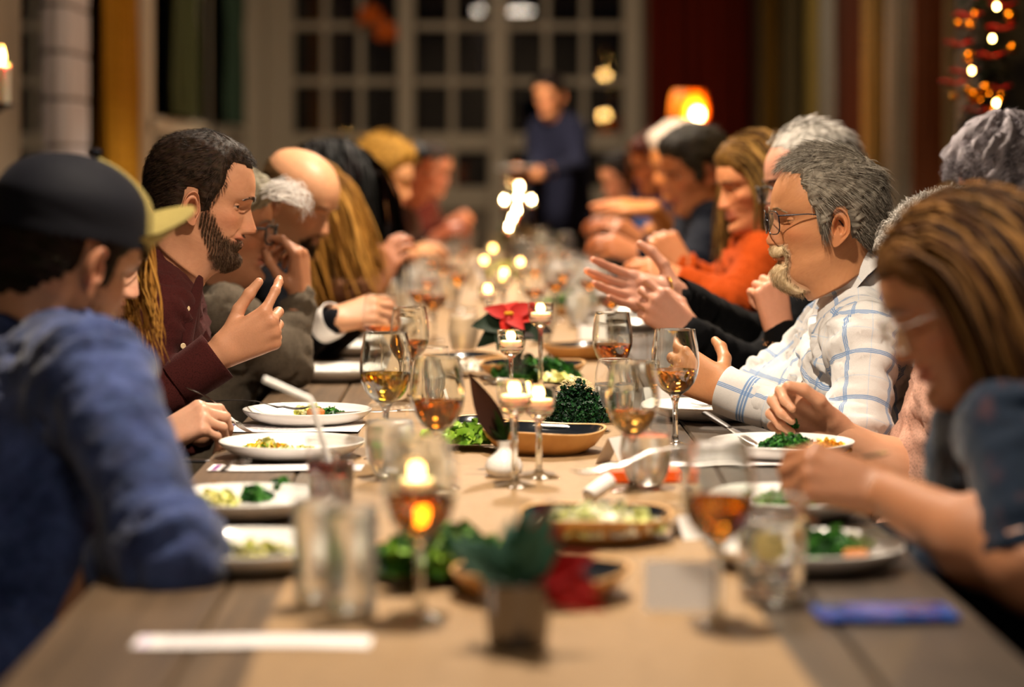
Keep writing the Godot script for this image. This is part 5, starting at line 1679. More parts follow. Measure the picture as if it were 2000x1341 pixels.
	var R3 := guest({"label": "grey haired man with glasses, white goatee and plaid shirt, holding a wine glass", "face": {"skin": lin(0.68, 0.47, 0.32), "q": 1.4, "wide": 1.06, "jaw": 1.06, "nose": 1.02, "open": 0.45, "look": Vector2(25, -8), "brow": lin(0.45, 0.36, 0.26), "brow_size": 1.1, "lips": 0.6, "ear": 1.12},
		"at": Vector3(0.639, 1.133, -4.5), "yaw": -85.0, "pitch": 5.0, "s": 1.0, "N": Vector3(0.701, 1.006, -4.56), "H": Vector3(0.766, 0.489, -4.62), "A": Vector3(0.683, 0.908, -4.3), "B": Vector3(0.691, 0.897, -4.74), "fwd": AWAY, "cell": 0.010, "fat": 1.0, "belly": 0.09,
		"cuffed": 0.8, "arms": [[Vector3(0.656, 0.746, -4.2), Vector3(0.444, 0.819, -4.34)], [Vector3(0.558, 0.8, -4.72), Vector3(0.627, 0.792, -4.5)]],
		"hands": [{"arm": 0, "along": Vector3(-0.72, 0.36, -0.58), "back": Vector3(-0.45, 0.35, 0.85), "side": 1, "curl": [[30, 40, 22, 3], [36, 46, 25, 0], [42, 50, 28, -2], [46, 54, 30, -5]], "thumb": [Vector3(0.50, 0.60, -0.45), Vector3(0.75, 0.45, -0.45), Vector3(0.85, 0.25, -0.45)], "s": 1.05, "cell": 0.0026, "reach": 0.07},
			{"arm": 1, "along": Vector3(0.9, -0.1, 0.4), "back": Vector3(0, 0.9, -0.4), "side": -1, "curl": RELAXED, "thumb": THUMB_IN, "s": 1.0}],
		"top": pm, "uv": true, "garment": "plaid_shirt", "fold": 0.007, "dens": 0.9,
		"extra": func(f): f.bone(Vector3(0.722, 0.996, -4.56), Vector3(0.769, 0.918, -4.58), 0.075, 0.11),
		"hair": func(root, off, g, I):
			crop_hair(root, off, g, I, {"line": RECEDED, "depth": 0.014, "top": 0.8, "cols": ash, "len": 0.045, "count": 9000, "rad": 0.00042, "lift": 0.10,
				"flow": func(q, phi): return Vector3(q.x * 2.0, lerpf(-0.85, -0.1, smoothstep(0.16, 0.2, q.y)), lerpf(-0.75, 0.9, smoothstep(0.20, 0.215, q.y)))})
			beard_of(root, off, g, I, goat, 0.012, 0.018, 6000, [lin(0.70, 0.60, 0.44), lin(0.85, 0.76, 0.62), lin(0.58, 0.48, 0.34)], 0.0004)})
	var must_ := func(phi, y):
		var x: float = 0.066 * sin(absf(phi))
		return smoothstep(0.0570, 0.0600, y) * (1.0 - smoothstep(0.0710, 0.0745, y)) * (1.0 - smoothstep(0.024, 0.033, x))
	var mg := Geo.new()
	strands(mg, R3.g, R3.I, 1500, func(phi, y): return 0.011 if must_.call(phi, y) > 0.1 else 0.0, func(q, phi): return Vector3(signf(q.x) * 1.0, -0.75, 0.1), 0.25, 0.00045, [lin(0.70, 0.60, 0.44), lin(0.88, 0.80, 0.66), lin(0.55, 0.45, 0.32)], 0.0, 0.0085)
	put("moustache", mg, M.hair, R3.root).position = R3.off
	glasses(R3.root, R3.off, R3.xf, M.navyframe, 0.0012, 0.026, 0.0215, 0.111, 0.116, 0.0)
	var r3: Node3D = R3.root
	cuff(r3, R3.off, Vector3(0.513, 0.795, -4.3), Vector3(0.432, 0.824, -4.34), 0.042, 0.044, pm, "cuff")
	# collar: two leaves round the neck
	var cg := Geo.new()
	# ring tilted forward: low in front, high at the nape, each leaf folded down outside
	var mid := Vector3(0.686, 1.043, -4.54)
	var ax := Vector3(-0.64, 0.77, 0)            # out of the ring
	var ex := Vector3(-0.77, -0.64, 0)           # towards the throat
	var rows := PackedVector3Array()
	for i in 6:
		for j in 33:
			var a := lerpf(-0.16, TAU - 0.16, j / 32.0) if false else lerpf(0.12, TAU - 0.12, j / 32.0)
			var t: float = [0.0, 0.15, 0.25, 0.5, 0.8, 1.0][i]
			var r: float = [0.069, 0.070, 0.0735, 0.080, 0.087, 0.092][i]
			var h: float = [-0.022, 0.012, 0.014, 0.002, -0.018, -0.030][i]
			var front := cos(a)
			h += -0.022 * maxf(front, 0.0) * t
			rows.append(mid + ex * cos(a) * r * 1.02 + Vector3(0, 0, 1) * sin(a) * r * 0.98 + ax * h)
	cg.sheet(rows, 6, 33, false, PackedColorArray(), Color.WHITE, true)
	for i in cg.v.size(): cg.uv[i] = Vector2((i % 33) * 0.0125, (i / 33) * 0.014 + 0.012)
	put("collar", cg, pm, r3).position = R3.off
	# ---- sequinned woman hidden behind him, only her fist and sleeve show
	var seq := cloth(Color(0.03, 0.028, 0.032), 60.0, 0.5)
	var R4 := guest({"label": "guest in a black sequinned sleeve, fist raised, hidden behind the plaid shirted man", "face": {"fem": 1.0, "q": 0.7},
		"at": Vector3(0.729, 1.098, -5.02), "yaw": -80.0, "pitch": 8.0, "s": 0.92, "N": Vector3(0.757, 0.971, -5.05), "H": Vector3(0.808, 0.547, -5.1), "A": Vector3(0.745, 0.917, -4.9), "B": Vector3(0.776, 0.9, -5.25), "fwd": AWAY, "thin": 0.85, "fat": 0.85,
		"arms": [[Vector3(0.638, 0.787, -4.86), Vector3(0.603, 0.882, -4.88)], [Vector3(0.725, 0.754, -5.2), Vector3(0.667, 0.753, -5.1)]],
		"hands": [{"arm": 0, "along": Vector3(-0.18, 0.98, 0.0), "back": Vector3(0.35, 0.1, 0.9), "side": 1, "curl": FIST, "thumb": THUMB_IN, "s": 0.95, "cell": 0.003, "reach": 0.05}],
		"top": seq, "hair": func(root, off, g, I): crop_hair(root, off, g, I, {"line": WOMAN, "depth": 0.006, "cols": dark_pair(), "count": 0})})
	var sq := Geo.new()
	for i in 130:
		var a := Vector3(0.638, 0.787, -4.86); var b := Vector3(0.606, 0.874, -4.88)
		var t := rng.randf(); var ang := rng.randf_range(-1.6, 1.6)
		var r := lerpf(0.047, 0.038, t) + 0.003
		sq.ball(a.lerp(b, t) + Vector3(sin(ang) * r, 0.0, cos(ang) * r), Vector3(0.0016, 0.0016, 0.0008), Color.WHITE, 4, 6)
	var sqo := put("sequins", sq, plain(Color(0.75, 0.55, 0.38), 0.25, 1.0), R4.root)
	sqo.position = R4.off
	sqo.set_meta("kind", "stuff")
	# ---- man in black with dark glasses, arm stretched out, palm up
	var blk := cloth(Color(0.025, 0.028, 0.04), 60.0, 0.5, 0.9, 0.25)
	var R5 := guest({"label": "white haired man in black with dark glasses, palm stretched out over the table", "face": {"skin": lin(0.71, 0.51, 0.42), "q": 0.9, "nose": 1.1},
		"at": Vector3(0.729, 1.191, -5.35), "yaw": -78.0, "pitch": 12.0, "s": 1.02, "N": Vector3(0.764, 1.042, -5.4), "H": Vector3(0.829, 0.558, -5.45), "A": Vector3(0.747, 0.98, -5.2), "B": Vector3(0.768, 0.967, -5.6), "fwd": AWAY,
		"arms": [[Vector3(0.592, 0.772, -5.1), Vector3(0.437, 0.873, -5)], [Vector3(0.644, 0.821, -5.45), Vector3(0.429, 0.936, -5.15)]],
		"hands": [{"arm": 1, "along": Vector3(-0.97, 0.20, 0.05), "back": Vector3(-0.1, -0.35, -0.93), "side": -1, "curl": [[8, 10, 5, 6], [12, 12, 6, 1], [18, 16, 8, -3], [24, 18, 10, -8]], "thumb": [Vector3(0.50, 0.80, 0.0), Vector3(0.75, 0.65, 0.1), Vector3(0.9, 0.42, 0.1)], "s": 1.12, "cell": 0.0036, "reach": 0.05},
			{"arm": 0, "along": Vector3(-0.75, 0.62, 0.05), "back": Vector3(-0.3, 0.35, 0.9), "side": 1, "curl": [[30, 60, 30, 3], [50, 70, 35, 0], [60, 72, 36, -2], [64, 74, 38, -5]], "thumb": THUMB_IN, "s": 1.0, "cell": 0.0036}],
		"top": blk, "garment": "black_sweater", "fold": 0.005, "arm": 1.1,
		"hair": func(root, off, g, I): crop_hair(root, off, g, I, {"line": RECEDED, "depth": 0.016, "cols": silver, "len": 0.040, "count": 900, "rad": 0.0010, "lift": 0.2, "top": 0.5})})
	glasses(R5.root, R5.off, R5.xf, M.black, 0.0026, 0.025, 0.018, 0.118, 0.112)
	cuff(R5.root, R5.off, Vector3(0.474, 0.915, -5.2), Vector3(0.409, 0.945, -5.14), 0.043, 0.046, blk, "cuff")
	var bra := Geo.new()
	var bq := []; var br_ := []
	for i in 25:
		var a := TAU * i / 24
		bq.append(Vector3(0.394, 0.956, -5.12) + Vector3(0.006 * sin(a), 0.032 * cos(a), 0.030 * sin(a))); br_.append(0.0022)
	bra.tube(bq, br_, 6, Color.WHITE, false)
	put("gold_bracelet", bra, plain(Color(0.85, 0.62, 0.22), 0.25, 1.0), R5.root).position = R5.off
	# ---- woman in orange with long hair
	var honey := [lin(0.29, 0.20, 0.09), lin(0.42, 0.30, 0.14), lin(0.21, 0.14, 0.07), lin(0.52, 0.39, 0.20)]
	guest({"label": "smiling woman in an orange sweater with long honey brown hair", "face": {"fem": 1.0, "skin": lin(0.74, 0.49, 0.33), "q": 0.9, "smile": 0.9, "open": 0.35},
		"at": Vector3(0.69, 1.181, -6.1), "yaw": -72.0, "pitch": 12.0, "s": 0.98, "N": Vector3(0.703, 1.052, -6.15), "H": Vector3(0.752, 0.597, -6.2), "A": Vector3(0.701, 0.986, -5.95), "B": Vector3(0.699, 0.979, -6.35), "fwd": AWAY, "cell": 0.014,
		"arms": [[Vector3(0.595, 0.881, -5.85), Vector3(0.504, 0.938, -5.9)], [Vector3(0.648, 0.861, -6.4), Vector3(0.531, 0.954, -6.3)]], "sleeve": 1.0, "thin": 0.92, "arm": 1.1,
		"hands": [{"arm": 0, "along": Vector3(-0.95, 0.3, 0), "back": Vector3(0.1, 0.7, 0.6), "side": 1, "curl": RELAXED, "thumb": THUMB_OUT, "s": 0.95, "cell": 0.0045}, {"arm": 1, "along": Vector3(-0.6, 0.8, 0), "back": Vector3(-0.2, 0.3, 0.9), "side": -1, "curl": FIST, "thumb": THUMB_IN, "s": 0.95, "cell": 0.0045}],
		"top": cloth(Color(0.68, 0.26, 0.04), 50.0, 0.8), "fold": 0.007,
		"hair": func(root, off, g, I): long_hair(root, off, g, I, honey, 1000, 0.40, 0.0030, 0.008, Vector3(0, 0, 0.0), 0.005)})
	# ---- grey haired man in a navy jacket, leaning in
	var navy := cloth(Color(0.045, 0.065, 0.12), 50.0, 0.4, 0.9, 0.3)
	guest({"label": "dark grey haired man in a navy jacket, leaning over the table beside the orange sweater", "face": {"skin": lin(0.68, 0.42, 0.26), "q": 0.7},
		"at": Vector3(0.64, 1.211, -7.3), "yaw": -70.0, "pitch": 18.0, "s": 1.02, "N": Vector3(0.688, 1.105, -7.35), "H": Vector3(0.801, 0.627, -7.45), "A": Vector3(0.69, 1.042, -7.15), "B": Vector3(0.676, 1.05, -7.6), "fwd": AWAY, "cell": 0.016, "arm": 1.15,
		"arms": [[Vector3(0.608, 0.916, -7), Vector3(0.471, 0.962, -6.95)], [Vector3(0.633, 0.901, -7.7), Vector3(0.508, 0.973, -7.5)]],
		"hands": [{"arm": 0, "along": Vector3(-0.9, 0.3, 0), "back": Vector3(0.1, 0.7, 0.6), "side": 1, "curl": RELAXED, "thumb": THUMB_OUT, "cell": 0.005}, {"arm": 1, "along": Vector3(-0.8, 0.6, 0), "back": Vector3(0.1, 0.7, 0.6), "side": -1, "curl": RELAXED, "thumb": THUMB_OUT, "cell": 0.005}],
		"top": navy, "garment": "navy_jacket",
		"hair": func(root, off, g, I): crop_hair(root, off, g, I, {"line": SHORT, "depth": 0.020, "cols": [lin(0.14, 0.13, 0.11), lin(0.22, 0.20, 0.17)], "len": 0.03, "count": 500, "rad": 0.0016, "lift": 0.3})})
	guest({"label": "white haired guest holding a hand out flat, behind the navy jacket", "face": {"skin": lin(0.73, 0.46, 0.25), "q": 0.6},
		"at": Vector3(0.707, 1.234, -8.6), "yaw": -72.0, "pitch": 16.0, "s": 1.04, "N": Vector3(0.744, 1.098, -8.65), "H": Vector3(0.825, 0.637, -8.7), "A": Vector3(0.734, 1.03, -8.45), "B": Vector3(0.737, 1.029, -8.85), "fwd": AWAY, "cell": 0.02,
		"arms": [[Vector3(0.682, 0.91, -8.3), Vector3(0.587, 1.067, -8.2)], [Vector3(0.712, 0.906, -8.9), Vector3(0.604, 0.987, -8.7)]], "sleeve": 0.8,
		"hands": [{"arm": 0, "along": Vector3(-0.98, 0.05, 0), "back": Vector3(0.1, 0.9, 0.4), "side": 1, "curl": FLAT, "thumb": THUMB_OUT, "s": 1.1, "cell": 0.006}],
		"top": cloth(Color(0.25, 0.10, 0.05), 40.0),
		"hair": func(root, off, g, I): crop_hair(root, off, g, I, {"line": SHORT, "depth": 0.020, "top": 1.6, "cols": [lin(0.66, 0.60, 0.54), lin(0.76, 0.70, 0.64)], "len": 0.03, "count": 400, "rad": 0.002, "lift": 0.3})})
	guest({"label": "far guest on the right in a bright blue top with reddish hair", "face": {"fem": 1.0, "skin": lin(0.69, 0.40, 0.23), "q": 0.5},
		"at": Vector3(0.72, 1.23, -10), "yaw": -66.0, "pitch": 14.0, "s": 1.0, "N": Vector3(0.741, 1.09, -10.05), "H": Vector3(0.819, 0.648, -10.1), "A": Vector3(0.73, 1.02, -9.9), "B": Vector3(0.737, 1.018, -10.3), "fwd": AWAY, "cell": 0.022,
		"arms": [[Vector3(0.691, 0.898, -9.8), Vector3(0.581, 0.955, -9.7)], [Vector3(0.678, 1.053, -10.2), Vector3(0.659, 1.162, -10.1)]], "hands": [{"arm": 0, "along": Vector3(-0.9, 0.3, 0), "back": Vector3(0.1, 0.9, 0.4), "side": 1, "curl": RELAXED, "thumb": THUMB_OUT, "cell": 0.007}],
		"top": cloth(Color(0.12, 0.24, 0.46), 40.0),
		"hair": func(root, off, g, I): long_hair(root, off, g, I, [lin(0.25, 0.09, 0.04), lin(0.35, 0.13, 0.05)], 70, 0.30, 0.012, 0.0, Vector3.ZERO, 0.01)})
	guest({"label": "farthest guest on the right, a small ruddy face beyond the blue top", "face": {"skin": lin(0.64, 0.42, 0.31), "q": 0.5},
		"at": Vector3(0.658, 1.164, -11.5), "yaw": -60.0, "pitch": 20.0, "s": 0.95, "N": Vector3(0.685, 1.034, -11.55), "H": Vector3(0.769, 0.636, -11.6), "A": Vector3(0.676, 0.964, -11.4), "B": Vector3(0.68, 0.96, -11.8), "fwd": AWAY, "cell": 0.024,
		"arms": [[Vector3(0.646, 0.866, -11.3), Vector3(0.553, 0.905, -11.2)], []], "top": cloth(Color(0.10, 0.08, 0.07), 40.0),
		"hair": func(root, off, g, I): crop_hair(root, off, g, I, {"line": SHORT, "depth": 0.014, "cols": dark_pair(), "count": 0})})
	# ---- curly lilac grey head at the top right edge
	guest({"label": "person with thick curly lilac grey hair behind the pink shirt, at the right edge", "face": {"fem": 1.0, "skin": lin(0.75, 0.55, 0.47), "q": 0.8},
		"at": Vector3(1.097, 1.177, -5), "yaw": -92.0, "pitch": 10.0, "s": 1.06, "N": Vector3(1.131, 1.044, -5.05), "H": Vector3(1.197, 0.515, -5.1), "A": Vector3(1.119, 0.979, -4.9), "B": Vector3(1.176, 0.964, -5.3), "fwd": AWAY, "cell": 0.016,
		"arms": [[Vector3(1.065, 0.781, -4.8), Vector3(0.973, 0.771, -4.9)], [Vector3(1.164, 0.725, -5.4), Vector3(1.03, 0.756, -5.3)]], "top": cloth(Color(0.12, 0.12, 0.15), 40.0),
		"hair": func(root, off, g, I): crop_hair(root, off, g, I, {"line": [[0, 0.160], [0.8, 0.150], [1.15, 0.11], [1.35, 0.05], [1.8, 0.04], [3.2, 0.03]], "depth": 0.026, "top": 1.15, "cols": [lin(0.48, 0.45, 0.46), lin(0.62, 0.59, 0.61), lin(0.40, 0.37, 0.39)], "len": 0.030, "count": 5000, "rad": 0.0008, "lift": 0.12, "curl": 0.008, "lump": 0.8, "lfreq": 12.0, "up": 1.0})})

func dark_pair() -> Array:
	return [lin(0.05, 0.04, 0.03), lin(0.10, 0.08, 0.06)]

func waiter() -> void:
	var shirt := cloth(Color(0.07, 0.075, 0.14), 40.0, 0.4)
	var D := {"label": "waiter in a dark navy shirt standing at the far end, holding a white plate", "face": {"skin": lin(0.75, 0.50, 0.33), "q": 0.6},
		"at": Vector3(0.394, 1.636, -14.3), "yaw": -28.0, "pitch": 14.0, "s": 1.03, "N": Vector3(0.45, 1.513, -14.35), "H": Vector3(0.457, 0.919, -14.4), "A": Vector3(0.529, 1.449, -14.35), "B": Vector3(0.354, 1.45, -14.4), "fwd": Vector3(-0.4, 0, 0.9), "cell": 0.018,
		"arms": [[Vector3(0.559, 1.224, -14.2), Vector3(0.353, 1.171, -13.9)], [Vector3(0.333, 1.218, -14.3), Vector3(0.26, 1.171, -13.95)]],
		"hands": [{"arm": 0, "along": Vector3(-0.9, 0.0, 0.4), "back": Vector3(0.2, 0.3, 0.9), "side": 1, "curl": PINCH, "thumb": THUMB_IN, "cell": 0.007}, {"arm": 1, "along": Vector3(-0.6, 0.2, 0.7), "back": Vector3(-0.5, 0.3, 0.8), "side": -1, "curl": PINCH, "thumb": THUMB_IN, "cell": 0.007}],
		"top": shirt, "garment": "shirt",
		"hair": func(root, off, g, I): crop_hair(root, off, g, I, {"line": SHORT, "depth": 0.012, "cols": dark_pair(), "count": 0})}
	var H: Vector3 = D.H
	var root := thing("person", D.label, "person", Vector3(H.x, 0, H.z))
	var off := -root.position
	var g := Geo.new()
	var I := head(g, D.face, facing(D.at, D.yaw, D.pitch, 0.0, D.s), D.N)
	for h in D.hands:
		var arm: Array = D.arms[h.arm]
		hand(g, arm[1], h.along, h.back, h.side, h.curl, h.thumb, D.face.skin, 1.0, arm[1] - arm[0], 0.06, 0.007)
	put("body", g, M.skin, root).position = off
	var tg := Geo.new()
	torso(D, 0.018).build(tg, Color.WHITE, null, folds(0.004))
	put("shirt", tg, shirt, root).position = off
	var lg := Geo.new(); var sh := Geo.new()
	for s in [-1, 1]:
		var hp: Vector3 = H + Vector3(s * 0.09, 0, 0)
		lg.tube(curve([hp + Vector3(0, 0.05, 0), Vector3(hp.x, 0.48, hp.z + 0.02), Vector3(hp.x, 0.08, hp.z)], 10), curve([0.10, 0.07, 0.055], 10), 14)
		sh.tube(curve([Vector3(hp.x, 0.045, hp.z - 0.06), Vector3(hp.x, 0.05, hp.z + 0.03), Vector3(hp.x, 0.035, hp.z + 0.2)], 8), curve([0.035, 0.045, 0.03], 8), 12)
	put("trousers", lg, M.trousers, root).position = off
	put("shoes", sh, M.shoe, root).position = off
	D.hair.call(root, off, g, I)
	var p := plate("white plate carried by the standing waiter", Vector3(0.192, 1.18, -13.75), 0.12)
	p.remove_meta("group")

# ---------------------------------------------------------------- what stands on the table
const AMBER := Color(0.88, 0.55, 0.16)
const ROSE := Color(0.95, 0.72, 0.36)
const WHITE_WINE := Color(0.95, 0.80, 0.25)

func shared(key: String, make) -> ArrayMesh:
	if not cache.has(key):
		var g := Geo.new()
		make.call(g)
		cache[key] = g.mesh()
	return cache[key]

func wine_glass(label: String, at: Vector3, fill: float, col: Color, s := 1.0, turn := 0.0) -> Node3D:
	var t := thing("wine_glass", label, "wine glass", at, turn, "stemmed wine glasses on the long table")
	t.scale = Vector3(s, s, s)
	put("stem", shared("wg_stem", func(g): g.lathe([Vector2(0, 0.0005), Vector2(0.033, 0.0005), Vector2(0.0345, 0.0016), Vector2(0.031, 0.003), Vector2(0.013, 0.0055), Vector2(0.0065, 0.010), Vector2(0.0045, 0.020), Vector2(0.0040, 0.045), Vector2(0.0046, 0.070), Vector2(0.0075, 0.080), Vector2(0.011, 0.0845), Vector2(0, 0.0862)], 28)), M.solid_glass, t)
	if at.z > -5.3:
		put("bowl", shared("wg_bowl2", func(g):
			var o := [Vector2(0.006, 0.0835), Vector2(0.012, 0.0852), Vector2(0.0225, 0.0925), Vector2(0.0315, 0.104), Vector2(0.0372, 0.119), Vector2(0.0393, 0.134), Vector2(0.0388, 0.150), Vector2(0.0365, 0.168), Vector2(0.0325, 0.1898), Vector2(0.0319, 0.1906)]
			var q := [Vector2(0.0312, 0.1898), Vector2(0.0352, 0.168), Vector2(0.0375, 0.150), Vector2(0.0380, 0.134), Vector2(0.0359, 0.119), Vector2(0.0303, 0.104), Vector2(0.0214, 0.0936), Vector2(0.011, 0.0868), Vector2(0, 0.0862)]
			g.lathe([Vector2(0, 0.0845)] + o + q, 48)), M.solid_glass, t)
	else: put("bowl", shared("wg_bowl", func(g): g.lathe([Vector2(0.006, 0.0835), Vector2(0.012, 0.0852), Vector2(0.0225, 0.0925), Vector2(0.0315, 0.104), Vector2(0.0372, 0.119), Vector2(0.0393, 0.134), Vector2(0.0388, 0.150), Vector2(0.0365, 0.168), Vector2(0.0325, 0.190)], 40)), M.glass, t)
	if at.z <= -5.3: put("rim", shared("wg_rim", func(g):
		var p := []; var r := []
		for i in 33:
			p.append(Vector3(cos(TAU * i / 32) * 0.0323, 0.1905, sin(TAU * i / 32) * 0.0323)); r.append(0.0009)
		g.tube(p, r, 6, Color.WHITE, false)), M.solid_glass, t)
	if fill > 0.0:
		put("wine", shared("wine%.3f" % fill, func(g):
			var prof := [Vector2(0, 0.0868), Vector2(0.0105, 0.0872)]
			for q in [Vector2(0.0213, 0.0938), Vector2(0.0302, 0.1048), Vector2(0.0358, 0.1194), Vector2(0.0379, 0.134), Vector2(0.0374, 0.150)]:
				if q.y < fill - 0.002: prof.append(q)
			var last: Vector2 = prof[-1]
			var r := 0.0379 - 0.00001
			for e in [[0.0938, 0.0213], [0.1048, 0.0302], [0.1194, 0.0358], [0.134, 0.0379], [0.150, 0.0374]]:
				if e[0] >= fill - 0.002:
					var f: float = (fill - last.y) / (e[0] - last.y)
					r = lerpf(last.x, e[1], f)
					break
			prof.append(Vector2(r, fill)); prof.append(Vector2(r - 0.0012, fill + 0.0001)); prof.append(Vector2(0, fill))
			g.lathe(prof, 40)), liquid_of(col), t)
	return t

func liquid_of(col: Color, cloud := 0.0, rough := 0.0) -> StandardMaterial3D:
	var k := "liq%s%.2f%.2f" % [col.to_html(), cloud, rough]
	if not cache.has(k): cache[k] = liquid(col, 0.034, rough, cloud)
	return cache[k]

func tumbler(label: String, at: Vector3, r: float, h: float, fill: float, col: Color, group: String, belly := 0.0, cloud := 0.06, rough := 0.12) -> Node3D:
	var t := thing("water_glass", label, "glass", at, 0, group)
	put("glass_wall", shared("tw%.3f%.3f%.3f" % [r, h, belly], func(g):
		var b := r * (0.72 if belly > 0 else 0.90)
		g.lathe([Vector2(0, 0.0006), Vector2(b * 0.9, 0.0006), Vector2(b, 0.003), Vector2(lerpf(b, r, 0.4) + belly, h * 0.28), Vector2(lerpf(b, r, 0.7) + belly * 1.2, h * 0.5), Vector2(r + belly * 0.5, h * 0.8), Vector2(r, h)], 36)), M.glass, t)
	put("glass_base", shared("tb%.3f%.3f" % [r, belly], func(g):
		var b := r * (0.70 if belly > 0 else 0.88)
		g.lathe([Vector2(0, 0.001), Vector2(b * 0.88, 0.001), Vector2(b * 0.97, 0.003), Vector2(b * 0.98, 0.010), Vector2(b * 0.7, 0.009), Vector2(0, 0.008)], 32)), M.solid_glass, t)
	put("rim", shared("tr%.3f%.3f" % [r, h], func(g):
		var p := []; var rr := []
		for i in 33:
			p.append(Vector3(cos(TAU * i / 32) * r, h, sin(TAU * i / 32) * r)); rr.append(0.0011)
		g.tube(p, rr, 6, Color.WHITE, false)), M.solid_glass, t)
	if fill > 0.0:
		put("drink", shared("tf%.3f%.3f%.3f%.3f" % [r, h, belly, fill], func(g):
			var b := r * (0.72 if belly > 0 else 0.90)
			var prof := [Vector2(0, 0.0105), Vector2(b * 0.97, 0.0105)]
			var outer := [Vector2(b, 0.003), Vector2(lerpf(b, r, 0.4) + belly, h * 0.28), Vector2(lerpf(b, r, 0.7) + belly * 1.2, h * 0.5), Vector2(r + belly * 0.5, h * 0.8), Vector2(r, h)]
			for i in range(1, 13):
				var y := lerpf(0.0105, fill, i / 12.0)
				for j in 4:
					if y >= outer[j].y and y <= outer[j + 1].y:
						prof.append(Vector2(lerpf(outer[j].x, outer[j + 1].x, (y - outer[j].y) / (outer[j + 1].y - outer[j].y)) - 0.0014, y))
			prof.append(Vector2(0, fill))
			g.lathe(prof, 32)), liquid_of(col, cloud, rough), t)
	return t

func ice(parent: Node3D, r: float, lo: float, hi: float, n: int) -> void:
	for i in n:
		var g := Geo.new()
		var b := Basis.from_euler(Vector3(rng.randf() * 3, rng.randf() * 3, rng.randf() * 3))
		var a := rng.randf() * TAU
		g.box(Vector3.ZERO, Vector3(0.019, 0.019, 0.017), 0.004, Transform3D(b, Vector3(cos(a) * r * 0.4, lerpf(lo, hi, (i + 0.5) / n), sin(a) * r * 0.4)))
		put("ice_cube", g, liquid_of(Color(0.97, 0.98, 1.0), 0.03, 0.05), parent)

func candle(label: String, at: Vector3, h: float, light := 0.05, s := 1.0) -> Node3D:
	var t := thing("candle_holder", label, "candle holder", at, 0, "stemmed glass tea light holders")
	put("holder", shared("ch%.3f" % h, func(g): g.lathe([Vector2(0, 0.0005), Vector2(0.031, 0.0005), Vector2(0.0325, 0.002), Vector2(0.028, 0.0035), Vector2(0.010, 0.007), Vector2(0.0055, 0.014), Vector2(0.0042, h * 0.4), Vector2(0.0055, h - 0.055), Vector2(0.010, h - 0.049), Vector2(0.019, h - 0.044), Vector2(0.0245, h - 0.034), Vector2(0.0262, h - 0.015), Vector2(0.0268, h), Vector2(0.0256, h), Vector2(0.0248, h - 0.016), Vector2(0.0238, h - 0.028), Vector2(0.018, h - 0.037), Vector2(0, h - 0.039)], 30)), M.solid_glass, t)
	put("tea_light", shared("tl", func(g): g.lathe([Vector2(0, 0), Vector2(0.0195, 0), Vector2(0.0205, 0.001), Vector2(0.0205, 0.015), Vector2(0.019, 0.0155), Vector2(0.017, 0.0135), Vector2(0, 0.013)], 24)), M.wax, t).position.y = h - 0.0365
	var fl := Geo.new()
	flame(fl, Vector3(0, h - 0.022, 0), 0.55)
	put("flame", fl, M.flame, t)
	point(at + Vector3(0, h - 0.012, 0), light, Color(1.0, 0.72, 0.40), 0.008, t)
	return t

func plate(label: String, at: Vector3, r := 0.119) -> Node3D:
	var o := put("dinner_plate", shared("plate%.3f" % r, func(g):
		var k := r / 0.126
		g.lathe([Vector2(0, 0.001), Vector2(0.072, 0.001), Vector2(0.080, 0.002), Vector2(0.108, 0.011), Vector2(0.122, 0.021), Vector2(0.126, 0.0265), Vector2(0.1258, 0.0285), Vector2(0.1235, 0.0288), Vector2(0.118, 0.023), Vector2(0.106, 0.0145), Vector2(0.086, 0.0085), Vector2(0.05, 0.0075), Vector2(0, 0.0075)].map(func(p): return Vector2(p.x * k, p.y)), 56)), M.china)
	o.position = at
	tag(o, label, "plate", "white dinner plates on the table")
	return o

func bowl(label: String, at: Vector3, r: float, h: float, sx := 1.0, turn := 0.0) -> Node3D:
	var t := thing("serving_bowl", label, "bowl", at, turn, "stoneware serving bowls on the table")
	var g := Geo.new(); var q := Geo.new()
	g.lathe([Vector2(0, 0.0015), Vector2(r * 0.50, 0.0015), Vector2(r * 0.62, h * 0.06), Vector2(r * 0.82, h * 0.34), Vector2(r * 0.95, h * 0.72), Vector2(r, h * 0.96), Vector2(r * 0.995, h), Vector2(r * 0.965, h * 1.0), Vector2(r * 0.952, h * 0.965)], 48, Transform3D(), Color.WHITE, sx)
	q.lathe([Vector2(r * 0.952, h * 0.965), Vector2(r * 0.91, h * 0.75), Vector2(r * 0.78, h * 0.42), Vector2(r * 0.5, h * 0.22), Vector2(0, h * 0.18)], 48, Transform3D(), Color.WHITE, sx)
	for i in g.v.size():
		g.v[i].y += 0.0025 * sin(atan2(g.v[i].z, g.v[i].x) * 3.0 + at.x * 20.0) * g.v[i].y / h
	for i in q.v.size():
		q.v[i].y += 0.0025 * sin(atan2(q.v[i].z, q.v[i].x) * 3.0 + at.x * 20.0) * q.v[i].y / h
	put("bowl_body", g, M.clay, t)
	put("glazed_inside", q, M.glaze, t)
	return t

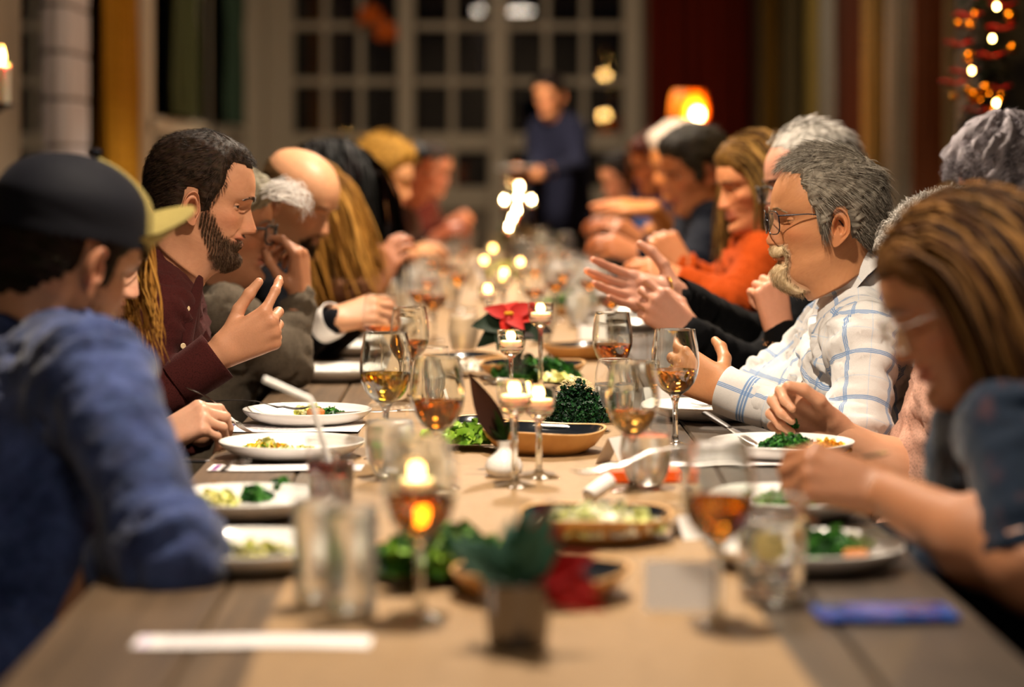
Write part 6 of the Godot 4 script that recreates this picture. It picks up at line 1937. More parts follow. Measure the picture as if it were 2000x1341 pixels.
# small crumpled leaves heaped up: chopped greens, cabbage, salad
func heap(called: String, label: String, at: Vector3, rx: float, rz: float, h: float, n: int, size: float, cols_: Array, curly := 1.0) -> MeshInstance3D:
	var g := Geo.new()
	var core := Geo.new()
	for i in n:
		var a := rng.randf() * TAU; var q := sqrt(rng.randf())
		var hh := h * pow(maxf(0.0, 1.0 - q * q), 0.7) * (0.75 + 0.5 * noise.get_noise_2d(cos(a) * q * 3 + at.x * 9, sin(a) * q * 3))
		var p := Vector3(cos(a) * q * rx, maxf(0.002, hh * (1.0 - 0.35 * rng.randf())), sin(a) * q * rz)
		var s := size * rng.randf_range(0.6, 1.3)
		var d := Vector3(rng.randf_range(-1, 1), rng.randf_range(-0.5, 0.8), rng.randf_range(-1, 1)).normalized()
		var e := d.cross(Vector3(rng.randf_range(-1, 1), rng.randf_range(-1, 1), rng.randf_range(-1, 1))).normalized()
		var f := d.cross(e)
		var pts := PackedVector3Array()
		var k := rng.randf_range(3.0, 6.0)
		for y in 4:
			for x in 4:
				var u := x / 1.5 - 1.0; var v := y / 1.5 - 1.0
				var w := sqrt(maxf(0.1, 1.0 - 0.5 * v * v))
				var pp := p + (d * u * w + e * v) * s * 0.5 + f * s * (0.22 * curly * sin(u * k + i) * cos(v * k * 0.8) + 0.2 * (u * u - v * v))
				pp.y = maxf(pp.y, 0.0008)
				pts.append(pp)
		g.sheet(pts, 4, 4, false, PackedColorArray(), cols_[rng.randi() % cols_.size()] * rng.randf_range(0.7, 1.25))
	g.ball(Vector3(0, 0.0, 0), Vector3(rx * 0.78, h * 0.62, rz * 0.78), cols_[0] * 0.8, 8, 16)
	for i in g.v.size(): g.v[i].y = maxf(g.v[i].y, 0.0)
	var o := put(called, g, M.food)
	o.position = at
	tag(o, label, "food")
	o.set_meta("kind", "stuff")
	return o

func fork(label: String, at: Vector3, dir: Vector3, m: Material, up := Vector3.UP, s := 1.0) -> Node3D:
	# at: the tip of the tines; dir: from the tines towards the end of the handle
	var g := Geo.new(); var tn := Geo.new()
	var x := dir.normalized(); var y := (up - x * up.dot(x)).normalized(); var z := x.cross(y)
	var P := func(a: float, b: float, c: float) -> Vector3: return (x * a + y * b + z * c) * s
	g.tube([P.call(0.045, 0.002, 0), P.call(0.058, 0.0, 0), P.call(0.075, 0.004, 0), P.call(0.10, 0.010, 0), P.call(0.14, 0.010, 0), P.call(0.18, 0.006, 0), P.call(0.192, 0.005, 0)], [0.0095 * s, 0.0105 * s, 0.004 * s, 0.003 * s, 0.0045 * s, 0.007 * s, 0.005 * s], 8, Color.WHITE, true, 0.22, y)
	var t := thing("fork", label, "fork", at)
	put("handle", g, m, t)
	for i in 4:
		var tg := Geo.new()
		var c := (i - 1.5) * 0.0048
		tg.tube([P.call(0.05, 0.0015, c), P.call(0.03, -0.001, c), P.call(0.012, 0.0, c), P.call(0.0, 0.004, c)], [0.0016 * s, 0.0014 * s, 0.0012 * s, 0.0005 * s], 6)
		put("tine", tg, m, t)
	return t

func knife(label: String, at: Vector3, dir: Vector3, m: Material, up := Vector3.UP) -> Node3D:
	# at: the tip of the blade; dir: towards the end of the handle
	var x := dir.normalized(); var y := (up - x * up.dot(x)).normalized()
	var t := thing("table_knife", label, "knife", at)
	var b := Geo.new(); var h := Geo.new()
	b.tube([x * 0.0, x * 0.012, x * 0.05, x * 0.095, x * 0.115], [0.002, 0.0075, 0.0095, 0.0085, 0.005], 8, Color.WHITE, true, 0.14, y)
	h.tube([x * 0.112, x * 0.12, x * 0.17, x * 0.215, x * 0.222], [0.005, 0.0065, 0.0075, 0.0085, 0.005], 8, Color.WHITE, true, 0.5, y)
	put("blade", b, M.steel, t)
	put("handle", h, m, t)
	return t

func tent_card(label: String, at: Vector3, w: float, h: float, turn: float, open := 0.022) -> void:
	var t := thing("place_card", label, "place card", at, turn, "folded paper place cards")
	for s in [-1, 1]:
		var g := Geo.new()
		g.face([Vector3(-w / 2, 0.001, s * open), Vector3(w / 2, 0.001, s * open), Vector3(w / 2, h, s * 0.0006), Vector3(-w / 2, h, s * 0.0006)] if s > 0 else [Vector3(w / 2, 0.001, s * open), Vector3(-w / 2, 0.001, s * open), Vector3(-w / 2, h, s * 0.0006), Vector3(w / 2, h, s * 0.0006)])
		put("card_flap", g, M.paper, t)

# a printed card lying flat; TEX holds its print
func menu(label: String, at: Vector3, w: float, d: float, turn: float, stripe: Color) -> void:
	var img := Image.create(256, 128, false, Image.FORMAT_RGB8)
	img.fill(Color(0.95, 0.93, 0.93))
	img.fill_rect(Rect2i(6, 6, 9, 116), stripe)
	var r := RandomNumberGenerator.new()
	r.seed = int(at.x * 1000) + 77
	for row in 9:
		var x := 34
		while x < 200:
			var l := r.randi_range(5, 16)
			img.fill_rect(Rect2i(x, 14 + row * 11, l, 2 if row % 3 else 3), Color(0.45, 0.36, 0.45))
			x += l + 5
			if r.randf() < 0.12: break
	var m := plain(Color.WHITE, 0.75)
	m.albedo_texture = ImageTexture.create_from_image(img)
	var g := Geo.new()
	var pts := PackedVector3Array()
	for i in 9:
		for j in 2:
			pts.append(Vector3((j - 0.5) * w, 0.0026 + 0.0015 * (1 + sin(i * 0.8 + at.x * 9)), (i / 8.0 - 0.5) * d))
	var gg := Geo.new()
	for i in 9:
		for j in 9:
			gg.add(Vector3((j / 8.0 - 0.5) * w, 0.0030 + 0.0010 * sin(j * 0.7 + at.x * 9), (0.5 - i / 8.0) * d), Color.WHITE, Vector2(j / 8.0, 1.0 - i / 8.0))
	for i in 8:
		for j in 8:
			gg.quad(i * 9 + j, i * 9 + j + 1, (i + 1) * 9 + j + 1, (i + 1) * 9 + j)
	gg.smooth()
	var o := put("menu_card", gg, m)
	o.position = at
	o.rotation_degrees.y = turn
	tag(o, label, "menu", "printed menu cards")

func settings() -> void:
	# wine glasses, nearest first
	wine_glass("nearest wine glass of amber wine, tea light shining behind its bowl", Vector3(-0.066, 0.75, -2.555), 0.128, AMBER)
	wine_glass("wine glass of amber wine beside the iced lemon water tumbler", Vector3(0.246, 0.75, -2.524), 0.132, AMBER)
	wine_glass("amber wine glass left of the brown leafed vase and tea lights", Vector3(-0.066, 0.75, -3.558), 0.128, AMBER, 1.02)
	wine_glass("wine glass of pale rose wine standing before the folded white card and orange box", Vector3(0.219, 0.75, -3.52), 0.118, ROSE, 1.0)
	wine_glass("wine glass of yellow white wine above the left water carafe glass", Vector3(-0.156, 0.75, -3.908), 0.130, WHITE_WINE, 1.08)
	wine_glass("wine glass of rose wine held by the plaid shirted man", Vector3(0.327, 0.75, -4.099), 0.125, ROSE, 1.04)
	wine_glass("sharp wine glass of amber wine behind the kale heap", Vector3(0.253, 0.75, -4.702), 0.128, AMBER)
	wine_glass("front one of the two amber wine glasses at the bearded man's hand", Vector3(-0.146, 0.75, -4.853), 0.124, AMBER)
	wine_glass("back one of the two amber wine glasses at the bearded man's hand", Vector3(-0.224, 0.75, -5.308), 0.124, AMBER)
	wine_glass("wine glass of amber wine just behind the two by the bearded man's hand", Vector3(-0.129, 0.75, -6.476), 0.124, AMBER)
	wine_glass("wine glass of amber wine below the outstretched palm", Vector3(0.343, 0.75, -6.476), 0.124, AMBER)
	wine_glass("blurred wine glass of amber wine beside the raised palm at the left", Vector3(-0.133, 0.75, -8.489), 0.124, AMBER)
	wine_glass("distant wine glass with a little amber wine, right of the far centrepiece", Vector3(0.343, 0.75, -9.985), 0.115, AMBER)
	wine_glass("distant wine glass with a little amber wine, left of the far centrepiece", Vector3(-0.081, 0.75, -9.855), 0.115, AMBER)
	wine_glass("wine glass of amber wine under the fingertips of the outstretched hand", Vector3(0.325, 0.75, -7.383), 0.122, AMBER)
	# water
	var water := Color(0.97, 0.97, 0.94)
	tumbler("tall plain water tumbler, left one of the near pair", Vector3(-0.177, 0.75, -2.614), 0.0290, 0.135, 0.115, water, "straight tumblers", 0.0, 0.10, 0.25)
	tumbler("tall plain water tumbler, right one of the near pair", Vector3(-0.138, 0.75, -2.547), 0.0290, 0.135, 0.118, water, "straight tumblers", 0.0, 0.10, 0.25)
	var lw := tumbler("wide tumbler of iced water with a lemon slice, beside the phone", Vector3(0.317, 0.75, -2.654), 0.0385, 0.112, 0.090, water, "straight tumblers", 0.0, 0.04, 0.08)
	ice(lw, 0.036, 0.02, 0.085, 6)
	var lem := Geo.new()
	lem.lathe([Vector2(0, 0), Vector2(0.016, 0), Vector2(0.0175, 0.002), Vector2(0.016, 0.004), Vector2(0, 0.004)], 20, Transform3D(Basis(Vector3.RIGHT, 1.3), Vector3(-0.004, 0.062, 0.018)))
	put("lemon_slice", lem, plain(Color(0.92, 0.82, 0.45), 0.4), lw)
	var cola := tumbler("short tumbler of iced cola with a white straw", Vector3(-0.208, 0.75, -3.323), 0.0335, 0.100, 0.070, Color(0.42, 0.10, 0.02), "straight tumblers", 0.0, 0.03, 0.0)
	ice(cola, 0.03, 0.055, 0.08, 2)
	var st := Geo.new()
	st.tube([Vector3(0.012, 0.015, 0), Vector3(-0.025, 0.148, 0.004), Vector3(-0.029, 0.156, 0.004), Vector3(-0.092, 0.184, 0.006)], [0.0042, 0.0042, 0.0042, 0.0042], 12)
	put("straw", st, plain(Color(0.93, 0.92, 0.90), 0.4), cola)
	tumbler("round bellied water glass under the yellow white wine", Vector3(-0.139, 0.75, -3.644), 0.031, 0.115, 0.092, water, "bellied water glasses", 0.009, 0.10, 0.25)
	tumbler("round bellied water glass below the pale rose wine", Vector3(0.24, 0.75, -3.542), 0.031, 0.115, 0.085, water, "bellied water glasses", 0.009, 0.10, 0.25)
	tumbler("round bellied water glass below the sharp amber wine glass", Vector3(0.246, 0.75, -4.497), 0.031, 0.115, 0.07, water, "bellied water glasses", 0.009, 0.06, 0.2)
	tumbler("cloudy bellied water glass left of the poinsettia", Vector3(-0.046, 0.75, -5.933), 0.031, 0.125, 0.105, Color(0.97, 0.95, 0.88), "bellied water glasses", 0.008, 0.15, 0.3)
	tumbler("cloudy bellied water glass behind the poinsettia tea light", Vector3(0.157, 0.75, -6.403), 0.031, 0.125, 0.105, Color(0.97, 0.95, 0.88), "bellied water glasses", 0.008, 0.15, 0.3)
	tumbler("bellied water glass right of the sharp amber wine glass", Vector3(0.319, 0.75, -5.128), 0.031, 0.115, 0.06, water, "bellied water glasses", 0.004, 0.05, 0.1)
	tumbler("bellied water glass behind the two amber glasses by the bearded man", Vector3(-0.099, 0.75, -4.802), 0.031, 0.115, 0.09, water, "bellied water glasses", 0.008, 0.10, 0.2)
	tumbler("far bellied water glass left of the white folded napkins", Vector3(-0.106, 0.75, -8.037), 0.031, 0.12, 0.10, water, "bellied water glasses", 0.008, 0.12, 0.3)
	tumbler("far bellied water glass right of the white folded napkins", Vector3(0.407, 0.75, -8.819), 0.031, 0.12, 0.10, water, "bellied water glasses", 0.008, 0.12, 0.3)
	# candles
	candle("tea light in a stemmed glass glowing behind the nearest wine glass", Vector3(-0.074, 0.75, -2.724), 0.145, 0.10)
	candle("tea light in a stemmed glass above the white bud vase, left of a pair", Vector3(0.048, 0.75, -3.575), 0.158, 0.05)
	candle("tea light in a stemmed glass, right of the pair by the bud vase", Vector3(0.086, 0.75, -3.679), 0.142, 0.05)
	candle("tea light in a stemmed glass in front of the poinsettia", Vector3(0.056, 0.75, -4.702), 0.155, 0.05)
	candle("tea light on a tall thin stem right of the poinsettia", Vector3(0.121, 0.75, -5.015), 0.190, 0.05)
	candle("tea light in a stemmed glass behind the poinsettia, left of two", Vector3(0.015, 0.75, -6.476), 0.155, 0.05)
	candle("tea light in a stemmed glass behind the poinsettia, right of two", Vector3(0.066, 0.75, -7.218), 0.165, 0.05)
	candle("far tea light left of the dinner guests' clasped hands", Vector3(-0.391, 0.75, -9.985), 0.16, 0.05)
	# plates and what is left on them
	var green := [lin(0.14, 0.33, 0.14), lin(0.20, 0.44, 0.16), lin(0.11, 0.27, 0.14), lin(0.27, 0.52, 0.18)]
	var pale := [lin(0.88, 0.86, 0.55), lin(0.93, 0.91, 0.70), lin(0.80, 0.82, 0.42)]
	var saffron := [lin(0.93, 0.70, 0.10), lin(0.95, 0.80, 0.25), lin(0.90, 0.62, 0.10)]
	var lettuce := [lin(0.45, 0.62, 0.16), lin(0.60, 0.74, 0.26), lin(0.33, 0.50, 0.12)]
	plate("white dinner plate nearest the capped man's elbow", Vector3(-0.279, 0.75, -2.881))
	heap("mashed_potato", "pale leftovers on the plate nearest the capped man's elbow", Vector3(-0.286, 0.75, -2.923) + Vector3(0, 0.009, 0), 0.06, 0.04, 0.010, 60, 0.014, pale)
	plate("white dinner plate with a black spoon across it, left side of the table", Vector3(-0.323, 0.75, -3.298))
	heap("cabbage", "pale yellow cabbage on the plate with the black spoon", Vector3(-0.368, 0.75, -3.343) + Vector3(0, 0.009, 0), 0.034, 0.03, 0.016, 70, 0.015, pale)
	heap("mustard", "dab of bright yellow mustard on the plate with the black spoon", Vector3(-0.374, 0.75, -3.421) + Vector3(0, 0.02, 0), 0.010, 0.008, 0.010, 20, 0.008, saffron)
	heap("kale", "small green kale tuft by the black spoon", Vector3(-0.316, 0.75, -3.379) + Vector3(0, 0.009, 0), 0.020, 0.018, 0.022, 60, 0.014, green)
	heap("kale", "green kale tuft at the edge of the plate by the cola", Vector3(-0.283, 0.75, -3.414) + Vector3(0, 0.010, 0), 0.016, 0.014, 0.026, 60, 0.014, green)
	plate("white dinner plate the girl is eating from with her fork", Vector3(-0.31, 0.75, -3.941))
	heap("cabbage", "yellow green cabbage under the girl's fork", Vector3(-0.354, 0.75, -3.961) + Vector3(0, 0.009, 0), 0.036, 0.026, 0.016, 110, 0.013, lettuce + pale + saffron)
	heap("cabbage", "thin pale scraps beside the girl's cabbage", Vector3(-0.303, 0.75, -3.954) + Vector3(0, 0.009, 0), 0.03, 0.02, 0.006, 40, 0.010, pale)
	plate("white dinner plate with a crossed fork in front of the bearded man", Vector3(-0.322, 0.75, -4.448))
	heap("kale", "dark chopped kale on the bearded man's plate", Vector3(-0.287, 0.75, -4.487) + Vector3(0, 0.009, 0), 0.036, 0.03, 0.018, 120, 0.011, green)
	heap("cabbage", "pale cabbage beside the bearded man's kale", Vector3(-0.323, 0.75, -4.515) + Vector3(0, 0.009, 0), 0.024, 0.02, 0.020, 60, 0.016, pale)
	var br := Geo.new()
	br.box(Vector3(0, 0.009, 0), Vector3(0.030, 0.018, 0.024), 0.004)
	var bo := put("cornbread", br, plain(Color(0.70, 0.42, 0.16), 0.7))
	bo.position = Vector3(-0.307, 0.75, -4.459) + Vector3(0, 0.009, 0)
	bo.rotation_degrees.y = 24
	tag(bo, "small square of cornbread on the bearded man's plate", "bread")
	plate("white dinner plate by the bent elbow of the grey cardigan", Vector3(-0.329, 0.75, -5.359))
	heap("kale", "bits of kale on the plate by the grey cardigan's elbow", Vector3(-0.286, 0.75, -5.353) + Vector3(0, 0.009, 0), 0.02, 0.015, 0.010, 40, 0.010, green)
	plate("white plate beneath the clasped hands with the white cuff", Vector3(-0.323, 0.75, -6.056))
	plate("white dinner plate with kale and saffron rice, fork lifted above it", Vector3(0.487, 0.75, -3.941))
	heap("kale", "chopped kale in the middle of the plate below the lifted fork", Vector3(0.503, 0.75, -3.976) + Vector3(0, 0.009, 0), 0.048, 0.034, 0.026, 1100, 0.008, green)
	heap("rice", "saffron yellow rice at the edge of the kale plate", Vector3(0.565, 0.75, -3.946) + Vector3(0, 0.009, 0), 0.036, 0.030, 0.022, 360, 0.007, saffron)
	knife("dark handled knife resting on the rim of the kale plate", Vector3(0.452, 0.75, -3.984) + Vector3(0, 0.016, 0), Vector3(-0.30, 0.14, -0.94), M.wood_dark)
	plate("white dinner plate right of the lemon water tumbler", Vector3(0.384, 0.75, -2.881))
	heap("kale", "green kale on the plate right of the lemon water", Vector3(0.412, 0.75, -2.907) + Vector3(0, 0.009, 0), 0.036, 0.032, 0.030, 130, 0.020, green)
	heap("cabbage", "pale shredded cabbage beside a square of cornbread", Vector3(0.469, 0.75, -2.963) + Vector3(0, 0.009, 0), 0.038, 0.034, 0.020, 120, 0.012, [lin(0.78, 0.84, 0.55), lin(0.86, 0.90, 0.68)])
	var b2: MeshInstance3D = bo.duplicate()
	b2.name = numbered("cornbread")
	add_child(b2)
	b2.position = Vector3(0.438, 0.75, -2.831) + Vector3(0, 0.009, 0)
	b2.rotation_degrees.y = -8
	b2.set_meta("label", "square of cornbread beside the shredded cabbage")
	plate("white dinner plate under the brown haired woman's fork hand", Vector3(0.421, 0.75, -3.298))
	heap("salad", "bright green salad leaves below the brown haired woman's hand", Vector3(0.427, 0.75, -3.327) + Vector3(0, 0.009, 0), 0.045, 0.03, 0.022, 90, 0.022, lettuce + green)
	plate("white dinner plate with dark cutlery behind the rose wine glass", Vector3(0.426, 0.75, -4.542))
	fork("dark fork lying on the plate behind the rose wine glass", Vector3(0.402, 0.75, -4.652) + Vector3(0, 0.015, 0), Vector3(1, 0.03, 0.12), M.dark_steel)
	knife("dark knife lying on the plate behind the rose wine glass", Vector3(0.394, 0.75, -4.613) + Vector3(0, 0.014, 0), Vector3(1, 0.03, -0.1), M.dark_steel)
	plate("white plate in front of the sequinned sleeve", Vector3(0.518, 0.75, -5.229))
	heap("saffron_rice", "small yellow heap on the plate seen through the rose wine glass", Vector3(0.452, 0.75, -5.575) + Vector3(0, 0.003, 0), 0.022, 0.018, 0.03, 60, 0.012, saffron)
	# bowls
	bowl("empty stoneware bowl with a dark glazed inside, behind the pair of tea lights", Vector3(0.103, 0.75, -4.005), 0.103, 0.042, 1.0)
	bowl("stoneware bowl heaped with dark shredded kale", Vector3(0.189, 0.75, -4.497), 0.080, 0.030, 1.15)
	heap("kale", "tall heap of dark shredded kale with grated cheese", Vector3(0.166, 0.75, -4.311) + Vector3(0, 0.018, 0), 0.058, 0.052, 0.074, 3200, 0.0075, [lin(0.06, 0.17, 0.10), lin(0.09, 0.25, 0.12), lin(0.12, 0.30, 0.14), lin(0.05, 0.13, 0.09)])
	var ch := Geo.new()
	for i in 160:
		var a := rng.randf() * TAU; var q := sqrt(rng.randf()) * 0.7
		var p := Vector3(cos(a) * q * 0.052, 0.066 * pow(1 - q * q, 0.7), sin(a) * q * 0.046)
		var d := Vector3(rng.randf_range(-1, 1), rng.randf_range(-0.3, 0.3), rng.randf_range(-1, 1)).normalized() * 0.004
		ch.tube([p - d, p + Vector3(0, 0.001, 0), p + d], [0.0004, 0.0005, 0.0003], 4, lin(0.90, 0.84, 0.62))
	var cho := put("grated_cheese", ch, M.food)
	cho.position = Vector3(0.173, 0.75, -4.479) + Vector3(0, 0.018, 0)
	tag(cho, "fine grated cheese scattered over the tall kale heap", "food")
	cho.set_meta("kind", "stuff")
	bowl("stoneware bowl of salad under the poinsettia", Vector3(0.111, 0.75, -5.346), 0.118, 0.040, 1.0)
	heap("salad", "dark green salad in the bowl under the poinsettia", Vector3(0.116, 0.75, -5.262) + Vector3(0, 0.012, 0), 0.095, 0.08, 0.048, 320, 0.022, green)
	heap("mushrooms", "pale mushroom slices on the salad under the poinsettia", Vector3(0.152, 0.75, -5.032) + Vector3(0, 0.026, 0), 0.03, 0.03, 0.018, 26, 0.020, pale, 0.4)
	bowl("stoneware bowl of pale rice left of the poinsettia", Vector3(-0.044, 0.75, -5.61), 0.095, 0.036, 1.0)
	heap("rice", "white rice in the bowl left of the poinsettia", Vector3(-0.042, 0.75, -5.423) + Vector3(0, 0.016, 0), 0.08, 0.06, 0.030, 200, 0.010, [lin(0.92, 0.90, 0.84), lin(0.95, 0.93, 0.88)])
	bowl("dark glazed bowl behind the sharp amber wine glass", Vector3(0.241, 0.75, -5.902), 0.10, 0.04, 1.0)
	bowl("stoneware bowl of green salad behind the brown leafed bud vase", Vector3(-0.018, 0.75, -4.197), 0.072, 0.034, 1.0)
	heap("salad", "light green lettuce in the bowl behind the brown leafed vase", Vector3(-0.026, 0.75, -4.045) + Vector3(0, 0.014, 0), 0.07, 0.05, 0.032, 120, 0.024, lettuce)
	bowl("stoneware bowl of green salad in front of the cabbage bowl, nearest on the left", Vector3(-0.042, 0.75, -2.833), 0.085, 0.032, 1.0)
	heap("salad", "green salad with pale nuts in the nearest left bowl", Vector3(-0.044, 0.75, -2.785) + Vector3(0, 0.014, 0), 0.084, 0.065, 0.050, 260, 0.026, green + lettuce)
	bowl("stoneware bowl of white cabbage right of the red poinsettia", Vector3(0.144, 0.75, -3.08), 0.099, 0.036, 1.0)
	heap("cabbage", "white shredded cabbage in the bowl right of the red poinsettia", Vector3(0.145, 0.75, -3.052) + Vector3(0, 0.016, 0), 0.084, 0.065, 0.030, 220, 0.020, [lin(0.90, 0.89, 0.74), lin(0.84, 0.86, 0.55), lin(0.93, 0.92, 0.84)])
	bowl("nearest stoneware bowl, empty with a dark inside, behind the pewter cup", Vector3(0.065, 0.75, -2.673), 0.100, 0.034, 1.0)
	bowl("far stoneware bowl of greens below the outstretched hand", Vector3(0.288, 0.75, -7.632), 0.11, 0.035, 1.0)
	heap("salad", "leafy greens in the far bowl below the outstretched hand", Vector3(0.273, 0.75, -7.667) + Vector3(0, 0.014, 0), 0.10, 0.08, 0.05, 160, 0.03, green + lettuce)
	bowl("far stoneware bowl of pale cabbage before the white napkins", Vector3(0.093, 0.75, -10.21), 0.12, 0.035, 1.0)
	heap("cabbage", "pale cabbage in the far bowl before the white napkins", Vector3(0.092, 0.75, -10.094) + Vector3(0, 0.014, 0), 0.10, 0.08, 0.05, 120, 0.03, pale)
	# serving spoons
	fork("long steel fork leaning out of the white cabbage bowl", Vector3(0.124, 0.75, -3.299) + Vector3(0, 0.055, 0), Vector3(0.9, 0.12, -0.35), M.steel, Vector3.UP, 1.15)
	knife("steel knife across the lettuce bowl behind the brown leafed vase", Vector3(-0.05, 0.75, -4.121) + Vector3(0, 0.037, 0), Vector3(1, -0.02, 0.12), M.steel)
	fork("black fork standing across the plate rim by the capped man", Vector3(-0.355, 0.75, -3.644) + Vector3(0, 0.032, 0), Vector3(-0.08, 0.02, 1), M.dark_steel)
	fork("silver fork on the bearded man's plate, tines to the right", Vector3(-0.321, 0.75, -4.486) + Vector3(0, 0.024, 0), Vector3(-1, 0.05, 0.03), M.dark_steel)
	knife("silver knife at the right rim of the bearded man's plate", Vector3(-0.269, 0.75, -4.432) + Vector3(0, 0.022, 0), Vector3(1, 0.03, -0.05), M.steel)
	knife("knife lying beside the girl's plate, nearest the menu", Vector3(-0.327, 0.75, -3.894), Vector3(-1, 0, 0.0), M.dark_steel)
	knife("knife with a bright blade by the grey cardigan's elbow", Vector3(-0.283, 0.75, -5.308), Vector3(-1, 0, 0.05), M.steel)
	fork("dark fork on the capped man's nearest plate", Vector3(-0.234, 0.75, -2.895) + Vector3(0, 0.014, 0), Vector3(-0.9, 0.03, -0.1), M.dark_steel)
	# paper
	menu("printed menu card lying alone at the near end of the table", Vector3(-0.229, 0.75, -2.414), 0.236, 0.054, -1, Color(0.86, 0.80, 0.92))
	menu("printed menu card with a purple bar between the two left plates", Vector3(-0.307, 0.75, -3.79), 0.24, 0.075, -2, Color(0.45, 0.16, 0.46))
	menu("printed menu card under the girl's plate", Vector3(-0.342, 0.75, -4.359), 0.25, 0.13, -3, Color(0.28, 0.20, 0.45))
	menu("printed menu card between the kale plate and the brown haired woman's plate", Vector3(0.405, 0.75, -3.842), 0.22, 0.06, 2, Color(0.9, 0.85, 0.9))
	tent_card("large blank folded card standing right of the nearest dark bowl", Vector3(0.212, 0.75, -2.599), 0.074, 0.052, -6)
	tent_card("white folded card leaning behind the pale rose wine glass", Vector3(0.212, 0.75, -3.842), 0.045, 0.045, 55, 0.025)
	tent_card("white folded card seen edge on, left of the brown leaf", Vector3(-0.066, 0.75, -4.702), 0.05, 0.040, 82, 0.020)
	tent_card("white folded card behind the sharp amber wine glass", Vector3(0.285, 0.75, -6.403), 0.06, 0.05, 10)
	tent_card("white folded card behind the rose wine glass on the right", Vector3(0.347, 0.75, -4.702), 0.05, 0.045, 30)
	tent_card("small white card by the right edge of the cabbage bowl", Vector3(0.264, 0.75, -3.088), 0.035, 0.03, 20)
	tent_card("folded white napkin standing far down the table, left one", Vector3(-0.024, 0.75, -9.366), 0.06, 0.11, 70, 0.03)
	tent_card("folded white napkin standing far down the table, right one", Vector3(0.281, 0.75, -9.289), 0.08, 0.10, 50, 0.035)
	# little orange boxes with a paper twist
	var ob := Geo.new()
	ob.box(Vector3(0, 0.012, 0), Vector3(0.118, 0.022, 0.045), 0.004)
	var oo := put("gift_box", ob, plain(Color(0.92, 0.36, 0.07), 0.45))
	oo.position = Vector3(0.238, 0.75, -3.632)
	oo.rotation_degrees.y = 4
	tag(oo, "flat bright orange box lying behind the pale rose wine glass", "box")
	var rl := Geo.new()
	rl.tube([Vector3(0, 0.012, 0), Vector3(0.03, 0.030, -0.03)], [0.012, 0.012], 16)
	var ro := put("rolled_napkin", rl, M.paper)
	ro.position = Vector3(0.15, 0.75, -3.398)
	tag(ro, "rolled white paper napkin leaning against the orange box", "napkin")
	phone()
	flowers()
	far_centre()

func phone() -> void:
	var t := thing("mobile_phone", "mobile phone in a blue swirled case lying at the near right", "phone", Vector3(0.424, 0.75, -2.547), 3)
	var g := Geo.new()
	g.box(Vector3(0, 0.006, 0), Vector3(0.148, 0.010, 0.072), 0.0045)
	var m := plain(Color.WHITE, 0.2)
	m.albedo_texture = noise_tex(0.012, 55, [Color(0.03, 0.06, 0.25), Color(0.05, 0.10, 0.42), Color(0.10, 0.35, 0.65), Color(0.35, 0.30, 0.62), Color(0.60, 0.70, 0.82)], 256)
	m.uv1_triplanar = true
	m.uv1_scale = Vector3(5, 5, 5)
	put("case", g, m, t)
	var c := Geo.new()
	c.box(Vector3(-0.055, 0.0118, -0.018), Vector3(0.026, 0.002, 0.026), 0.0008)
	put("camera_bump", c, plain(Color(0.35, 0.40, 0.5), 0.2), t)
	for k in 2:
		var l := Geo.new()
		l.lathe([Vector2(0, 0.0125), Vector2(0.0045, 0.0125), Vector2(0.0045, 0.0140), Vector2(0.0, 0.0140)], 14, Transform3D(Basis(), Vector3(-0.061 + 0.012 * k, 0, -0.024 + 0.012 * k)))
		put("lens", l, M.black, t)

func poinsettia(g: Geo, at: Vector3, s: float, n: int, col: Array, tilt := 0.3) -> void:
	for i in n:
		var a := TAU * i / n + rng.randf_range(-0.25, 0.25)
		var d := Vector3(cos(a), tilt + rng.randf_range(-0.25, 0.3), sin(a)).normalized() * s * rng.randf_range(0.8, 1.15)
		blade(g, at, d, s * 0.26, col[rng.randi() % col.size()] * rng.randf_range(0.75, 1.2), 0.3, 6)

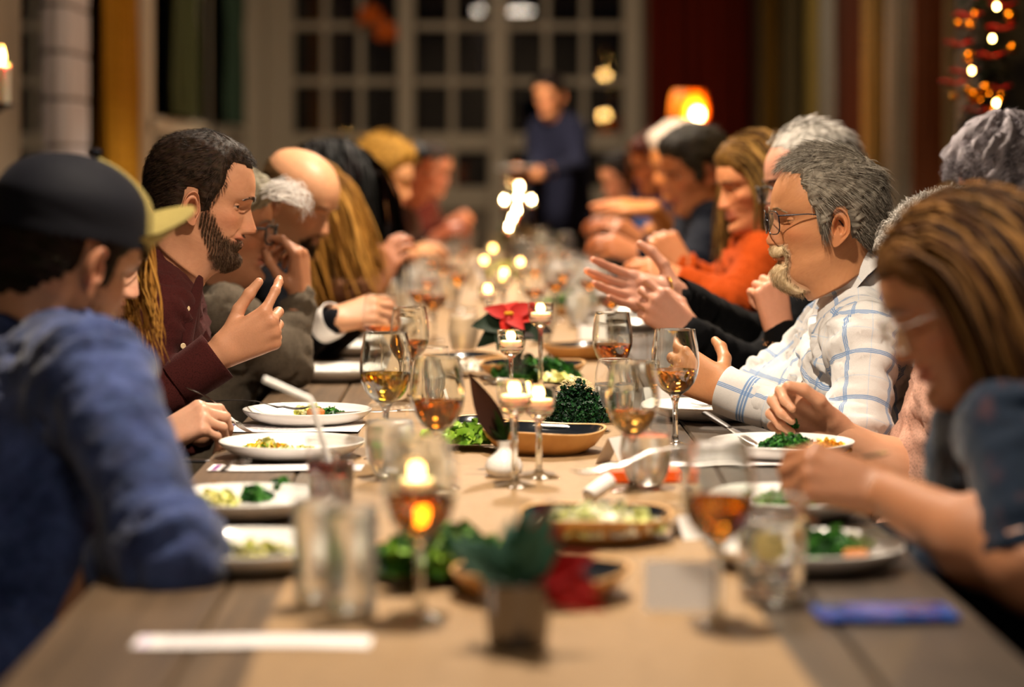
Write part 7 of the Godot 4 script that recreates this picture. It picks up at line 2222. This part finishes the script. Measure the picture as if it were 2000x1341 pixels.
func flowers() -> void:
	var dk := [lin(0.10, 0.13, 0.07), lin(0.14, 0.10, 0.08), lin(0.07, 0.15, 0.08)]
	var red := [lin(0.72, 0.10, 0.02), lin(0.82, 0.27, 0.04), lin(0.62, 0.06, 0.02)]
	# poinsettia in the salad's middle, in focus
	var t := thing("poinsettia", "red poinsettia with dark leaves in a small glass jar, middle of the table", "flower", Vector3(0.075, 0.75, -5.222))
	var jar := Geo.new()
	jar.lathe([Vector2(0, 0.001), Vector2(0.024, 0.001), Vector2(0.026, 0.01), Vector2(0.026, 0.06), Vector2(0.019, 0.075), Vector2(0.020, 0.082)], 24)
	put("jar", jar, M.glass, t)
	var stems := Geo.new()
	for i in 5:
		var a := i * 1.3
		stems.tube([Vector3(0.01 * cos(a), 0.005, 0.01 * sin(a)), Vector3(0.005 * cos(a), 0.07, 0.0), Vector3(0.03 * cos(a), 0.13, 0.03 * sin(a))], [0.003, 0.003, 0.002], 6, lin(0.12, 0.22, 0.08))
	put("stems", stems, M.leaf, t)
	for e in [[0.065, -0.02, -0.2], [0.085, -0.05, 0.35], [0.07, 0.05, 0.05], [0.055, 0.02, 0.5]]:
		pass
	var leaves := [[Vector3(-0.085, 0.000, 0.02), 0.022], [Vector3(-0.075, -0.045, 0.03), 0.020], [Vector3(0.085, -0.012, 0.02), 0.028], [Vector3(0.06, -0.03, 0.04), 0.022], [Vector3(-0.05, 0.03, -0.05), 0.022], [Vector3(0.05, 0.03, -0.05), 0.02], [Vector3(-0.03, -0.05, 0.05), 0.02], [Vector3(0.02, -0.07, 0.04), 0.018]]
	for l in leaves:
		var g := Geo.new()
		blade(g, Vector3(-0.012, 0.135, 0), l[0], l[1] * 1.25, dk[rng.randi() % 3], 0.15, 7, 0.0015, Vector3(0, 0.55, 0.8))
		put("leaf", g, M.leaf, t)
	var petals := [[Vector3(-0.052, 0.022, 0.0), 0.016], [Vector3(0.058, 0.030, 0.0), 0.017], [Vector3(0.070, 0.002, 0.01), 0.017], [Vector3(-0.012, -0.034, 0.03), 0.013], [Vector3(0.02, 0.035, -0.03), 0.017], [Vector3(-0.02, 0.03, -0.03), 0.016], [Vector3(0.03, -0.02, 0.045), 0.016]]
	for l in petals:
		var g := Geo.new()
		blade(g, Vector3(-0.018, 0.150, 0.004), l[0], l[1] * 1.1, red[rng.randi() % 3], 0.2, 7, 0.0, Vector3(0, 0.6, 0.8))
		put("petal", g, M.leaf, t)
	var cen := Geo.new()
	for i in 7:
		cen.ball(Vector3(-0.018 + 0.007 * cos(i * 0.9), 0.156, 0.010 + 0.007 * sin(i * 0.9)), Vector3.ONE * 0.0032, lin(0.85, 0.70, 0.15), 5, 7)
	put("flower_centre", cen, M.leaf, t)
	# white bud vase with a brown leaf
	var v := thing("bud_vase", "small white bud vase holding a dark brown leaf and green sprigs", "vase", Vector3(0.033, 0.75, -3.691))
	v.scale = Vector3(0.86, 0.86, 0.86)
	var vb := Geo.new()
	vb.lathe([Vector2(0, 0.001), Vector2(0.022, 0.001), Vector2(0.031, 0.008), Vector2(0.034, 0.020), Vector2(0.028, 0.034), Vector2(0.014, 0.046), Vector2(0.0105, 0.056), Vector2(0.0135, 0.066), Vector2(0.0115, 0.066), Vector2(0.0085, 0.056), Vector2(0.009, 0.05)], 28)
	put("vase_body", vb, M.china, v)
	var bl := Geo.new()
	blade(bl, Vector3(0, 0.058, 0), Vector3(-0.062, 0.130, 0.012), 0.022, lin(0.20, 0.13, 0.10), -0.12, 8, 0.0, Vector3(0, 0, 1))
	put("brown_leaf", bl, M.leaf, v)
	var gs := Geo.new()
	for i in 16:
		blade(gs, Vector3(0, 0.058, 0), Vector3(rng.randf_range(-0.035, 0.02), rng.randf_range(0.02, 0.075), rng.randf_range(-0.02, 0.02)), 0.008, lin(0.14, 0.26, 0.10) * rng.randf_range(0.6, 1.3), 0.2, 5)
	put("green_sprigs", gs, M.leaf, v)
	var pt := Geo.new()
	for i in 6:
		blade(pt, Vector3(-0.020, 0.165, -0.03), Vector3(rng.randf_range(-0.03, 0.045), rng.randf_range(-0.02, 0.022), rng.randf_range(-0.02, 0.02)), 0.014, lin(0.62, 0.60, 0.57) * rng.randf_range(0.7, 1.1), 0.2, 6, 0.001)
	put("dried_petals", pt, M.leaf, v)
	# pewter cup with greenery and red petals, near
	var c := thing("pewter_cup", "pewter cup holding blue green leaves and red poinsettia petals, nearest on the table", "cup", Vector3(0.035, 0.75, -2.386))
	var cb := Geo.new()
	cb.lathe([Vector2(0, 0.001), Vector2(0.026, 0.001), Vector2(0.029, 0.004), Vector2(0.032, 0.035), Vector2(0.0345, 0.066), Vector2(0.0355, 0.068), Vector2(0.0335, 0.069), Vector2(0.031, 0.035), Vector2(0.027, 0.008), Vector2(0, 0.006)], 32)
	put("cup_body", cb, plain(Color(0.46, 0.44, 0.43), 0.2, 0.95), c)
	var bg := [lin(0.22, 0.36, 0.30), lin(0.30, 0.46, 0.40), lin(0.14, 0.26, 0.19)]
	for i in 22:
		var g := Geo.new()
		blade(g, Vector3(rng.randf_range(-0.01, 0.01), 0.065, rng.randf_range(-0.01, 0.01)), Vector3(rng.randf_range(-0.060, 0.030), rng.randf_range(0.015, 0.080), rng.randf_range(-0.05, 0.05)), 0.014, bg[i % 3], 0.25, 6, 0.0, Vector3(0, 0.5, 0.8))
		put("leaf", g, M.leaf, c)
	for d in [Vector3(0.030, 0.060, 0.0), Vector3(0.062, 0.032, 0.01), Vector3(0.070, 0.000, 0.02), Vector3(0.045, 0.02, 0.03), Vector3(0.018, 0.078, -0.01), Vector3(0.075, -0.02, 0.02)]:
		var g := Geo.new()
		blade(g, Vector3(0.012, 0.068, 0), d, 0.017, lin(0.60, 0.05, 0.03) * rng.randf_range(0.8, 1.2), 0.2, 6, 0.0, Vector3(0, 0.5, 0.8))
		put("petal", g, M.leaf, c)

func far_centre() -> void:
	# many more glasses, too blurred to tell apart
	var k := 0
	for z in [-6.9, -7.4, -7.9, -8.5, -9.1, -9.8, -10.5]:
		for sd in [-1, 1]:
			k += 1
			wine_glass("blurred wine glass far down the table among the candles and napkins", Vector3(0.04 + sd * (0.17 + 0.06 * sin(k * 2.3)), TOP, z + 0.12 * sin(k * 1.7)), 0.118, AMBER).set_meta("group", "blurred wine glasses far down the table")
			tumbler("blurred water glass far down the table among the candles", Vector3(0.04 + sd * (0.27 + 0.04 * cos(k * 1.9)), TOP, z - 0.22 + 0.1 * cos(k * 2.9)), 0.031, 0.12, 0.10, Color(0.97, 0.97, 0.94), "blurred water glasses far down the table", 0.008, 0.15, 0.3)
			var pl := plate("blurred white plate far down the table at a guest's place", Vector3(0.04 + sd * 0.37, TOP + 0.0, z - 0.05), 0.112)
			pl.set_meta("group", "blurred plates far down the table")
	for i in 4:
		candle("blurred tea light far down the middle of the table", Vector3(0.06 + 0.07 * sin(i * 2.0), TOP + 0.002, -7.2 - 0.62 * i), 0.15 + 0.02 * (i % 2), 0.05).set_meta("group", "blurred tea lights down the middle of the table")
	# tapers and greenery at the far end
	var zs := [[985, 383, 11.4], [1012, 378, 11.8], [1038, 383, 12.0], [1010, 402, 11.2], [1000, 418, 10.6], [994, 434, 10.0], [1015, 355, 12.3]]
	var spots := [Vector3(0.104, 1.073, -11.4), Vector3(0.175, 1.08, -11.8), Vector3(0.244, 1.065, -12), Vector3(0.158, 1.034, -11), Vector3(0.131, 1.008, -10.5), Vector3(0.109, 0.987, -9.9), Vector3(0.19, 1.128, -12.3)]
	var names := ["left of the far cluster, upright", "at the back of the far cluster, between two", "at the right of the far cluster, the brightest", "in the middle of the far candle cluster", "second from the front in the far candle row", "at the front of the far candle row", "tallest of the far candle cluster"]
	for i in spots.size():
		var p: Vector3 = spots[i]
		var t := thing("taper_candle", "slim lit candle " + names[i], "candle", Vector3(p.x, TOP + 0.001, p.z), 0, "slim candles far down the table")
		var h := p.y - TOP - 0.03
		var g := Geo.new()
		g.lathe([Vector2(0, 0), Vector2(0.034, 0.0), Vector2(0.036, 0.006), Vector2(0.010, 0.018), Vector2(0.005, 0.03), Vector2(0.005, h - 0.03), Vector2(0.016, h - 0.022), Vector2(0.017, h - 0.012), Vector2(0, h - 0.014)], 20)
		put("candlestick", g, plain(Color(0.22, 0.15, 0.08), 0.4, 0.8), t)
		var w := Geo.new()
		w.lathe([Vector2(0, h - 0.013), Vector2(0.011, h - 0.013), Vector2(0.010, h - 0.003), Vector2(0.008, h), Vector2(0, h)], 14)
		put("wax", w, M.wax, t)
		var f := Geo.new()
		flame(f, Vector3(0, h + 0.003, 0), 0.7)
		put("flame", f, M.far_flame, t)
		point(Vector3(p.x, TOP + h + 0.022, p.z), 0.05, Color(1.0, 0.74, 0.42), 0.01, t)
	var t := thing("centrepiece", "loose greenery and dried flowers at the far end of the table", "centrepiece", Vector3(0.2, 0.75, -12.121))
	var g := Geo.new()
	for i in 120:
		blade(g, Vector3(rng.randf_range(-0.12, 0.14), rng.randf_range(0.02, 0.10), rng.randf_range(-0.35, 0.35)), Vector3(rng.randf_range(-1, 1), rng.randf_range(-0.2, 1), rng.randf_range(-1, 1)).normalized() * rng.randf_range(0.06, 0.13), 0.018, [lin(0.16, 0.22, 0.10), lin(0.30, 0.24, 0.12), lin(0.42, 0.34, 0.20)][i % 3], 0.25, 5)
	var o := put("foliage", g, M.leaf, t)
	# maple leaves hung in the window
	var w := thing("paper_leaves", "two orange paper leaves hung in the far left window", "decoration", Vector3(-0.721, 2.168, -16.85))
	for e in [Vector3(-0.06, 0.06, 0), Vector3(0.05, -0.05, 0.01)]:
		var q := Geo.new()
		for i in 5:
			var a := PI * 0.5 + (i - 2) * 0.75
			blade(q, e, Vector3(cos(a), sin(a), 0.1) * (0.13 - 0.02 * absf(i - 2)), 0.04, lin(0.80, 0.36, 0.05), 0.1, 5, 0.0, Vector3(0, 0, 1))
		blade(q, e, Vector3(0.02, -0.08, 0.0), 0.006, lin(0.5, 0.25, 0.05), 0.1, 4, 0.0, Vector3(0, 0, 1))
		put("leaf", q, M.leaf, w)
